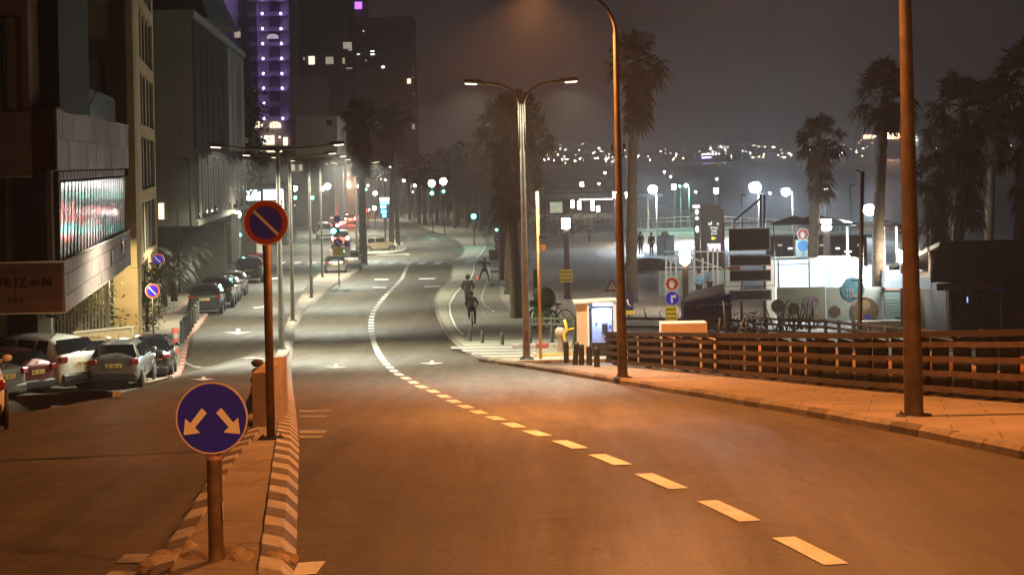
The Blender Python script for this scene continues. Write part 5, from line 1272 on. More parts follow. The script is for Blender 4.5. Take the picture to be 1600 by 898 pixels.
# --- booth with a lit machine
M_BOOTH = mat('booth_cream', (.50, .34, .20), .7, var=.06, scale=2)
M_BLUEW = mat('pale_blue_panel', (.36, .46, .66), .5, var=.06, scale=2)
bd = 57.0; bx0, bx1, bx2 = X(896, bd), X(914, bd), X(956, bd); bzt, bzb = Z(900, 474, bd), gz(X(925, bd), bd) - .05
bo = thing('cash_machine_booth', 'small booth with an orange lit side wall and a cash machine glowing blue inside', 'booth', (0, 0, 0))
H_ = bzt - bzb; zc = (bzt + bzb) / 2
m = MB(); m.box(((bx0 + bx1) / 2, bd + .02, zc), (bx1 - bx0, .1, H_)); m.build('side_wall', M_BOOTH, bo)
m = MB(); m.box(((bx1 + bx2) / 2, bd + 1.15, zc), (bx2 - bx0 + .1, .08, H_)); m.build('back_wall', M_BLUEW, bo)
m = MB(); m.box((bx2 + .03, bd + .55, zc), (.06, 1.15, H_)); m.build('end_wall', M_BLUEW, bo)
m = MB(); m.box((bx1 - .03, bd + .6, zc), (.06, 1.05, H_)); m.build('inner_wall', M_BLUEW, bo)
m = MB(); m.box(((bx0 + bx2) / 2, bd + .55, bzt + .03), (bx2 - bx0 + .16, 1.3, .05), ry=-.035); m.build('roof', mat('roof_sheet', (.42, .38, .32), .6, var=.2, scale=4), bo)
for x_, w in ((bx1 + .0, .05), (bx2 - .01, .09)):
    m = MB(); m.box((x_, bd - .05, zc), (w, .06, H_)); m.build('door_post', mat('white_trim_cool', (.66, .68, .7), .5, var=.04), bo)
m = MB(); m.box(((bx1 + bx2) / 2 + .05, bd + .2, bzt - .06), (.55, .3, .05)); m.build('ceiling_light', mat('booth_light', (1, 1, 1), .5, var=0, emit=(.85, .92, 1), es=9, sample=False), bo)
light('booth_glow', 'SPOT', ((bx1 + bx2) / 2, bd + .25, bzt - .12), 62, (.42, .58, 1.0), bo, .15, 165, .3)
cm = thing('cash_machine', None, None); cm.parent = bo; cm.location = ((bx1 + bx2) / 2 + .03, bd + .72, bzb)
m = MB(); m.box((0, 0, .75), (.62, .5, 1.5), bev=.02); m.build('cabinet', M_BLUEW, cm)
m = MB(); m.box((.08, -.26, 1.15), (.17, .03, .14)); m.build('screen', mat('screen_lit', (.9, .95, 1), .4, var=0, emit=(.8, .9, 1), es=1.2, sample=False), cm)
m = MB(); m.box((.08, -.27, .93), (.16, .05, .2)); m.box((.08, -.30, .78), (.2, .1, .03)); m.build('keypad', M_DARKM, cm)
m = MB(); m.sphere((-.16, -.26, 1.05), .03, 8, 6); m.box((.24, -.26, .95), (.06, .02, .09)); m.build('card_slot', mat('deep_blue', (.02, .04, .25), .5, var=0), cm)
for dx in (-.36, .36):
    m = MB(); m.box((dx, -.1, .8), (.07, .25, 1.3)); m.build('side_column', M_DARKM, cm)
m = MB(); m.box((X(940, bd - .5), bd - .5, (Z(940, 530, bd) + bzb) / 2 - .1), (X(962, bd) - X(919, bd), .4, Z(940, 530, bd) - bzb + .15)); o = m.build('utility_box', M_DARKM); tag(o, 'low black utility box in front of the glowing booth', 'utility box')
# --- bollards
M_BOLL = mat('bollard_blue_black', (.035, .04, .05), .5, metal=.2, var=.2)
M_BOLLB = mat('bollard_brown', (.05, .04, .03), .6, var=.2)
def bollard(px, py, H, r, label, m_, group):
    g = gp(px, py); o = thing('bollard', label, 'bollard', (g.x, g.y, g.z + .1), 0, group)
    q = MB(); q.lathe([(r, -.15), (r, H - .05), (r * .85, H), (0, H + .01)], n=12); q.build('shaft', m_, o)
    q = MB(); q.lathe([(r * 1.03, H - .16), (r * 1.03, H - .11)], n=12); q.build('band', M_DARKM, o)
    return o
for (px, py), lb in zip(((885, 567), (899, 570), (909, 574), (921, 578), (933, 581)), ('leftmost of the five blue black bollards by the booth, beside the yellow frame', 'leaning blue black bollard, second of five by the booth', 'middle of the five blue black bollards by the booth', 'blue black bollard in front of the booth door post', 'last blue black bollard, next to the fence end')):
    o = bollard(px, py, .52, .075, lb, M_BOLL, 'bollards beside the booth'); 
    if 'leaning' in lb: o.rotation_euler = (0, .09, 0)
for (px, py), lb in zip(((734.5, 537), (754, 540), (785, 543)), ('brown bollard at the end of the cycle bay, right behind the kerb curve', 'brown bollard in the middle of the cycle bay mouth', 'brown bollard nearest the double armed lamp post')): bollard(px, py, .44, .065, lb, M_BOLLB, 'three bollards across the end of the cycle lane')
lb_l = ['near the striped marker post', 'second of the row of bollards on the left kerb', 'third of the row of bollards on the left kerb', 'fourth of the row of bollards on the left kerb', 'fifth of the row of bollards on the left kerb', 'sixth of the row of bollards on the left kerb', 'last bollard of the left kerb, close to the dark grey hatchback']
for i, lb in enumerate(lb_l):
    t_ = i / 6; bollard(285 + 24 * t_, 541 - 38 * t_, .95, .09, 'grey green bollard, ' + lb, mat('bollard_greygreen', (.09, .10, .085), .5, metal=.2, var=.2), 'bollards along the left kerb')
for (px, py, hh, lb) in ((264, 560, .85, 'dark bollard behind the small black hatchback'),): bollard(px, py, hh, .13, lb, M_BOLLB, None)
g = gp(274.5, 557); o = thing('marker_post', 'fat red and white banded marker post at the corner of the left pavement', 'post', (g.x, g.y, g.z + .1)); 
for k in range(5):
    q = MB(); q.lathe([(.13, k * .2), (.13, k * .2 + .199)] + ([(0, k * .2 + .2)] if k == 4 else []), n=14); q.build('band', [M_KRED, M_KWHITE][k % 2], o)
# --- sign posts
M_SRED = mat('sign_red', (.42, .035, .02), .4, var=.03); M_SBLUE = mat('sign_blue', (.008, .010, .62), .4, var=.03); M_SWHITE = mat('sign_white', (.75, .70, .62), .4, var=.03)
M_SYEL = mat('sign_yellow', (.62, .43, .03), .5, var=.05); M_SYELB = mat('sign_bright_yellow', (.70, .66, .03), .5, var=.05); M_SBACK = mat('sign_back_grey', (.25, .25, .25), .5, metal=.5, var=.1)
def rnd_plate(t, z, r, rim, field, yo=-.06, name='sign_plate', back=M_SBACK, rimw=.22):
    q = MB(); q.disc((0, yo, z), r, .012, 36); s_ = q.build(name, [rim], t)
    if rimw:
        q = MB(); q.disc((0, yo - .004, z), r * (1 - rimw), .004, 32); q.build('field', field, s_)
    q = MB(); q.disc((0, yo - .001, z), r * 1.012, .016, 36, inner=r * .975); q.build('rim', M_SWHITE, s_)
    return s_
def no_parking(t, z, r=.3):
    s_ = rnd_plate(t, z, r, M_SRED, M_SBLUE, rimw=.26)
    q = MB(); q.box((0, -.072, z), (r * 1.52, .005, r * .13), ry=pi/4); q.build('slash', M_SWHITE, s_); return s_
def post(t, H, r=.035, m_=None, z0=-.1):
    q = MB(); q.cyl((0, 0, z0), (0, 0, H), r, n=12); q.sphere((0, 0, H), r, 10, 6, (1, 1, .4)); return q.build('post', m_ or M_POLE, t)
def board(t, c, w, h, m_, lines=0, mline=M_TRIM, name='board', th=.012, words=None, border=False):
    q = MB(); q.box(c, (w, th, h), bev=0); b_ = q.build(name, m_, t)
    if words:
        for i, wd_ in enumerate(words):
            hh = h / (len(words) + .6); text_mesh(wd_, hh * .95, 'lettering', mline, b_, .002, (c[0], c[1] - th / 2 - .003, c[2] + h/2 - hh * (i + .8)))
    for k in range(lines):
        for j in range(5):
            ww = w * .13 * random.uniform(.7, 1.1); q = MB(); q.box((c[0] - w * .36 + j * w * .18, c[1] - th/2 - .003, c[2] + h * .5 - (k + .7) * h / (lines + .4)), (ww, .004, h / (lines + .4) * .42)); q.build('lettering', mline, b_)
    return b_
# big no parking sign
g = gpos(423.5, 685, KERB_H); t = thing('no_parking_sign', 'large no parking sign on a tall rusty post standing on the median', 'road sign', g)
M_RPOLE = mat('rusty_post', (.14, .085, .05), .6, metal=.2, var=.4, scale=6, stain=.3)
post(t, 2.82, .055, M_RPOLE); no_parking(t, 2.77, .285)
q = MB(); q.box((0, 0, .012), (.30, .22, .02)); [q.cyl((sx * .11, sy * .07, 0), (sx * .11, sy * .07, .05), .013, n=6) for sx in (-1, 1) for sy in (-1, 1)]; q.build('base_plate', M_DARKM, t)
for z_ in (2.65, 2.9):
    q = MB(); q.box((0, -.03, z_), (.16, .05, .03)); q.build('bracket', M_SBACK, t)
# big blue two arrow sign
g = gpos(338, 872, KERB_H); t = thing('keep_either_side_sign', 'round blue sign with two white diverging arrows on a thick rusty post', 'road sign', g)
q = MB(); q.lathe([(.062, -.1), (.062, .84), (.060, 1.36)], n=16); q.build('post', M_RPOLE, t)
q = MB(); q.lathe([(.0635, .80), (.0635, .85)], n=16); q.build('pale_band', mat('worn_tape', (.40, .22, .16), .6, var=.4, scale=30), t)
q = MB(); q.lathe([(.065, .853), (.065, .88)], n=16); q.build('clamp', M_SBACK, t)
q = MB(); q.prism([(.062, -.02, .46), (.063, -.045, .46), (.072, -.05, .31), (.066, -.02, .28)], (0, 0, 0), (.004, 0, 0)); q.build('peeling_sticker', M_SWHITE, t)
q = MB(); q.disc((0, -.085, 1.14), .282, .014, 48); pl = q.build('sign_plate', M_SBLUE, t)
q = MB(); q.disc((0, -.087, 1.14), .288, .018, 48, inner=.276); q.build('rim', mat('sign_rim_pink', (.62, .50, .45), .5, var=.05), pl)
for s_ in (-1, 1):
    pts = [(.055, .085), (.12, .085 + .0), (.15, .0)]
    sh_ = [(.045, .045), (.085, .075), (.18, -.045), (.235, .015), (.245, -.14), (.105, -.115), (.148, -.078)]
    sh_ = [(.04, .055), (.082, .098), (.182, -.028), (.225, .012), (.24, -.128), (.10, -.112), (.143, -.066)]
    P = [(s_ * a * .94, -.092, 1.13 + b * .94) for a, b in sh_]
    if s_ < 0: P = P[::-1]
    q = MB(); q.prism(P, (0, 0, 0), (0, .005, 0)); q.build('arrow', M_SWHITE, pl)
# concrete block wall and dark roll on the median
t = thing('concrete_block', 'orange lit concrete wall block on the median behind the tall sign post', 'block', gpos(409, 666)); 
q = MB(); q.box((-.02, 1.2, .32), (.24, 2.2, .86)); q.build('block', mat('block_concrete', (.30, .22, .15), .85, var=.15, scale=3, stain=.3), t)
q = MB(); vs = []; N = 24; L0 = t.location
for i in range(N + 1):
    y_ = 31.4 + 34 * i / N; xl_ = inner_med_l(y_) + .10; hh = .60 - .44 * (i / N); z_ = gz(xl_, y_) - L0.z
    vs += [(xl_ - L0.x, y_ - L0.y, z_ - .1), (xl_ + .2 - L0.x, y_ - L0.y, z_ - .1), (xl_ + .2 - L0.x, y_ - L0.y, z_ + hh), (xl_ - L0.x, y_ - L0.y, z_ + hh)]
q.add(vs, [(i*4+k, i*4+(k+1) % 4, (i+1)*4+(k+1) % 4, (i+1)*4+k) for i in range(N) for k in range(4)] + [(3, 2, 1, 0), (N*4, N*4+1, N*4+2, N*4+3)]); q.build('low_wall', MATS['block_concrete'], t)
g = gpos(394, 640, 0); t = thing('rubble_bag', 'dark lumpy bag leaning on the concrete block', 'bag', (g.x - .02, g.y + 1.0, g.z)); q = MB()
for k in range(5): q.sphere((.02 * (k % 2), 0, .12 + k * .16), .17 - .012 * k, 10, 7, (1, 1.2, .62))
q.build('bag', mat('dark_sack', (.05, .04, .03), .95, var=.5, scale=7, bump=.6), t)
# small signs
GS = None
def np_sign(px, py, H, label, yel=False, r=.3, pr=.04, rise=.1):
    g = gpos(px, py, rise); t = thing('no_parking_sign', label, 'road sign', g); post(t, H, pr); no_parking(t, H - .25, r)
    if yel: board(t, (0, -.06, H - .25 - r - .28), r * 1.5, .5, M_SYELB, 0)
    return t
np_sign(240, 528, 2.25, 'no parking sign on the left pavement in front of the climbing plant')
np_sign(249, 497, 3.3, 'no parking sign with yellow board half hidden by the beige block corner', True, .34)
np_sign(340, 430, 3.2, 'no parking sign with yellow board above the row of parked cars', True)
np_sign(371, 405, 2.1, 'little no parking sign beside the lit traffic signal on the left', False, .32)
g = gpos(530, 445); t = thing('bus_stop_sign', 'no parking sign, orange board and blue disc panel on one post by the grey cars', 'road sign', g); post(t, 3.3, .05); no_parking(t, 2.95, .33)
board(t, (-.02, -.05, 2.35), .78, .58, M_SYEL)
b_ = board(t, (.62, .02, 2.55), .42, 1.2, M_SWHITE); q = MB(); q.disc((.60, -.0, 2.85), .2, .01, 24); q.build('blue_disc', M_SBLUE, b_)
q = MB(); q.disc((-.05, -.02, 4.6), .24, .02, 20); q.build('blue_disc', M_SBLUE, t)
q = MB(); q.cyl((-.04, 0, 3.3), (-.05, 0, 4.9), .03, n=8); q.build('post_top', M_POLE, t)
g = gpos(778, 405, .1); t = thing('cycle_path_sign', 'round blue cycle path sign below a small signal beside the dark palms', 'road sign', g); post(t, 2.4, .04); rnd_plate(t, 1.75, .3, M_SBLUE, M_SBLUE, rimw=0)
q = MB(); q.box((-.05, -.075, 1.78), (.16, .01, .2)); q.box((.1, -.075, 1.72), (.1, .01, .14)); q.build('symbol', M_SWHITE, t)
# signs on the plaza side
def octagon(t, z, r, yo=-.05):
    q = MB(); q.disc((0, yo, z), r, .014, 8); o_ = q.build('octagon', M_SWHITE, t); o_.rotation_euler = (0, 0, 0)
    q = MB(); q.disc((0, yo - .005, z), r * .86, .005, 8); q.build('field', M_SRED, o_)
    q = MB(); P = [(-.42, -.5), (-.2, -.72), (.2, -.72), (.38, -.3), (.55, .05), (.42, .12), (.26, -.08), (.26, .5), (.14, .52), (.12, .15), (.06, .62), (-.06, .62), (-.08, .15), (-.14, .55), (-.26, .52), (-.24, .1), (-.36, .38), (-.46, .34)]
    q.prism([(a * r * .8, yo - .009, z + b * r * .8) for a, b in P], (0, 0, 0), (0, .004, 0)); q.build('hand', M_SWHITE, o_)
d_ = 66.0; p_ = pt(1051, 505, d_); t = thing('stop_sign', 'red octagonal hand sign above a blue arrow disc and a yellow board', 'road sign', (p_.x, d_, p_.z)); post(t, Z(1051, 436, d_) - p_.z, .04, M_SYEL, -1.6)
octagon(t, Z(1053, 443, d_) - p_.z, .26); rnd_plate(t, Z(1051, 466, d_) - p_.z, .235, M_SBLUE, M_SBLUE, rimw=0)
zz = Z(1051, 466, d_) - p_.z; q = MB(); q.prism([(-.05, -.07, zz - .15), (.02, -.07, zz - .15), (.02, -.07, zz + .04), (.08, -.07, zz + .04), (.08, -.07, zz - .0), (.15, -.07, zz + .08), (.08, -.07, zz + .16), (.08, -.07, zz + .11), (-.05, -.07, zz + .11)], (0, 0, 0), (0, .006, 0)); q.build('arrow', M_SWHITE, t)
board(t, (-.05, -.04, Z(1051, 490, d_) - p_.z), .40, .52, M_SYEL, 3)
p_ = pt(957, 480, 75); t = thing('warning_triangle_sign', 'pale triangular road sign on a post left of the orange lamp post', 'road sign', (p_.x, 75, gz(p_.x, 75))); hz_ = p_.z - t.location.z; q = MB()
post(t, hz_ + .9, .04, M_SWHITE); z_ = Z(957, 447, 75) - t.location.z
q.prism([(-.3, -.05, z_ - .2), (.3, -.05, z_ - .2), (0, -.05, z_ + .32)], (0, 0, 0), (0, .012, 0)); q.build('sign_plate', M_SRED, t)
q = MB(); q.prism([(-.2, -.058, z_ - .14), (.2, -.058, z_ - .14), (0, -.058, z_ + .2)], (0, 0, 0), (0, .005, 0)); q.build('field', M_SWHITE, t)
p_ = pt(976, 470, 62); t = thing('direction_sign', 'dark blue square sign over a yellow strip, half hidden by the orange lamp post', 'road sign', (p_.x, 62, gz(p_.x, 62))); hz_ = p_.z - t.location.z
post(t, hz_ + .3, .04); board(t, (0, -.05, hz_), .54, .6, mat('sign_navy', (.015, .012, .05), .4, var=0)); board(t, (.03, -.05, hz_ - .37), .56, .1, M_SYEL, 1)
q = MB(); q.tube([(.08, -.07, hz_ + .05), (.12, -.07, hz_ - .12), (.2, -.07, hz_ - .16)], .02, 6); q.build('symbol', M_SWHITE, t)
p_ = pt(1256, 450, 104); t = thing('no_entry_sign', 'white octagonal hand sign with a blue arrow panel by the umbrellas', 'road sign', (p_.x, 104, gz(p_.x, 104))); h_ = p_.z - t.location.z
post(t, Z(1256, 358, 104) - t.location.z, .05); octagon(t, Z(1257, 366, 104) - t.location.z, .34)
board(t, (0, -.04, Z(1256, 388, 104) - t.location.z), .82, .95, mat('sign_pale_cyan', (.45, .62, .68), .4, var=.04)); q = MB(); q.disc((0, -.06, Z(1256, 384, 104) - t.location.z), .3, .01, 24); q.build('blue_disc', mat('sign_sky', (.05, .28, .62), .4, var=0), t)
# post with cameras
g = gpos(845, 563, .05); t = thing('camera_post', 'thin orange pole with cameras and a lantern bracket beside the double armed lamp', 'pole', g); Hc = (563 - 300) / (FPX / g.y)
post(t, Hc, .045, mat('ochre_pole', (.52, .30, .09), .6, var=.15, scale=3)); 
q = MB(); q.box((.12, 0, Hc * .735), (.2, .12, .09)); q.cyl((0, 0, Hc * .735), (.1, 0, Hc * .735), .02, n=6); q.build('camera', M_DARKM, t)
q = MB(); q.box((.14, -.05, Hc * .67), (.14, .14, .16)); q.tube([(0, 0, Hc * .7), (.15, 0, Hc * .7)], .02, 6); q.build('lantern', mat('brass_box', (.45, .25, .08), .5, metal=.5, var=.2), t)
q = MB(); q.box((-.02, 0, -.0), (.5, .4, .06)); q.build('foot', M_DARKM, t)
# pale post, yellow frame, kerb stub
g = gpos(876, 556, .05); t = thing('capped_post', 'pale concrete post with a round cap beside the yellow frame', 'post', g); q = MB(); q.lathe([(.10, -.1), (.085, .55), (.10, .58), (.165, .66), (.16, .80), (.10, .86), (0, .87)], n=14); q.build('post', mat('pale_concrete', (.42, .34, .27), .8, var=.2, scale=5, stain=.3), t)
g = gpos(892, 558, .05); t = thing('yellow_barrier_frame', 'bent yellow tube frame leaning by the booth', 'barrier', g); M_YT = mat('yellow_tube_paint', (.62, .36, .02), .5, var=.15, scale=6)
s5 = FPX / g.y
q = MB(); q.tube([(-.17, 0, (558 - 499) / s5), (-.09, 0, (558 - 515) / s5), (-.19, 0, (558 - 522) / s5), (-.08, 0, .15), (-.02, 0, -.05)], .045, 8); q.build('tube', M_YT, t)
q = MB(); q.tube([(-.09, 0, (558 - 515) / s5), (.12, 0, (558 - 513) / s5)], .03, 8); q.build('cross_tube', M_YT, t)
g = gpos(866, 560, .02); t = thing('timber_pallet', 'broken yellowish pallet lying at the foot of the pale post', 'pallet', g, .3)
for k in range(5): q = MB(); q.box((0, -.3 + k * .16, .12 + .01 * (k % 2)), (1.15, .09, .025), rz=random.uniform(-.06, .06)); q.build('plank', M_YT if k % 2 else bm_[0], t)
for k in (-1, 0, 1): q = MB(); q.box((k * .45, 0, .05), (.08, .8, .09)); q.build('bearer', bm_[0], t)
kk = thing('red_white_kerb', 'short red and white kerb at the back of the tactile paving', 'kerb', (0, 0, 0)); ka, kb_ = gp(800, 549.5), gp(895, 548)
for i in range(5):
    a = ka.lerp(kb_, i / 5); b = ka.lerp(kb_, (i + 1) / 5); s_ = kerb_stone((a.x, a.y), (b.x, b.y), .2, .26, None, None, -1, .04); s_.build('kerb_stone', [M_KWHITE, M_KWHITE, M_KRED, M_KWHITE, M_OCH][i], kk)
# tarpaulin box and hedge
g = Vector((X(1065, 52), 52.6, gz(X(1065, 52), 52.6))); t = thing('tarpaulin_box', 'low box covered with a pinkish tarpaulin just behind the fence', 'box', g); zt_ = Z(1065, 503, 52.6) - g.z; w_ = X(1103, 52.6) - X(1027, 52.6)
q = MB(); q.box((0, 0, zt_ / 2 - .2), (w_, .9, zt_ + .4), taper=.93); q.build('tarpaulin', mat('pink_tarp', (.60, .47, .38), .7, var=.08, scale=3, bump=.4), t); q = MB(); q.tube([(-w_ * .3, -.47, zt_ * .62), (0, -.48, zt_ * .56), (w_ * .3, -.46, zt_ * .66)], .012, 5); q.build('fold_cord', M_WOODR, t)
b = Vector((X(1140, 84), 84, -9)); tree(b, 2, [(-1.0, 0, 1.6, .9, .6, .5), (.3, 0, 1.5, 1.2, .7, .55), (1.0, 0, 1.1, .6, .6, .5)], 'low olive hedge between the blue stall and the sign frame', .06, 'hedge', 'hedge', .08, 1.4, [M_LEAF2, M_LEAF2], seed=12)
for px, yb, yt, dx, lb in ((1122, 520, 497, 3, 'thin leaning pole in front of the hedge, the upright one'), (1136, 520, 470, -6, 'long thin pole leaning over the hedge from the blue stall'), (1165, 520, 490, 2, 'pale pole propped upright in front of the hedge'), (1150, 520, 495, 14, 'thin pole leaning diagonally in front of the hedge')):
    a, b = pt(px, yb + 8, 58), pt(px + dx, yt, 58); q = MB(); q.tube([a, b], .03, 6); o = q.build('prop_pole', M_WOODR); tag(o, lb, 'pole', 'poles propped in front of the hedge')
# thin dark cable post
a = pt(1336, 523, 60); t = thing('cable_post', 'slender dark utility post with cross brackets left of the thick lamp post', 'pole', (a.x, 60, gz(a.x, 60))); Ht = Z(1348, 268, 60) - t.location.z; lx = pt(1348, 268, 60).x - a.x
q = MB(); q.tube([(0, 0, -.2), (lx * .5, 0, Ht * .5), (lx, 0, Ht)], [.09, .075, .055], 8); q.build('post', M_POLEO, t)
q = MB(); q.tube([(lx - .2, 0, Ht + .05), (lx, 0, Ht - .05), (lx + .04, 0, Ht)], .03, 6); q.build('arm', M_DARKM, t)
for py_ in (400, 438, 466):
    z_ = Z(1340, py_, 60) - t.location.z; q = MB(); q.tube([(lx * .4 - .22, 0, z_), (lx * .4 + .22, 0, z_)], .022, 6); q.build('bracket', M_DARKM, t)


# ---------------------------------------------------------------- plaza lamps, floodlights, stalls and the beach
M_LANT = mat('lantern_glass', (1, 1, 1), .4, var=0, emit=(1.0, .86, .66), es=170)
M_POSTD = mat('lamp_post_graphite', (.05, .045, .05), .5, metal=.3, var=.2)
def lantern(px, py, d, label, w=.42, h=.55, pw=.32, base=None, es=None, brown=False):
    c = pt(px, py, d); g = gz(c.x, d); t = thing('lantern_post', label, 'lamp', (c.x, d, g), 0, 'square glass topped lamp posts on the plaza'); H = c.z - g
    q = MB(); q.box((0, 0, (H - h/2) / 2 - .1), (pw, pw, H - h/2 + .2)); q.build('post', M_POLEO if brown else M_POSTD, t)
    q = MB(); q.box((0, 0, H), (w, w, h), taper=1.12); q.build('glass', M_LANT, t)
    q = MB(); q.box((0, 0, H + h/2 + .03), (w * 1.2, w * 1.2, .05)); q.build('cap', M_POSTD, t); q = MB(); q.box((0, 0, .1), (pw * 1.3, pw * 1.3, .3)); q.build('base', M_POSTD, t)
    return t
for a in ((884, 349, 114, 'glass topped lamp post with a yellow notice, right of the double armed lamp'), (1070, 402, 100, 'glass topped lamp post above the blue stall', .42, .6, .3, None, None, True), (1291, 351, 105, 'glass topped lamp post carrying the bright yellow notice by the shaggy palm'), (1411, 400, 96, 'glass topped lamp post just left of the thick lamp post'), (1291, 297, 205, 'farther glass topped lamp above the one with the bright yellow notice'), (961, 304, 208, 'glass topped lamp directly left of the orange lamp post'), (981, 305, 206, 'glass topped lamp squeezed between the orange lamp post and the tall palm'), (1053, 292, 235, 'tall dark lamp post right of the star-like floodlight'), (1119, 298, 215, 'glass topped lamp behind the black totem'), (909, 288, 300, 'small far glass topped lamp above the pavilion roof')):
    lantern(*a)
for px, py, d, m_, lb in ((884.5, 431, 113.6, M_SYEL, 'yellow notice with dark lettering on the plaza lamp post near the hire bicycles'), (1292, 438, 104.6, M_SYELB, 'bright yellow notice with dark lettering on the lamp post by the shaggy palm')):
    p_ = pt(px, py, d); t = thing('notice_board', lb, 'notice', p_); board(t, (0, 0, 0), .74, .76, m_, 3); text_mesh('אזהרה'[::-1], .17, 'lettering', M_TRIM, t, .003, (0, -.012, -.27))
# floodlight masts
FL = mat('flood_lens', (1, 1, 1), .4, var=0, emit=(.80, .91, 1.0), es=260, sample=False); FLT = mat('flood_lens_teal', (.3, 1, .8), .4, var=0, emit=(.25, 1.0, .82), es=60, sample=False)
FLS = mat('flood_lens_small', (1, 1, 1), .4, var=0, emit=(.9, .95, 1.0), es=40, sample=False)
def flood(px, py, d, r, power, label, m_=FL, col=(.62, .80, 1.0), arm=.35, ground_=True, sx=-1):
    c = pt(px, py, d); g = gz(c.x, d); t = thing('floodlight_mast', label, 'floodlight', (c.x - sx * arm, d + .2, g), 0, 'floodlight masts along the beach'); H = c.z - g
    q = MB(); q.cyl((0, 0, -.2), (0, 0, H + .1), .09, .05, 8); q.tube([(0, 0, H + .1), (sx * arm * .6, -.05, H + .16), (sx * arm, -.1, H + .1)], .035, 6); q.build('mast', M_POLE, t)
    q = MB(); q.box((sx * arm, 0, H + .02), (r * 1.9, .14, r * 1.5)); q.build('housing', M_HEAD, t)
    q = MB(); q.sphere((sx * arm, -.15, H), r, 14, 8, (1, .5, .9)); q.build('lens', m_, t)
    if power:
        light('flood_light', 'SPOT', (sx * arm, -.15 - r * .5 - .12, H - .12), power * .75, col, t, .15, 155, .5, aim=(0, -.25, -1)); light('flood_halo', 'POINT', (sx * arm, -.15 - r * .5 - .12, H - .12), power * .35, col, t, .15)
flood(1020, 296, 190, .44, 6500, 'star-like floodlight right of the tall palm trunk')
flood(1180, 293, 200, .60, 12000, 'brightest floodlight above the open steel frame')
flood(1228, 300, 206, .46, 6500, 'floodlight on a hooked pole right of the steel frame', sx=-1, arm=.7)
flood(1359, 328, 150, .46, 8000, 'dazzling low floodlight beside the slender dark post', col=(.7, .93, 1))
flood(1072, 290, 230, .22, 2200, 'teal tinted floodlight left of the black totem', FLT, (.3, 1, .85))
flood(1062, 291, 232, .10, 0, 'small teal lamp left of the teal floodlight', FLT, arm=.1)
for px, py, d, lb in ((945, 270, 420, 'tiny lamp over the beach left of the orange post'), (1038, 269, 430, 'tiny reddish lamp above the star-like floodlight'), (1048, 276, 380, 'tiny lamp right above the star-like floodlight'), (1120, 280, 330, 'tiny lamp above the totem lamp'), (936, 287, 320, 'small lamp over the pavilion roof'), (1203, 302, 260, 'little lamp between two floodlights'), (1087, 300, 300, 'little lamp right of the teal floodlight'), (1367, 213, 700, 'lone far lamp below the lit rooftop sign')):
    flood(px, py, d, .16 if d < 400 else .22, 0, lb, FLS, arm=.1)
# unlit slim masts by the beach
for px, yt, yb, d, lb in ((1330, 290, 375, 170, 'unlit hooked mast left of the dazzling floodlight'), (1160, 305, 370, 180, 'unlit mast with a lamp box behind the steel frame'), (1552, 343, 385, 160, 'slim pale mast by the dark building'), (1120, 330, 370, 210, 'slim unlit mast behind the totem')):
    a = pt(px, yb, d); q = MB(); H = Z(px, yt, d) - gz(a.x, d); t = thing('mast', lb, 'mast', (a.x, d, gz(a.x, d))); q.cyl((0, 0, -.1), (0, 0, H), .07, n=6); q.build('pole', M_POLE, t); q = MB(); q.box((.2, 0, H + .02), (.5, .15, .12)); q.build('head', M_HEAD, t)
# volleyball court like lit strip: teal of floodlit sand painted on a low box, then rails
q = MB(); w0_, w1_ = X(985, 225), X(1250, 225); q.box(((w0_ + w1_) / 2, 228, -8.75), (w1_ - w0_, .3, .5)); o = q.build('lit_sand_strip', mat('teal_lit_sand', (.40, .50, .46), .7, var=.1)); tag(o, 'long low strip coloured as teal floodlit sand along the beach', 'wall')
def railing(pa, pb, d, label, n=16, zs=(0, .5), hgt=1.1):
    a, b = pt(pa[0], pa[1], d), pt(pb[0], pb[1], d); t = thing('beach_railing', label, 'railing', (0, 0, 0))
    for z_ in zs: q = MB(); q.tube([a - Vector((0, 0, z_)), b - Vector((0, 0, z_))], .035, 5); q.build('rail', M_WHITEP, t)
    for k in range(n + 1): q = MB(); P = a.lerp(b, k / n); q.cyl(P, P - Vector((0, 0, hgt)), .03, n=5); q.build('post', M_WHITEP, t)
railing((850, 336), (955, 334), 240, 'thin rail in front of the far pavilion', 10)
railing((1000, 342), (1085, 338), 225, 'thin white rail across the lit beach', 8)
railing((1090, 336), (1250, 345), 215, 'thin white rail behind the totem and sign frame', 12)
# pavilion with a long flat roof
d = 235; t = thing('pavilion', 'long flat roofed pavilion with glowing lanterns hanging beneath', 'pavilion', (0, 0, 0)); a, b = X(848, d), X(985, d); zr = Z(915, 306, d)
q = MB(); q.box(((a + b) / 2, d + 3, zr), (b - a, 6, .75), taper=.97); q.build('roof', M_ROOFD, t); q = MB(); q.box((X(1010, d), d + 3, zr - .1), (X(1035, d) - X(985, d), 5, .28)); q.build('roof_wing', M_ROOFD, t)
q = MB(); q.box((X(930, d), d - .1, zr - .45), (X(958, d) - X(906, d), .5, .14)); q.build('soffit_light', mat('soffit_glow', (1, .9, .85), .5, var=0, emit=(1, .88, .82), es=2.2, sample=False), t)
for px, y0, y1 in ((894.5, 313, 325), (905, 314, 327), (926, 314, 329), (934.5, 322, 331)): q = MB(); c = pt(px, (y0 + y1) / 2, d - .5); q.box(c, (.42, .4, (y1 - y0) / 12.8)); q.build('hanging_lantern', mat('hanging_glow', (1, .9, .9), .5, var=0, emit=(1, .9, .86), es=4), t)
q = MB(); c = pt(869, 324, d); q.box(c, (1.5, 1.5, 1.3)); q.build('kiosk', mat('green_lit_kiosk', (.5, .52, .36), .6, var=.4, scale=2, emit=(.6, .65, .45), es=.25, sample=False), t)
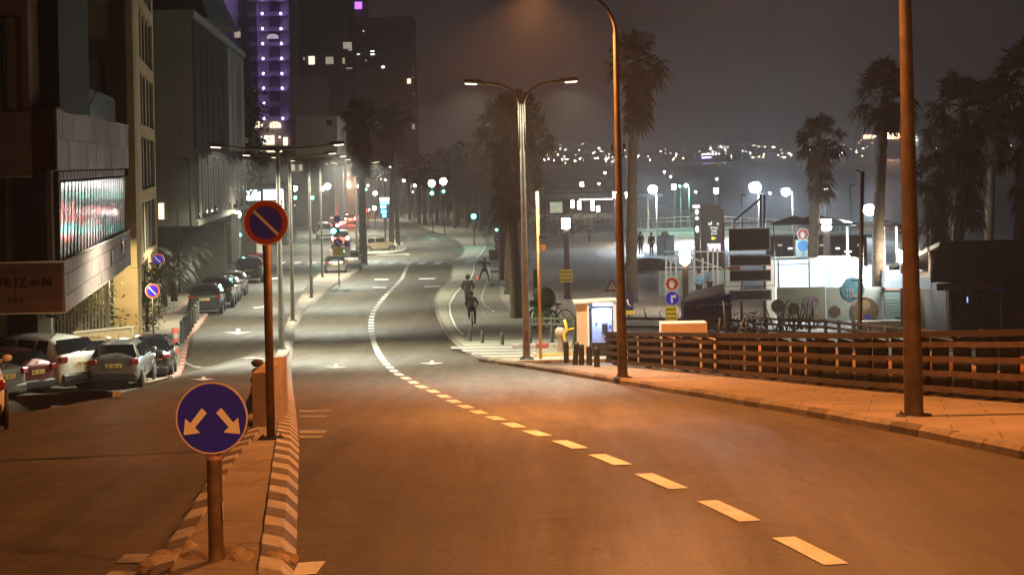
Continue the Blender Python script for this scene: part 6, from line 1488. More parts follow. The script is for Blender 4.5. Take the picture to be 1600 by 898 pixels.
for px in (850, 893, 935, 983, 1013): q = MB(); q.cyl((X(px, d), d + 2, -9.1), (X(px, d), d + 2, zr - .3), .12, n=8); q.build('column', M_WHITEP if px == 1013 else M_ROOFD, t)
# black totem
d = 118; c = pt(1111, 395, d); zb = gz(c.x, d); zt_ = Z(1111, 320, d) - zb; t = thing('advertising_totem', 'tall black advertising totem with small white glyphs and an orange arrow', 'sign', (c.x, d, zb))
w_ = X(1128, d) - X(1096, d); q = MB(); q.box((0, 0, zt_ / 2), (w_, .35, zt_)); q.build('panel', mat('totem_black', (.02, .022, .025), .4, var=.1), t)
q = MB(); q.box((w_ / 2 + .1, .05, zt_ / 2 - .15), (.18, .4, zt_ - .3)); q.build('red_edge', mat('dark_red_edge', (.10, .02, .02), .5, var=.1), t)
q = MB(); q.box((-w_ / 2 - .2, .1, zt_ / 2 - .06), (.32, .3, zt_ - .1)); sp_ = q.build('side_panel', MATS['totem_black'], t)
M_GLY = mat('lit_glyph', (1, 1, 1), .5, var=0, emit=(.9, .95, 1), es=.9, sample=False)
q = MB(); q.box((-w_ / 2 - .22, -.02, zt_ - .08), (.42, .3, .16)); q.build('lit_cap', M_GLY, t)
for py_, hh in ((331, .4), (341, .25), (358, .5)): q = MB(); z_ = Z(1091, py_, d) - zb; q.sphere((-w_ / 2 - .2, -.08, z_), .11, 10, 6, (1, .3, hh * 4)); q.build('mark', M_GLY, sp_)
for px, py_, s_, tx in ((1109, 349, .32, 'ol'), (1121, 349, .28, 'x'), (1115, 356, .2, 'עיריה'), (1115, 360.5, .17, 'אביב'), (1115, 365, .15, 'חוףים')):
    cc = pt(px, py_, d); text_mesh(tx[::-1] if tx > 'zz' else tx, s_, 'glyph', M_GLY, t, .01, (cc.x - c.x, -.19, cc.z - zb))
cc = pt(1115, 372, d); q = MB(); q.prism([(cc.x - c.x - .14, -.2, cc.z - zb + .12), (cc.x - c.x - .14, -.2, cc.z - zb - .12), (cc.x - c.x + .16, -.2, cc.z - zb)], (0, 0, 0), (0, .03, 0)); q.build('orange_arrow', mat('orange_glow', (1, .6, .1), .5, var=0, emit=(1, .5, .06), es=.9, sample=False), t)
cc = pt(1115, 386, d); q = MB(); q.box((cc.x - c.x, -.19, cc.z - zb), (.82, .03, .46)); q.build('lit_panel', mat('pale_violet_glow', (.9, .85, 1), .5, var=.3, scale=5, emit=(.82, .78, 1), es=.45, sample=False), t)
# sign frame with four dark panels and a crane like bracket
d = 98; c = pt(1172, 500, d); zb = gz(c.x, d); t = thing('panel_sign', 'steel frame holding four dark blank panels under a crane like bracket', 'sign', (c.x, d, zb)); L_ = lambda px, py: (pt(px, py, d).x - c.x, pt(px, py, d).z - zb)
M_PALE = mat('panel_edge', (.42, .38, .36), .5, var=.1)
for i, (x0, y0, x1, y1) in enumerate(((1138, 357, 1204, 391), (1139, 399, 1205, 415), (1139, 422, 1205, 439), (1138, 453, 1206, 469))):
    a, b = L_(x0, y0), L_(x1, y1); q = MB(); q.box(((a[0] + b[0]) / 2, 0, (a[1] + b[1]) / 2), (b[0] - a[0], .1, a[1] - b[1])); p_ = q.build('panel_frame', M_PALE, t)
    q = MB(); q.box(((a[0] + b[0]) / 2, -.06, (a[1] + b[1]) / 2), (b[0] - a[0] - .12, .03, a[1] - b[1] - .12)); q.build('panel', mat('blank_panel', (.018, .012, .012), .5, var=.1), p_)
q = MB(); a, b = L_(1131, 349), L_(1211, 446)
q.tube([(a[0], .1, a[1]), (b[0], .1, a[1]), (b[0], .1, b[1]), (a[0], .1, b[1]), (a[0], .1, a[1])], .035, 6); q.build('outer_frame', M_DARKM, t)
for px, y0, y1 in ((1159, 440, 500), (1195, 414, 500)): q = MB(); q.cyl((L_(px, y0)[0], .08, L_(px, y0)[1]), (L_(px, y1)[0], .08, -.2), .08, n=8); q.build('leg', M_DARKM, t)
q = MB(); q.tube([(L_(1148, 357)[0], .12, L_(1148, 357)[1]), (L_(1148, 345)[0], .12, L_(1148, 345)[1]), (L_(1189, 310)[0], .12, L_(1189, 310)[1])], .06, 8); q.build('diagonal_brace', M_DARKM, t)
for px, y0 in ((1189, 303), (1195, 305)): q = MB(); q.cyl((L_(px, y0)[0], .14, L_(px, y0)[1]), (L_(px, 357)[0], .14, L_(px, 357)[1]), .065, n=8); q.build('upright', M_DARKM, t)
q = MB(); a, b = L_(1137, 417), L_(1156, 421.5); q.box(((a[0] + b[0]) / 2, -.02, (a[1] + b[1]) / 2), (b[0] - a[0], .08, a[1] - b[1])); q.build('orange_plate', bm_[2], t)
# cafe: white lit walls, hoarding with printed discs
M_WLIT = mat('white_cabin_wall', (.72, .74, .74), .6, var=.04, scale=1)
d = 101; t = thing('beach_cabin', 'white beach cabin brightly lit behind the hoarding', 'cabin', (0, 0, 0)); a, b = X(1208, d), X(1345, d); z0_, z1_ = -9.1, Z(1270, 406, d)
q = MB(); q.box(((a + b) / 2, d + 2, (z0_ + z1_) / 2), (b - a, 3.5, z1_ - z0_)); q.build('wall', M_WLIT, t)
for px in (1214, 1262): q = MB(); q.box((X(px, d), d + .2, (z0_ + z1_) / 2 + .8), (.07, .08, z1_ - z0_ - 1.6)); q.build('frame', M_DARKM, t)
q = MB(); q.box((X(1236, d), d + .18, z1_ - .22), (X(1262, d) - X(1214, d), .07, .06)); q.build('frame', M_DARKM, t)
q = MB(); a2, b2 = X(1030, 112), X(1162, 112); q.box(((a2 + b2) / 2, 114, Z(1100, 425, 112) - .9), (b2 - a2, .15, 1.8)); q.build('back_screen', mat('pale_screen', (.5, .6, .62), .7, var=.1), t)
light('cabin_light', 'POINT', (X(1308, 98), 98.6, Z(1308, 418, 98)), 420, (.66, .86, 1), t, .25)
light('cabin_light', 'POINT', (X(1240, 98), 98.4, Z(1240, 398, 98)), 330, (.66, .88, 1), t, .25)
q = MB(); q.box((X(1308, 99), 99.3, Z(1308, 424, 99)), (.62, .1, 1.5)); q.build('light_panel', mat('panel_glow', (1, 1, 1), .5, var=0, emit=(.85, .93, 1), es=2.4, sample=False), t)
q = MB(); pr = [pt(1342, 414, 99), pt(1482, 442, 92), pt(1482, 452, 92), pt(1342, 449, 99)]; q.prism(pr, (0, 0, 0), (0, .2, 0)); q.build('sloping_fascia', M_WLIT, t)
for px in (1303, 1325, 1358, 1377, 1395): q = MB(); q.box((X(px, 103), 103.9 - 4.6, Z(px, 385, 99)), (.11, .09, 2.0)); q.build('post', M_WLIT, t)
q = MB(); q.box((X(1355, 102), 99.9, Z(1370, 350, 99)), (6.2, .12, .14)); q.build('cross_beam', M_DARKM, t)
t = thing('hoarding', 'long printed hoarding with round pictures, pale green to teal, before the white cabin', 'hoarding', (0, 0, 0)); d = 97
segs = [(1209, 1286, (.42, .52, .44)), (1286, 1330, (.44, .56, .58)), (1330, 1377, (.46, .58, .66)), (1377, 1414, (.16, .30, .34)), (1414, 1457, (.22, .34, .34))]
def disc_at(px, py, r, mm, par, yo=-.04, inner=0, nm='printed_disc'):
    c_ = pt(px, py, d); q = MB(); q.disc((c_.x, d + yo, c_.z), r, .01, 28, inner=inner); return q.build(nm, mm, par)
pan = []
for i, (x0, x1, c_) in enumerate(segs):
    a, b = X(x0, d), X(x1, d); zt_ = Z((x0 + x1) / 2, 448.5, d); q = MB(); q.box(((a + b) / 2, d, (zt_ - 8.5) / 2), (b - a - .03, .06, zt_ + 8.5)); pan.append(q.build('panel', mat('hoarding_print_%d' % i, c_, .6, var=.12, scale=.7, col2=tuple(min(1, v * 1.25) for v in c_)), t))
MP = lambda n, c_, v=.3, s=4: mat('print_' + n, c_, .6, var=v, scale=s)
disc_at(1215, 478, .34, MP('foliage', (.10, .12, .08), .5, 9), pan[0]); disc_at(1240, 482, .30, MP('foliage', (.10, .12, .08)), pan[0]); disc_at(1267, 473, .38, MP('mauve', (.40, .36, .48)), pan[0]); disc_at(1267, 473, .40, MP('palegreen', (.38, .5, .36)), pan[0], -.045, .37)
disc_at(1278, 496, .33, MP('cream', (.5, .5, .44)), pan[0]); disc_at(1304, 487, .30, MP('umber', (.16, .11, .09), .5, 8), pan[1])
bl = disc_at(1332, 452, .60, MP('azure', (.08, .28, .42), .1), pan[2], -.05); 
for tx, px, py_ in (('150', 1328, 454), ('1170', 1330, 462)): c_ = pt(px, py_, d); text_mesh(tx, .27, 'lettering', M_SWHITE, t, .004, (c_.x, d - .066, c_.z))
disc_at(1351, 486, .72, M_SWHITE, pan[2], -.06, .66, 'ring'); disc_at(1351, 486, .69, M_DARKM, pan[2], -.07, .67, 'ring'); pc = disc_at(1351, 486, .64, MP('bouquet', (.24, .18, .12), .6, 10), pan[2], -.055)
disc_at(1355, 497, .22, MP('violet', (.08, .08, .42), .4, 14), pan[2], -.068); disc_at(1347, 495, .16, MP('rose', (.45, .16, .14), .4, 14), pan[2], -.067); disc_at(1352, 476, .24, MP('sand', (.42, .32, .2), .3, 14), pan[2], -.067); disc_at(1341, 498, .14, MP('lime', (.14, .25, .05), .4, 14), pan[2], -.066)
for k in range(5):
    for px, ww in ((1393, .7), (1436, .75)): c_ = pt(px, 466 + k * 5.2, d); q = MB(); q.box((c_.x, d - .04, c_.z), (ww * random.uniform(.8, 1), .01, .03)); q.build('text_line', MP('paleline', (.45, .55, .55), .1), pan[3 if px < 1400 else 4])
q = MB(); q.box((X(1402, d), d - .045, Z(1402, 497, d)), (.55, .012, .14)); q.build('logo_bar', MATS['sign_navy'], pan[3])
q = MB(); q.box((X(1415, d), d - .02, Z(1415, 450.5, d)), (X(1457, d) - X(1376, d), .1, .16)); q.build('top_strip', mat('pinkish_trim', (.42, .30, .28), .6, var=.1), t)
q = MB(); q.box(((X(1330, d) + X(1525, d)) / 2, d - .6, -8.75), (X(1525, d) - X(1330, d), .9, .62)); o = q.build('plinth', M_WLIT); tag(o, 'low white plinth running along the foot of the hoarding', 'plinth')
# dark pavilion at the right edge
d = 90; t = thing('dark_restaurant', 'dark unlit beach restaurant with a heavy pitched roof at the frame edge', 'building', (0, 0, 0)); M_DK = mat('dark_timber', (.035, .028, .022), .8, var=.3, scale=1); M_DK2 = mat('dark_glass_wall', (.012, .012, .014), .25, var=.2)
a, b = X(1474, d), X(1760, d); zt_ = Z(1540, 438, d); q = MB(); q.box(((a + b) / 2, d + 4, (zt_ - 9.2) / 2), (b - a, 8, zt_ + 9.2)); q.build('wall', M_DK, t)
q = MB(); q.prism([(a - .9, d - 1.0, zt_ + .02), (b, d - 1.0, zt_ + .02), (b, d + 3.5, zt_ + 1.5), (a + .6, d + 3.5, zt_ + 1.5), ], (0, 0, 0), (0, .15, .22)); q.build('roof', M_ROOFD, t)
q = MB(); q.prism([(b, d + 9, zt_ + .02), (a - .9, d + 9, zt_ + .02), (a + .6, d + 3.6, zt_ + 1.5), (b, d + 3.6, zt_ + 1.5)], (0, 0, 0), (0, .1, .2)); q.build('roof', M_ROOFD, t)
for k, px in enumerate((1478, 1502, 1524, 1548, 1575, 1605)): q = MB(); q.box((X(px, d), d - .12, (zt_ - 9.2) / 2), (.16, .16, zt_ + 9.1)); q.build('column', M_DK if k else mat('ochre_column', (.42, .25, .05), .7, var=.1), t)
for k in range(4): q = MB(); q.box(((X(1490 + 24 * k, d)), d - .03, -7.3), (.6, .05, 2.6)); q.build('window', M_DK2, t)
q = MB(); q.box((X(1500, d), d - .25, zt_ - .25), (X(1555, d) - X(1470, d), .12, .32)); q.build('fascia', mat('grey_timber', (.12, .10, .09), .8, var=.3, scale=2), t)
q = MB(); c_ = pt(1508.5, 468, d); q.box((c_.x, d - .08, c_.z), (.2, .04, .26)); q.build('lit_switch', mat('blue_lamp', (.4, .5, 1), .5, var=0, emit=(.35, .45, 1), es=.8, sample=False), t)
d2 = 84; c_ = pt(1564, 451, d2); t = thing('parasol', 'closed-looking violet parasol in front of the dark restaurant', 'parasol', (c_.x, d2, gz(c_.x, d2))); h_ = c_.z - t.location.z; q = MB(); q.lathe([(0.5, h_ - .12), (.3, h_ + .02), (0, h_ + .12)], n=8); q.build('canopy', mat('violet_cloth', (.10, .06, .25), .8, var=.1), t); q = MB(); q.cyl((0, 0, -.1), (0, 0, h_), .03, n=6); q.build('pole', M_POLE, t)
# big parasols
def parasol(px, py, d, w, h, label, col=(.10, .09, .09)):
    c_ = pt(px, py, d); t = thing('parasol', label, 'parasol', (c_.x, d, gz(c_.x, d)), 0, 'large dark parasols by the beach cabin'); H = c_.z - t.location.z; q = MB()
    q.lathe([(w / 2, H - h), (w / 2, H - h + .08), (w * .25, H - h * .4), (.05, H)], n=8); q.build('canopy', mat('parasol_cloth', col, .85, var=.15, scale=1), t); q = MB(); q.cyl((0, 0, -.1), (0, 0, H - .05), .045, n=8); q.build('pole', M_WHITEP, t)
    q = MB(); [q.tube([(0, 0, H - .1), (w * .46 * cos(k * pi / 4), w * .46 * sin(k * pi / 4), H - h + .04)], .012, 4) for k in range(8)]; q.build('ribs', M_DARKM, t)
parasol(1240, 337, 125, 3.0, .55, 'dark parasol directly above the white hand sign'); parasol(1275, 335, 130, 3.6, .6, 'dark parasol left of the shaggy palm crown'); parasol(1375, 343, 110, 3.9, .55, 'wide dark parasol between the slender post and the lamp post'); parasol(1312, 342, 150, 2.8, .5, 'small dark parasol right of the shaggy palm')
parasol(1440, 352, 118, 3.2, .5, 'dark parasol right of the thick lamp post')
# low dark beach bar behind the cabin
d = 128; t = thing('beach_bar', 'low dark beach bar with small lit windows behind the white hand sign', 'building', (0, 0, 0)); a, b = X(1203, d), X(1352, d); zt_ = Z(1280, 371, d); zb = -9.1
q = MB(); q.box(((a + b) / 2, d + 1.5, (zt_ + zb) / 2), (b - a, 3, zt_ - zb)); q.build('wall', mat('bar_blue_black', (.03, .035, .042), .7, var=.4, scale=1.5), t)
q = MB(); q.box(((a + b) / 2, d + 1.3, zt_ + .06), (b - a + .5, 3.6, .12)); q.build('roof', M_ROOFD, t)
for k, px in enumerate((1216, 1234, 1262, 1284, 1306, 1322, 1340)): q = MB(); q.box((X(px, d), d - .05, Z(px, 383 + (k % 3) * 5, d)), (.28 + .2 * (k % 2), .06, .12)); q.build('lit_hatch', M_GLY if k % 3 else M_DIM, t)
for k in range(6): q = MB(); q.cyl((X(1208 + 28 * k, d), d - .3, zb), (X(1208 + 28 * k, d), d - .3, zt_), .06, n=6); q.build('column', M_POLE, t)
d = 118
for k, (px, lb) in enumerate(((1368, 'dark folded lounger stack left of the skirted palm'), (1392, 'dark folded lounger stack right beside the thick lamp post'), (1425, 'dark folded lounger stack just right of the thick lamp post'))):
    c_ = pt(px, 395, d); t = thing('lounger_stack', lb, 'lounger stack', (c_.x, d, -9.0), 0, 'folded loungers stacked on the beach')
    for j in range(5): q = MB(); q.box((.12 * j - .3, 0, .55), (.06, .7, 1.5), ry=.35); q.build('lounger', M_POSTD, t)
# blue stall
d = 92; c_ = pt(1106, 492, d); zb = gz(c_.x, d); t = thing('market_stall', 'closed stall wrapped in deep blue cloth with a sloping violet top', 'stall', (c_.x, d, zb)); s_ = FPX / d
W0, W1 = (1069 - 1106) / s_, (1143 - 1106) / s_; zl, zh = Z(1070, 474, d) - zb, Z(1140, 459, d) - zb
q = MB(); q.prism([(W0, 0, -.1), (W1, 0, -.1), (W1, 0, zh), (W0, 0, zl)], (0, 0, 0), (0, 1.6, 0)); q.build('cloth', mat('deep_blue_cloth', (.05, .035, .32), .8, var=.3, scale=4, bump=.5), t)
q = MB(); q.prism([(W0 - .15, -.15, zl), (W1 - .3, -.15, zh - .02), (W1 - .15, 1.7, zh + .32), (W0 + .5, 1.7, zl + .4)], (0, 0, 0), (0, 0, .06)); q.build('awning', mat('violet_awning', (.20, .12, .28), .8, var=.15, scale=3), t)
for k in range(9): q = MB(); x_ = W0 + (W1 - W0) * k / 8; q.sphere((x_, -.12, (zl + (zh - zl) * k / 8) * .12 + .62), .07, 8, 6, (1.4, .5, .8)); q.build('white_cleat', M_SWHITE, t)
for k in range(7): q = MB(); x_ = W0 + .1 + k * .16; q.tube([(x_, -.17, zl - .05), (x_ + .08, -.17, zl - .16)], .016, 4); q.build('scallop', M_SWHITE, t)
# branches of a bare shrub before the hoarding
for px, lb, n_ in ((1240, 'leafless thorny shrub before the printed discs of the hoarding', 26), (1015, 'few bare branches left of the hand sign', 7)):
    c_ = pt(px, 505, 90); t = thing('bare_shrub', lb, 'shrub', (c_.x, 90, c_.z - .9)); q = MB(); rnd = random.Random(px)
    for k in range(n_):
        p0_ = Vector((rnd.uniform(-1.1, 1.1), 0, .6)); p1_ = p0_ + Vector((rnd.uniform(-.5, .5), 0, rnd.uniform(.4, 1.3))); p2_ = p1_ + Vector((rnd.uniform(-.4, .4), 0, rnd.uniform(.05, .5))); q.tube([p0_, p1_, p2_], [.035, .022, .008], 5)
    q.tube([(0, 0, -1.3), (0, 0, .7)], .05, 6); q.build('branches', M_BARK, t)
# white fence frames in the lit yard behind the hand sign
t = thing('mesh_enclosure', 'pale metal mesh enclosure glowing white behind the hand sign', 'enclosure', (0, 0, 0)); d = 112
for px in (1041, 1048, 1056, 1085, 1098, 1106, 1114, 1121): q = MB(); q.cyl(pt(px, 385 + (px % 7) * 3, d), pt(px, 470, d), .05, n=6); q.build('upright', M_WLIT, t)
for (x0, y0, x1, y1) in ((1038, 393, 1130, 393), (1038, 418, 1126, 417), (1085, 404, 1130, 420), (1060, 372, 1085, 372)): q = MB(); q.tube([pt(x0, y0, d), pt(x1, y1, d)], .035, 5); q.build('rail', M_WLIT, t)
q = MB(); c_ = pt(1039, 368, 150); q.disc((c_.x, 150, c_.z), .34, .03, 20); o = q.build('round_sign', mat('pale_mint', (.5, .62, .55), .6, var=.05)); tag(o, 'pale round sign seen from behind over the lit yard', 'road sign'); q = MB(); q.cyl((c_.x, 150.05, c_.z), (c_.x, 150.05, -9.1), .04, n=6); q.build('post', M_POLE, o)
q = MB(); c_ = pt(1040, 383, 155); q.box(c_, (1.4, .4, 1.6)); o = q.build('cabinet', mat('pale_blue_cabinet', (.42, .5, .58), .6, var=.05)); tag(o, 'pale blue cabinet behind the seated silhouettes', 'cabinet')
# --- far coast with town lights
hm_ = MB(); vs = []; rnd = random.Random(5); NX = 90; hx = []
def hill(px): return 3 + 4 * sstep((px - 830) / 100) + 26 * sstep((px - 1080) / 330) - 6 * sstep((px - 1450) / 200) + 2 * sin(px * .031) + 1.2 * sin(px * .11)
for i in range(NX + 1):
    px = 560 + (1900 - 560) * i / NX; vs += [(X(px, 2860), 2860, -14), (X(px, 3000), 3000, hill(px) * .8), (X(px, 3150), 3150, hill(px)), (X(px, 3500), 3500, -14)]
hm_.add(vs, [(i*4+q, (i+1)*4+q, (i+1)*4+q+1, i*4+q+1) for i in range(NX) for q in range(3)], True); hm_.build('far_hills', mat('far_hill', (.05, .045, .04), .95, var=.2, scale=.01), kind='structure')
fb = MB(); fl_ = [MB(), MB(), MB()]
for k in range(620):
    px = rnd.choice([rnd.gauss(900, 38), rnd.uniform(830, 1150), rnd.gauss(1260, 90), rnd.uniform(1100, 1450), rnd.uniform(1440, 1640), rnd.uniform(600, 800)]); dd_ = rnd.uniform(2840, 2980)
    hgt_ = rnd.choice((8, 10, 14, 18)) * (1.6 if 860 < px < 940 and rnd.random() < .3 else 1); zb_ = -8 + (dd_ - 2840) / 140 * hill(px) * .8; w_ = rnd.uniform(8, 20); fb.box((X(px, dd_), dd_, zb_ + hgt_ / 2 - 3), (w_, 10, hgt_ + 6))
    n_ = rnd.choice((0, 1, 1, 2, 3)) if px > 1000 else rnd.choice((1, 2, 3, 4))
    if px > 1430: n_ = rnd.choice((0, 0, 1))
    for q in range(n_):
        zz_ = zb_ + rnd.uniform(.2, 1.0) * hgt_; sz = rnd.choice((1.0, 1.2, 1.4, 2.0)); fl_[rnd.choice((0, 0, 1, 2))].box((X(px, dd_) + rnd.uniform(-w_, w_) / 2, dd_ - 5.3, zz_), (sz * rnd.choice((1, 1, 1.7)), .5, sz * .8))
fo = fb.build('far_town', mat('far_town_wall', (.06, .055, .05), .9, var=.2, scale=.02), kind='stuff'); tag(fo, 'far town on the hills across the bay, a mass of small buildings', 'town')
for m_, c_, e_ in zip(fl_, ((1, .93, .8), (1, .72, .42), (.85, .95, 1)), (38, 24, 30)): m_.build('lit_windows', mat('far_light_%.2f' % c_[2], c_, .5, var=0, emit=c_, es=e_, sample=False), fo, kind='stuff')
t = thing('rooftop_sign_building', 'far building with a wide glowing orange rooftop sign on the hill', 'building', (0, 0, 0)); d = 2900
c_ = pt(1392, 212, d); q = MB(); q.box((c_.x - 8, d + 8, c_.z - 9), (40, 12, 26)); q.build('wall', MATS['far_town_wall'], t); q = MB(); q.box((c_.x, d, c_.z), (26, 2, 9.5)); sgn = q.build('lit_sign', mat('orange_sign_glow', (1, .6, .4), .5, var=.2, scale=.2, emit=(1, .48, .28), es=22, sample=False), t)
q = MB(); q.box((c_.x - 34, d, c_.z - 1), (16, 2, 6)); q.build('lit_sign', mat('dim_sign_glow', (1, .6, .4), .5, var=.4, scale=.3, emit=(1, .5, .3), es=8, sample=False), t)
for k in range(4): q = MB(); q.box((c_.x - 8 + k * 4, d - 1.3, c_.z + .8), (2, .3, 2)); q.build('letter', M_DARKM, sgn)
q = MB(); q.box((c_.x + 9, d - 1.3, c_.z), (1.6, .3, 6)); q.build('letter', M_DARKM, sgn)
t = thing('seafront_terrace', 'far seafront terrace with a row of lamps and a violet light on the bay', 'terrace', (0, 0, 0)); d = 2820
q = MB(); q.box((X(1110, d), d, Z(1110, 246, d)), (30, 4, 3)); q.build('wall', MATS['far_town_wall'], t)
q = MB(); q.box((X(1104, d), d - 2.2, Z(1104, 246.3, d)), (13, .4, 1.6)); q.build('violet_light', mat('violet_far', (.4, .2, 1), .5, var=0, emit=(.35, .2, 1), es=40, sample=False), t)
for k in range(6): q = MB(); q.box((X(1098 + k * 5.2, d), d - 2.2, Z(1100, 241.3, d)), (1.6, .4, 1.4)); q.build('lamp', MATS['far_light_0.80'], t)
# ---------------------------------------------------------------- people, cycles, scooters, signals
M_SKIN = mat('skin', (.42, .24, .16), .6, var=.05); M_BLACKC = mat('black_cloth', (.012, .012, .014), .85, var=.3, scale=9); M_NAVY = mat('dark_trousers', (.02, .022, .03), .85, var=.3, scale=9)
M_GREYC = mat('grey_cloth', (.22, .21, .20), .85, var=.5, scale=12); M_BLUEC = mat('light_blue_cloth', (.15, .30, .42), .85, var=.2, scale=9); M_HAIR = mat('dark_hair', (.015, .01, .008), .8, var=.3, scale=20); M_BROWNC = mat('brown_cloth', (.06, .045, .04), .85, var=.3, scale=9); M_SHOE = mat('shoe', (.03, .03, .03), .6, var=.2)
def skin_mesh(name, chains, m_, parent, sub=2, root=0):
    vs = []; es = []; rs = []; idx = {}
    for ch in chains:
        prev = None
        for (key, co, r) in ch:
            if key not in idx: idx[key] = len(vs); vs.append(co); rs.append(r)
            if prev is not None: es.append((prev, idx[key]))
            prev = idx[key]
    me = bpy.data.meshes.new(name); me.from_pydata(vs, es, []); me.materials.append(m_)
    o = bpy.data.objects.new(name, me); COL.objects.link(o); o.parent = parent
    sk = o.modifiers.new('skin', 'SKIN'); sk.use_smooth_shade = True
    if not me.skin_vertices: 
        bm = bmesh.new(); bm.from_mesh(me); bm.verts.layers.skin.verify(); bm.to_mesh(me); bm.free()
    for i, sv in enumerate(me.skin_vertices[0].data): sv.radius = (rs[i], rs[i]) if not isinstance(rs[i], tuple) else rs[i]; sv.use_root = (i == root)
    ss = o.modifiers.new('sub', 'SUBSURF'); ss.levels = sub; ss.render_levels = sub
    return o
STAND = dict(pel=(0, 0, .95), spi=(0, .0, 1.15), che=(0, .0, 1.36), nek=(0, .0, 1.50), hed=(0, .02, 1.60), top=(0, .02, 1.72),
  shR=(.18, 0, 1.42), elR=(.25, -.02, 1.14), wrR=(.25, .08, .90), shL=(-.18, 0, 1.42), elL=(-.25, -.02, 1.14), wrL=(-.25, .08, .90),
  hiR=(.09, 0, .90), knR=(.10, .03, .49), anR=(.10, -.03, .09), toR=(.11, .13, .04), hiL=(-.09, 0, .90), knL=(-.10, .03, .49), anL=(-.10, -.03, .09), toL=(-.11, .13, .04))
def person(label, loc, rz=0, pose=None, top=M_BLACKC, legs=M_NAVY, hair=M_HAIR, sc=1.0, hood=False, fingers=False, pack=None, group=None, coat=1.0):
    J = dict(STAND); J.update(pose or {}); J = {k: Vector(v) for k, v in J.items()}
    t = thing('person', label, 'person', loc, rz, group, sc)
    def hand(s):
        w = J['wr' + s]; e = J['el' + s]; d = (w - e).normalized(); p = w + d * .08; return w, p, d
    ch = [[('pel', J['pel'], .12), ('spi', J['spi'], .115), ('che', J['che'], .125), ('nek', J['nek'], .055), ('hed', J['hed'], .085), ('top', J['top'], .078)]]
    for s in 'RL':
        w, p, d = hand(s)
        ch.append([('che', J['che'], .12), ('sh' + s, J['sh' + s], .06), ('el' + s, J['el' + s], .042), ('wr' + s, w, .028), ('ha' + s, p, .032)])
        if fingers:
            sd_ = d.cross(Vector((0, 0, 1))); sd_ = sd_.normalized() if sd_.length > .1 else Vector((1, 0, 0))
            for f in range(4): a = p + sd_ * (f - 1.5) * .02; ch.append([('ha' + s, p, .03), ('f%s%d' % (s, f), a + d * .035, .009), ('g%s%d' % (s, f), a + d * (.065 - abs(f - 1.4) * .006) + Vector((0, 0, -.012)), .008)])
            ch.append([('wr' + s, w, .028), ('t' + s, w + d * .04 + sd_ * .04, .010), ('u' + s, w + d * .07 + sd_ * .05, .009)])
        ch.append([('pel', J['pel'], .12), ('hi' + s, J['hi' + s], .09), ('kn' + s, J['kn' + s], .06), ('an' + s, J['an' + s], .04), ('to' + s, J['to' + s], .035)])
    skin_mesh('body', ch, M_SKIN, t)
    c = coat
    jk = [[('pel', J['pel'] + Vector((0, 0, -.02)), .145 * c), ('spi', J['spi'], .145 * c), ('che', J['che'], .15 * c), ('n2', J['nek'] + Vector((0, 0, -.03)), .085)]]
    for s in 'RL': w, p, d = hand(s); jk.append([('che', J['che'], .15 * c), ('sh' + s, J['sh' + s], .082 * c), ('el' + s, J['el' + s], .062 * c), ('wr' + s, w, .045)])
    skin_mesh('jacket', jk, top, t)
    tr = []
    for s in 'RL': tr.append([('pel', J['pel'] + Vector((0, 0, .0)), .135), ('hi' + s, J['hi' + s], .105), ('kn' + s, J['kn' + s], .075), ('an' + s, J['an' + s], .058)])
    skin_mesh('trousers', tr, legs, t)
    for s in 'RL':
        q = MB(); a = J['an' + s]; b = J['to' + s]; q.tube([a + Vector((0, -.05, -.03)), a + Vector((0, .0, -.02)), (a + b) / 2 + Vector((0, 0, -.01)), b + Vector((0, 0, 0)), b + Vector((0, .03, -.01))], [.03, .052, .05, .045, .02], 8); q.build('shoe', M_SHOE, t)
    q = MB(); h_ = J['hed'].lerp(J['top'], .55)
    if hood: q.sphere(h_ + Vector((0, -.02, .0)), .135, 12, 8, (.95, 1.0, 1.15)); q.build('hood', top, t)
    else: q.sphere(h_ + Vector((0, -.025, .025)), .10, 12, 8, (.95, 1.05, 1.1)); q.build('hair', hair, t)
    q = MB(); f_ = J['hed'] + Vector((0, .1, .03)); q.sphere(f_, .018, 6, 5, (.8, 1.3, 1.3)); q.build('nose', M_SKIN, t)
    if pack:
        p_ = J['spi'].lerp(J['che'], .55) + Vector((0, -.2, 0)); q = MB(); q.box(p_, (.28, .16, .42), bev=.05); q.build('backpack', pack, t)
    return t
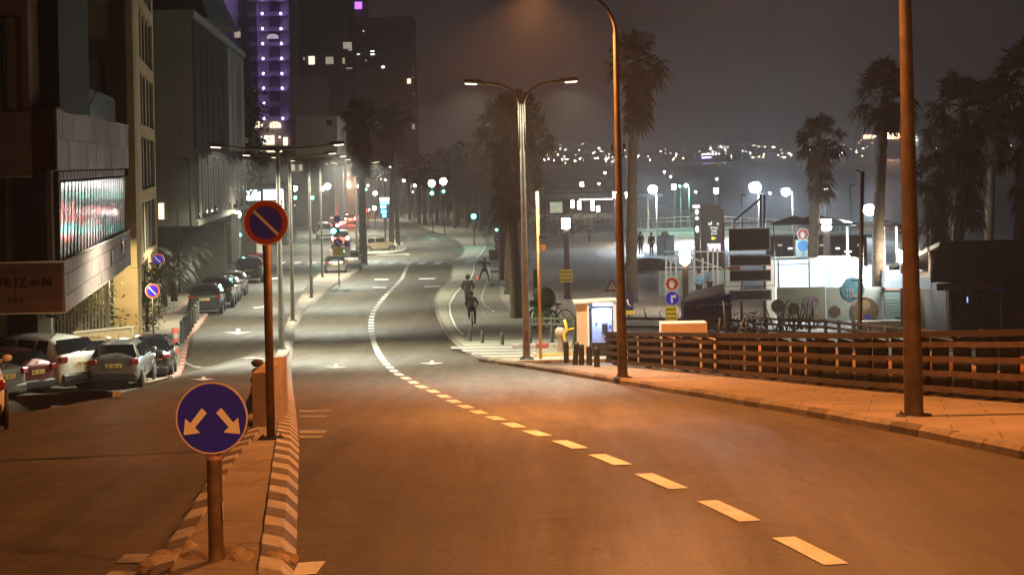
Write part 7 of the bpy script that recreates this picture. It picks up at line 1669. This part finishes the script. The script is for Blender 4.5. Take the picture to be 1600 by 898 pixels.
def bike(loc, rz, label, col=(.02, .02, .02), sc=1.0, name='bicycle', cat='bicycle', group=None, fender=None, tilt=0, light_=False):
    t = thing(name, label, cat, loc, rz, group, sc); t.rotation_euler = (0, tilt, rz); Mf = mat('frame_%02d%02d%02d' % tuple(int(c * 99) for c in col), col, .4, metal=.3, var=.1)
    for y_ in (-.52, .52):
        w = thing('wheel', None, None); w.parent = t; w.location = (0, y_, .34)
        q = MB(); P = [(0, .33 * cos(2*pi*k/20), .33 * sin(2*pi*k/20)) for k in range(21)]; q.tube(P, .022, 6, cap=False); q.build('tyre', M_TYRE, w)
        q = MB(); [q.tube([(0, 0, 0), (0, .31 * cos(2*pi*k/10), .31 * sin(2*pi*k/10))], .004, 3) for k in range(10)]; q.lathe([(.03, -.02), (.03, .02)], n=6); q.build('spokes', M_RIM, w)
    q = MB(); bb = (0, -.08, .30); st = (0, -.20, .82); hd = (0, .36, .86)
    for a, b in ((bb, st), (bb, hd), (st, hd), ((0, -.52, .34), bb), ((0, -.52, .34), st), (hd, (0, .52, .34)), (hd, (0, .34, 1.0))): q.tube([a, b], .02, 6)
    q.build('frame', Mf, t)
    q = MB(); q.tube([(-.28, .28, 1.03), (-.1, .34, 1.02), (.1, .34, 1.02), (.28, .28, 1.03)], .014, 6); q.build('handlebar', M_DARKM, t)
    q = MB(); q.box((0, -.22, .9), (.15, .26, .06), bev=.025); q.cyl((0, -.2, .8), (0, -.21, .9), .014, n=6); q.build('saddle', M_TRIM, t)
    q = MB(); q.tube([(.1, -.08, .18), (0, -.08, .30), (-.1, -.08, .42)], .014, 5); q.box((.14, -.08, .18), (.1, .06, .02)); q.box((-.14, -.08, .42), (.1, .06, .02)); q.build('cranks', M_DARKM, t)
    if fender:
        q = MB(); q.tube([(0, -.52 + .37 * cos(a), .34 + .37 * sin(a)) for a in [pi * k / 8 for k in range(9)]], .04, 6); q.tube([(0, .52 + .37 * cos(a), .34 + .37 * sin(a)) for a in [pi * k / 8 for k in range(9)]], .035, 6); q.box((0, -.1, .55), (.06, .5, .3)); q.box((0, .55, .95), (.3, .22, .22)); q.build('mudguard', fender, t)
    return t
def scooter(loc, rz, label, tilt=(0, 0), group=None, sc=1.0):
    t = thing('kick_scooter', label, 'scooter', loc, rz, group, sc); t.rotation_euler = (tilt[0], tilt[1], rz)
    q = MB(); q.box((0, 0, .13), (.16, .75, .05), bev=.02); q.build('deck', M_TRIM, t)
    for y_ in (-.42, .45): q = MB(); q.tube([(-.025, y_, .1), (.025, y_, .1)], .1, 14); q.build('wheel', M_TYRE, t)
    q = MB(); q.tube([(0, .36, .14), (0, .45, .2), (0, .36, 1.08)], .025, 8); q.build('stem', M_DARKM, t)
    q = MB(); q.tube([(-.24, .34, 1.1), (.24, .34, 1.1)], .016, 6); q.build('handlebar', M_DARKM, t)
    return t
g = gp(738, 514.5); g.z += .1
bike(g, .04, 'dark bicycle ridden away from the camera on the cycle lane', sc=.90)
ride = dict(pel=(0, -.24, .98), spi=(0, -.12, 1.17), che=(0, .02, 1.36), nek=(0, .08, 1.49), hed=(0, .12, 1.58), top=(0, .12, 1.70), shR=(.18, .02, 1.40), elR=(.30, .10, 1.18), wrR=(.27, .26, 1.06), shL=(-.18, .02, 1.40), elL=(-.30, .10, 1.18), wrL=(-.27, .26, 1.06), hiR=(.10, -.22, .92), knR=(.15, .10, .66), anR=(.14, -.10, .28), toR=(.14, .04, .22), hiL=(-.10, -.22, .92), knL=(-.15, .16, .82), anL=(-.14, -.02, .50), toL=(-.14, .11, .45))
person('cyclist in black with a pale backpack riding away from the camera', g, .04, ride, M_BLACKC, M_NAVY, sc=.90, fingers=True, pack=M_GREYC)
g = gp(732, 489); g.z += .1
scooter(g, .03, 'kick scooter under the hooded rider ahead of the cyclist')
sstand = dict(pel=(0, -.05, 1.08), spi=(0, -.04, 1.28), che=(0, 0, 1.49), nek=(0, .01, 1.63), hed=(0, .03, 1.73), top=(0, .03, 1.85), shR=(.18, 0, 1.55), elR=(.33, .06, 1.30), wrR=(.23, .28, 1.16), shL=(-.18, 0, 1.55), elL=(-.33, .06, 1.30), wrL=(-.23, .28, 1.16), hiR=(.09, -.05, 1.03), knR=(.10, -.02, .62), anR=(.05, -.14, .24), toR=(.05, -.0, .18), hiL=(-.09, -.05, 1.03), knL=(-.10, .05, .62), anL=(-.05, .12, .24), toL=(-.05, .25, .18))
person('hooded rider in a black coat standing on a kick scooter ahead of the cyclist', g, .03, sstand, M_BLACKC, M_BLACKC, hood=True, fingers=True, coat=1.22)
g = gp(757, 441.5); g.z += .1
run = dict(pel=(0, 0, .86), spi=(.02, 0, 1.06), che=(.03, .02, 1.27), nek=(.04, .03, 1.40), hed=(.05, .06, 1.50), top=(.05, .06, 1.62), shR=(.21, .02, 1.34), elR=(.42, .0, 1.26), wrR=(.36, .15, 1.10), shL=(-.15, .02, 1.34), elL=(-.40, 0, 1.30), wrL=(-.32, .16, 1.38), hiR=(.09, 0, .82), knR=(.28, .10, .48), anR=(.30, -.02, .10), toR=(.36, .12, .05), hiL=(-.09, 0, .82), knL=(-.22, .14, .52), anL=(-.38, .0, .16), toL=(-.44, .12, .10))
person('crouching player in black with a pale print, legs spread wide on the promenade', g, .1, run, M_BLACKC, M_BLACKC, fingers=True, pack=None)
b0 = gp(747.5, 440); o = MB(); o.sphere((0, 0, .14), .14, 14, 10); o = o.build('ball', mat('red_ball', (.8, .12, .10), .5, var=.3, scale=6, emit=(.9, .12, .10), es=.5, sample=False)); o.location = b0 + Vector((0, 0, .1)); tag(o, 'glowing red ball at the foot of the crouching player', 'ball')
g = gp(775, 428); scooter(g + Vector((0, 0, .15)), 1.3, 'kick scooter lying on its side right of the crouching player', (0, 1.35), 'loose kick scooters'); g = gp(779, 450); scooter(g + Vector((0, 0, .1)), 1.45, 'kick scooter standing beside the dark palms', (0, 0), 'loose kick scooters')
g = gp(778, 406); person('seated man in pale top next to a dark box by the cycle sign', g + Vector((0, 0, .1)), -.5, None, M_GREYC, M_NAVY); q = MB(); q.box((0, 0, .45), (.9, .6, .9), bev=.04); o = q.build('crate', M_BOLLB); o.location = gp(772, 408) + Vector((0, 0, .1)); tag(o, 'dark brown crate left of the man by the cycle sign', 'crate')
bk = [(843, 496, .5, 'green hire bicycle in front with a lime frame', (.02, .45, .05)), (850, 492, .7, 'green hire bicycle standing behind the lime one', (.02, .30, .10)), (857, 490, .4, 'dark bicycle among the hire bicycles', (.05, .05, .05)), (866, 494, 1.2, 'grey bicycle at the right end of the parked ones', (.15, .15, .15))]
M_GRN = mat('lime_green_plastic', (.05, .50, .05), .4, var=.2, scale=3, col2=(.1, .85, .08)); M_GRN2 = mat('hire_green', (.03, .30, .12), .4, var=.2)
for i, (px, py, r_, lb, c_) in enumerate(bk): g = Vector((pt(px, py, 82).x, 82 + i * .8, 0)); g.z = gz(g.x, g.y) + .1; bike(g, r_, lb, c_, 1.1, group='parked hire bicycles', fender=[M_GRN, M_GRN2, None, None][i])
g = pt(839, 436, 84); t = thing('green_banner', 'narrow green banner upright behind the hire bicycles', 'banner', (g.x, 84, gz(g.x, 84))); hz_ = g.z - t.location.z; q = MB(); q.box((0, 0, hz_), (.26, .03, .85)); q.build('cloth', mat('banner_green', (.02, .25, .10), .8, var=.2, emit=None), t); q = MB(); q.cyl((-.14, 0, -.1), (-.14, 0, hz_ + .5), .02, n=6); q.build('pole', M_DARKM, t)
q = MB(); o = thing('bicycle_canopy', 'green and white round sunshade over the hire bicycles', 'sunshade', (pt(852, 470, 84).x, 84, gz(pt(852, 470, 84).x, 84))); zc_ = Z(852, 466, 84) - o.location.z; q.sphere((0, 0, zc_), .5, 12, 8, (1, .6, 1)); q.build('shade', mat('green_white_print', (.05, .30, .10), .7, var=.3, scale=4, col2=(.45, .55, .42)), o); q = MB(); q.cyl((0, 0, -.1), (0, 0, zc_ - .3), .03, n=6); q.build('pole', M_DARKM, o)
# strollers on the plaza
walk = dict(knR=(.10, .16, .50), anR=(.10, .20, .10), toR=(.10, .33, .07), knL=(-.10, -.02, .50), anL=(-.10, -.24, .16), toL=(-.10, -.14, .06), elR=(.24, -.10, 1.15), wrR=(.25, -.10, .90), elL=(-.24, .02, 1.15), wrL=(-.25, .16, .92))
pl = [(856, 366, 232, 'walker in a long dark coat at the left of the plaza group', M_BLACKC), (869, 364, 225, 'dark clothed walker second in the plaza group', M_NAVY), (877, 367, 222, 'grey clothed walker behind the near lantern', M_BROWNC), (895, 362, 226, 'walker right of the near lantern', M_BROWNC), (904, 359, 236, 'small distant walker under the hanging lanterns', M_NAVY), (921, 369, 205, 'lone walker in the middle of the plaza', M_BLACKC), (930, 362, 232, 'walker standing under the pavilion roof edge', M_NAVY), (936, 361, 232, 'second person standing under the pavilion roof edge', M_BLACKC), (860, 360, 245, 'farthest walker by the lit kiosk', M_NAVY)]
for i, (px, py, d, lb, c_) in enumerate(pl): p_ = pt(px, py, d); person(lb, (p_.x, d, gz(p_.x, d)), i * 1.3, walk if i % 2 else None, c_, M_NAVY, group='people strolling on the plaza')
for px, d, lb, c_ in ((1018, 150, 'seated silhouette on the dark mound beside the tall palm', M_BLACKC), (1001, 152, 'smaller silhouette at the edge of the dark mound', M_BLACKC), (1091, 108, 'worker in a light blue shirt inside the white enclosure', M_BLUEC), (1108, 112, 'second worker in pale clothes inside the white enclosure', M_BLUEC)):
    p_ = pt(px, 385, d); person(lb, (p_.x, d, gz(p_.x, d) + (1.1 if d > 140 else 0)), .4, None, c_, M_NAVY)
q = MB(); p_ = pt(1014, 400, 150); q.sphere((0, 0, 0), 1.0, 16, 8, (2.3, 1.5, 1.15)); o = q.build('sand_mound', mat('dark_rocks', (.06, .05, .045), .9, var=.5, scale=2, bump=.6)); o.location = (p_.x, 150, -9.0); tag(o, 'dark rock mound under the seated silhouettes', 'rock mound')
g = gp(322, 431); person('pedestrian in dark clothes walking on the left pavement beyond the parked cars', (g.x, g.y, gz(g.x, g.y) + .12), .1, walk, M_BROWNC, M_BLACKC, sc=1.15)
g = gp(656, 352); person('tiny pedestrian crossing by the far palms', (g.x, g.y, g.z), .1, walk, M_BLACKC, M_BLACKC)
# --- traffic signals
M_TEAL = mat('signal_green', (.1, 1, .8), .4, var=0, emit=(.05, 1.0, .72), es=28, sample=False); M_TRED = mat('signal_red', (1, .1, .1), .4, var=0, emit=(1, .10, .08), es=45, sample=False); M_TCYAN = mat('signal_cyan', (.2, .8, 1), .4, var=0, emit=(.05, .72, 1.0), es=60, sample=False)
M_GLOBE = mat('globe_white', (1, 1, 1), .4, var=0, emit=(1, .97, .92), es=30, sample=False); M_OFF = mat('signal_lens_off', (.03, .03, .03), .3, var=0)
def signal(px, py, d, on, label, lamp=0, r=.13, mm=None, P=0):
    """on: 0 top (red) .. 2 bottom (green); px,py is where the lit lens stands"""
    c_ = pt(px, py, d); zb = gz(c_.x, d); t = thing('traffic_signal', label, 'traffic light', (c_.x, d, zb)); h_ = c_.z - zb; z0_ = h_ + (2 - on) * 0 + (on - 2) * .3
    zc_ = h_ + (on - 1) * .3; q = MB(); q.box((0, 0, zc_), (.36, .22, 1.0), bev=.04); hd_ = q.build('housing', M_TRIM, t)
    q = MB(); q.cyl((.0, .14, -.1), (.0, .14, zc_ + .5 + (lamp and .35 or 0)), .06, n=8); q.build('pole', M_DARKM, t)
    col = mm or (M_TEAL if on == 2 else M_TRED)
    for k in range(3): q = MB(); z_ = zc_ + (1 - k) * .3; q.sphere((0, -.12, z_), r if k == on else .1, 12, 8, (1, .5, 1)); q.build('lens', col if k == on else M_OFF, hd_)
    if lamp: q = MB(); q.sphere((0, .0, zc_ + .5 + lamp), lamp, 14, 10); q.build('globe', M_GLOBE, t)
    if P: light('signal_glow', 'SPOT', (0, -.35, h_), P, {0: (1, .1, .08)}.get(on, (.05, 1, .75)), t, .1, 150, .5, aim=(0, -1, -.35))
signal(675, 302, 240, 2, 'green signal topped by a white globe, left one of the pair beyond the crossing', .42, .2, P=150)
signal(693, 299, 235, 2, 'green signal topped by a white globe, right one of the pair', .42, .14)
signal(740, 338, 200, 2, 'large glowing green cycle signal in front of the pavilion', 0, .24, P=210)
signal(776, 359, 180, 2, 'small green signal above the blue cycle sign', 0, .1)
signal(461, 309, 235, 2, 'green signal between the first lamp posts in front of the shop', .32, .2, P=120)
signal(488, 309, 250, 2, 'green signal in the middle of the far left street', 0, .2); signal(502, 305, 290, 2, 'bluish green signal highest over the far queue', 0, .18)
signal(521.5, 361, 170, 2, 'bright cyan signal beside the grey cars', 0, .2, M_TCYAN, P=180); signal(527.5, 352, 172, 0, 'red signal directly above the cyan one', 0, .15)
signal(575, 290, 260, 0, 'small red signal right of the kerbside palm trunk', 0, .16); signal(573, 296, 262, 2, 'small green signal right of the kerbside palm trunk', 0, .14); signal(461, 321, 262, 1, 'unlit looking signal on the far median', 0, .06)
signal(372, 356, 150, 2, 'signal with a bright white globe by the annex wall', .26, .07, P=18); signal(375, 367, 152, 2, 'low teal signal beside the round hedge', 0, .12)
# globes and little street lights down the road
for i, (px, py, d, r) in enumerate([(486, 279, 300, .34), (512, 291, 260, .40), (504, 295, 280, .25), (488, 297, 300, .25), (474, 285, 340, .3), (476, 287, 320, .2), (602, 281, 260, .1), (539, 272, 330, .3), (665, 277, 300, .3), (684, 276, 320, .25), (683, 281, 300, .22), (752, 272, 320, .26), (641, 277, 320, .35), (631, 282, 300, .2), (540, 283, 320, .2), (561, 291, 280, .24), (590, 271, 330, .2), (596, 279, 310, .2), (586, 302, 290, .3), (585, 325, 260, .28), (500, 284, 330, .2), (525, 283, 350, .22), (475, 272, 360, .2), (610, 262, 340, .2), (645, 300, 280, .15), (648, 290, 300, .2)]):
    c_ = pt(px, py, d); zb = gz(c_.x, d); t = thing('globe_lamp', 'small round street lamp in the hazy cluster of lights down the road', 'street lamp', (c_.x, d, zb), 0, 'small lamps far down the road'); q = MB(); q.sphere((0, 0, c_.z - zb), r, 10, 8); q.build('globe', M_GLOBE if i % 4 else M_LWRM, t); q = MB(); q.cyl((0, 0.05, -.1), (0, .05, c_.z - zb - r * .8), .05, n=6); q.build('pole', M_DARKM, t)
for (px, d) in ((488, 300), (540, 330), (650, 320), (600, 300)): light('street_glow', 'POINT', pt(px, 288, d), 700, (1, .93, .8), None, .4)
# lit advertising column
d = 215; c_ = pt(601, 325, d); zb = gz(c_.x, d); t = thing('lit_billboard', 'tall lit billboard with a white header and cyan panes on the palm island', 'billboard', (c_.x, d, zb)); h_ = c_.z - zb; q = MB(); q.box((0, 0, h_), (1.1, .25, 2.3)); q.build('case', MATS['sign_navy'], t)
q = MB(); q.box((.02, -.14, h_ + 1.0), (1.0, .03, .32)); q.build('header', M_LITC, t)
for z_, w_, x_, mm in ((.62, 1.0, .02, 'a'), (.15, .62, -.14, 'b'), (-.4, .62, -.1, 'a'), (-.85, .42, -.05, 'b')): q = MB(); q.box((x_, -.14, h_ + z_), (w_, .03, .38)); q.build('pane', mat('cyan_pane_' + mm, (.2, .7, 1), .4, var=.3, scale=3, emit=(.08, .62, .95) if mm == 'a' else (.15, .75, 1), es=1.7, sample=False), t)
q = MB(); q.cyl((0, .05, -.1), (0, .05, h_ - 1.1), .09, n=8); q.build('post', M_DARKM, t)
# lamps, boxes and slim poles on the left street
c_ = pt(321, 362, 150); zb = gz(c_.x, 150); t = thing('lit_box_sign', 'white lit box sign on a wide pale post above the left pavement', 'sign', (c_.x, 150, zb)); q = MB(); q.box((0, 0, c_.z - zb), (.68, .25, .42)); q.build('box', mat('box_glow', (1, 1, .95), .4, var=0, emit=(1, .98, .92), es=3, sample=False), t); q = MB(); q.box((.1, .05, (c_.z - zb - .2) / 2), (.34, .2, c_.z - zb - .2)); q.build('post', M_GREY, t)
for px, yt, yb, d, lb, arm in ((297, 249, 350, 112, 'hooked thin lamp pole in front of the grey block', -.35), (279, 328, 400, 108, 'short thin pole with a wire before the lit window', -.1)):
    a, b = pt(px, yt, d), pt(px + 1, yb, d); t = thing('thin_pole', lb, 'pole', (b.x, d, b.z)); H = a.z - b.z; q = MB(); q.tube([(0, 0, -.6 if yb < 380 else -2), (-.05, 0, H - .12), (arm * .5, 0, H), (arm, 0, H)], [.06, .045, .04, .03], 6); q.build('pole', M_DARKM, t)
M_DOT = MATS['lens_warm']
# ---------------------------------------------------------------- the air
hz = MB(); hz.box((0, 1740, 55), (3600, 3960, 142))
hm = bpy.data.materials.new('haze'); hm.use_nodes = True; hn = hm.node_tree; hn.nodes.clear()
ho = hn.nodes.new('ShaderNodeOutputMaterial'); hv = hn.nodes.new('ShaderNodeVolumePrincipled')
hv.inputs['Color'].default_value = (0.95, 0.95, 0.97, 1); hv.inputs['Density'].default_value = 0.00065
hv.inputs['Anisotropy'].default_value = 0.5
hn.links.new(hv.outputs[0], ho.inputs['Volume'])
haze = hz.build('haze', hm, kind='stuff')
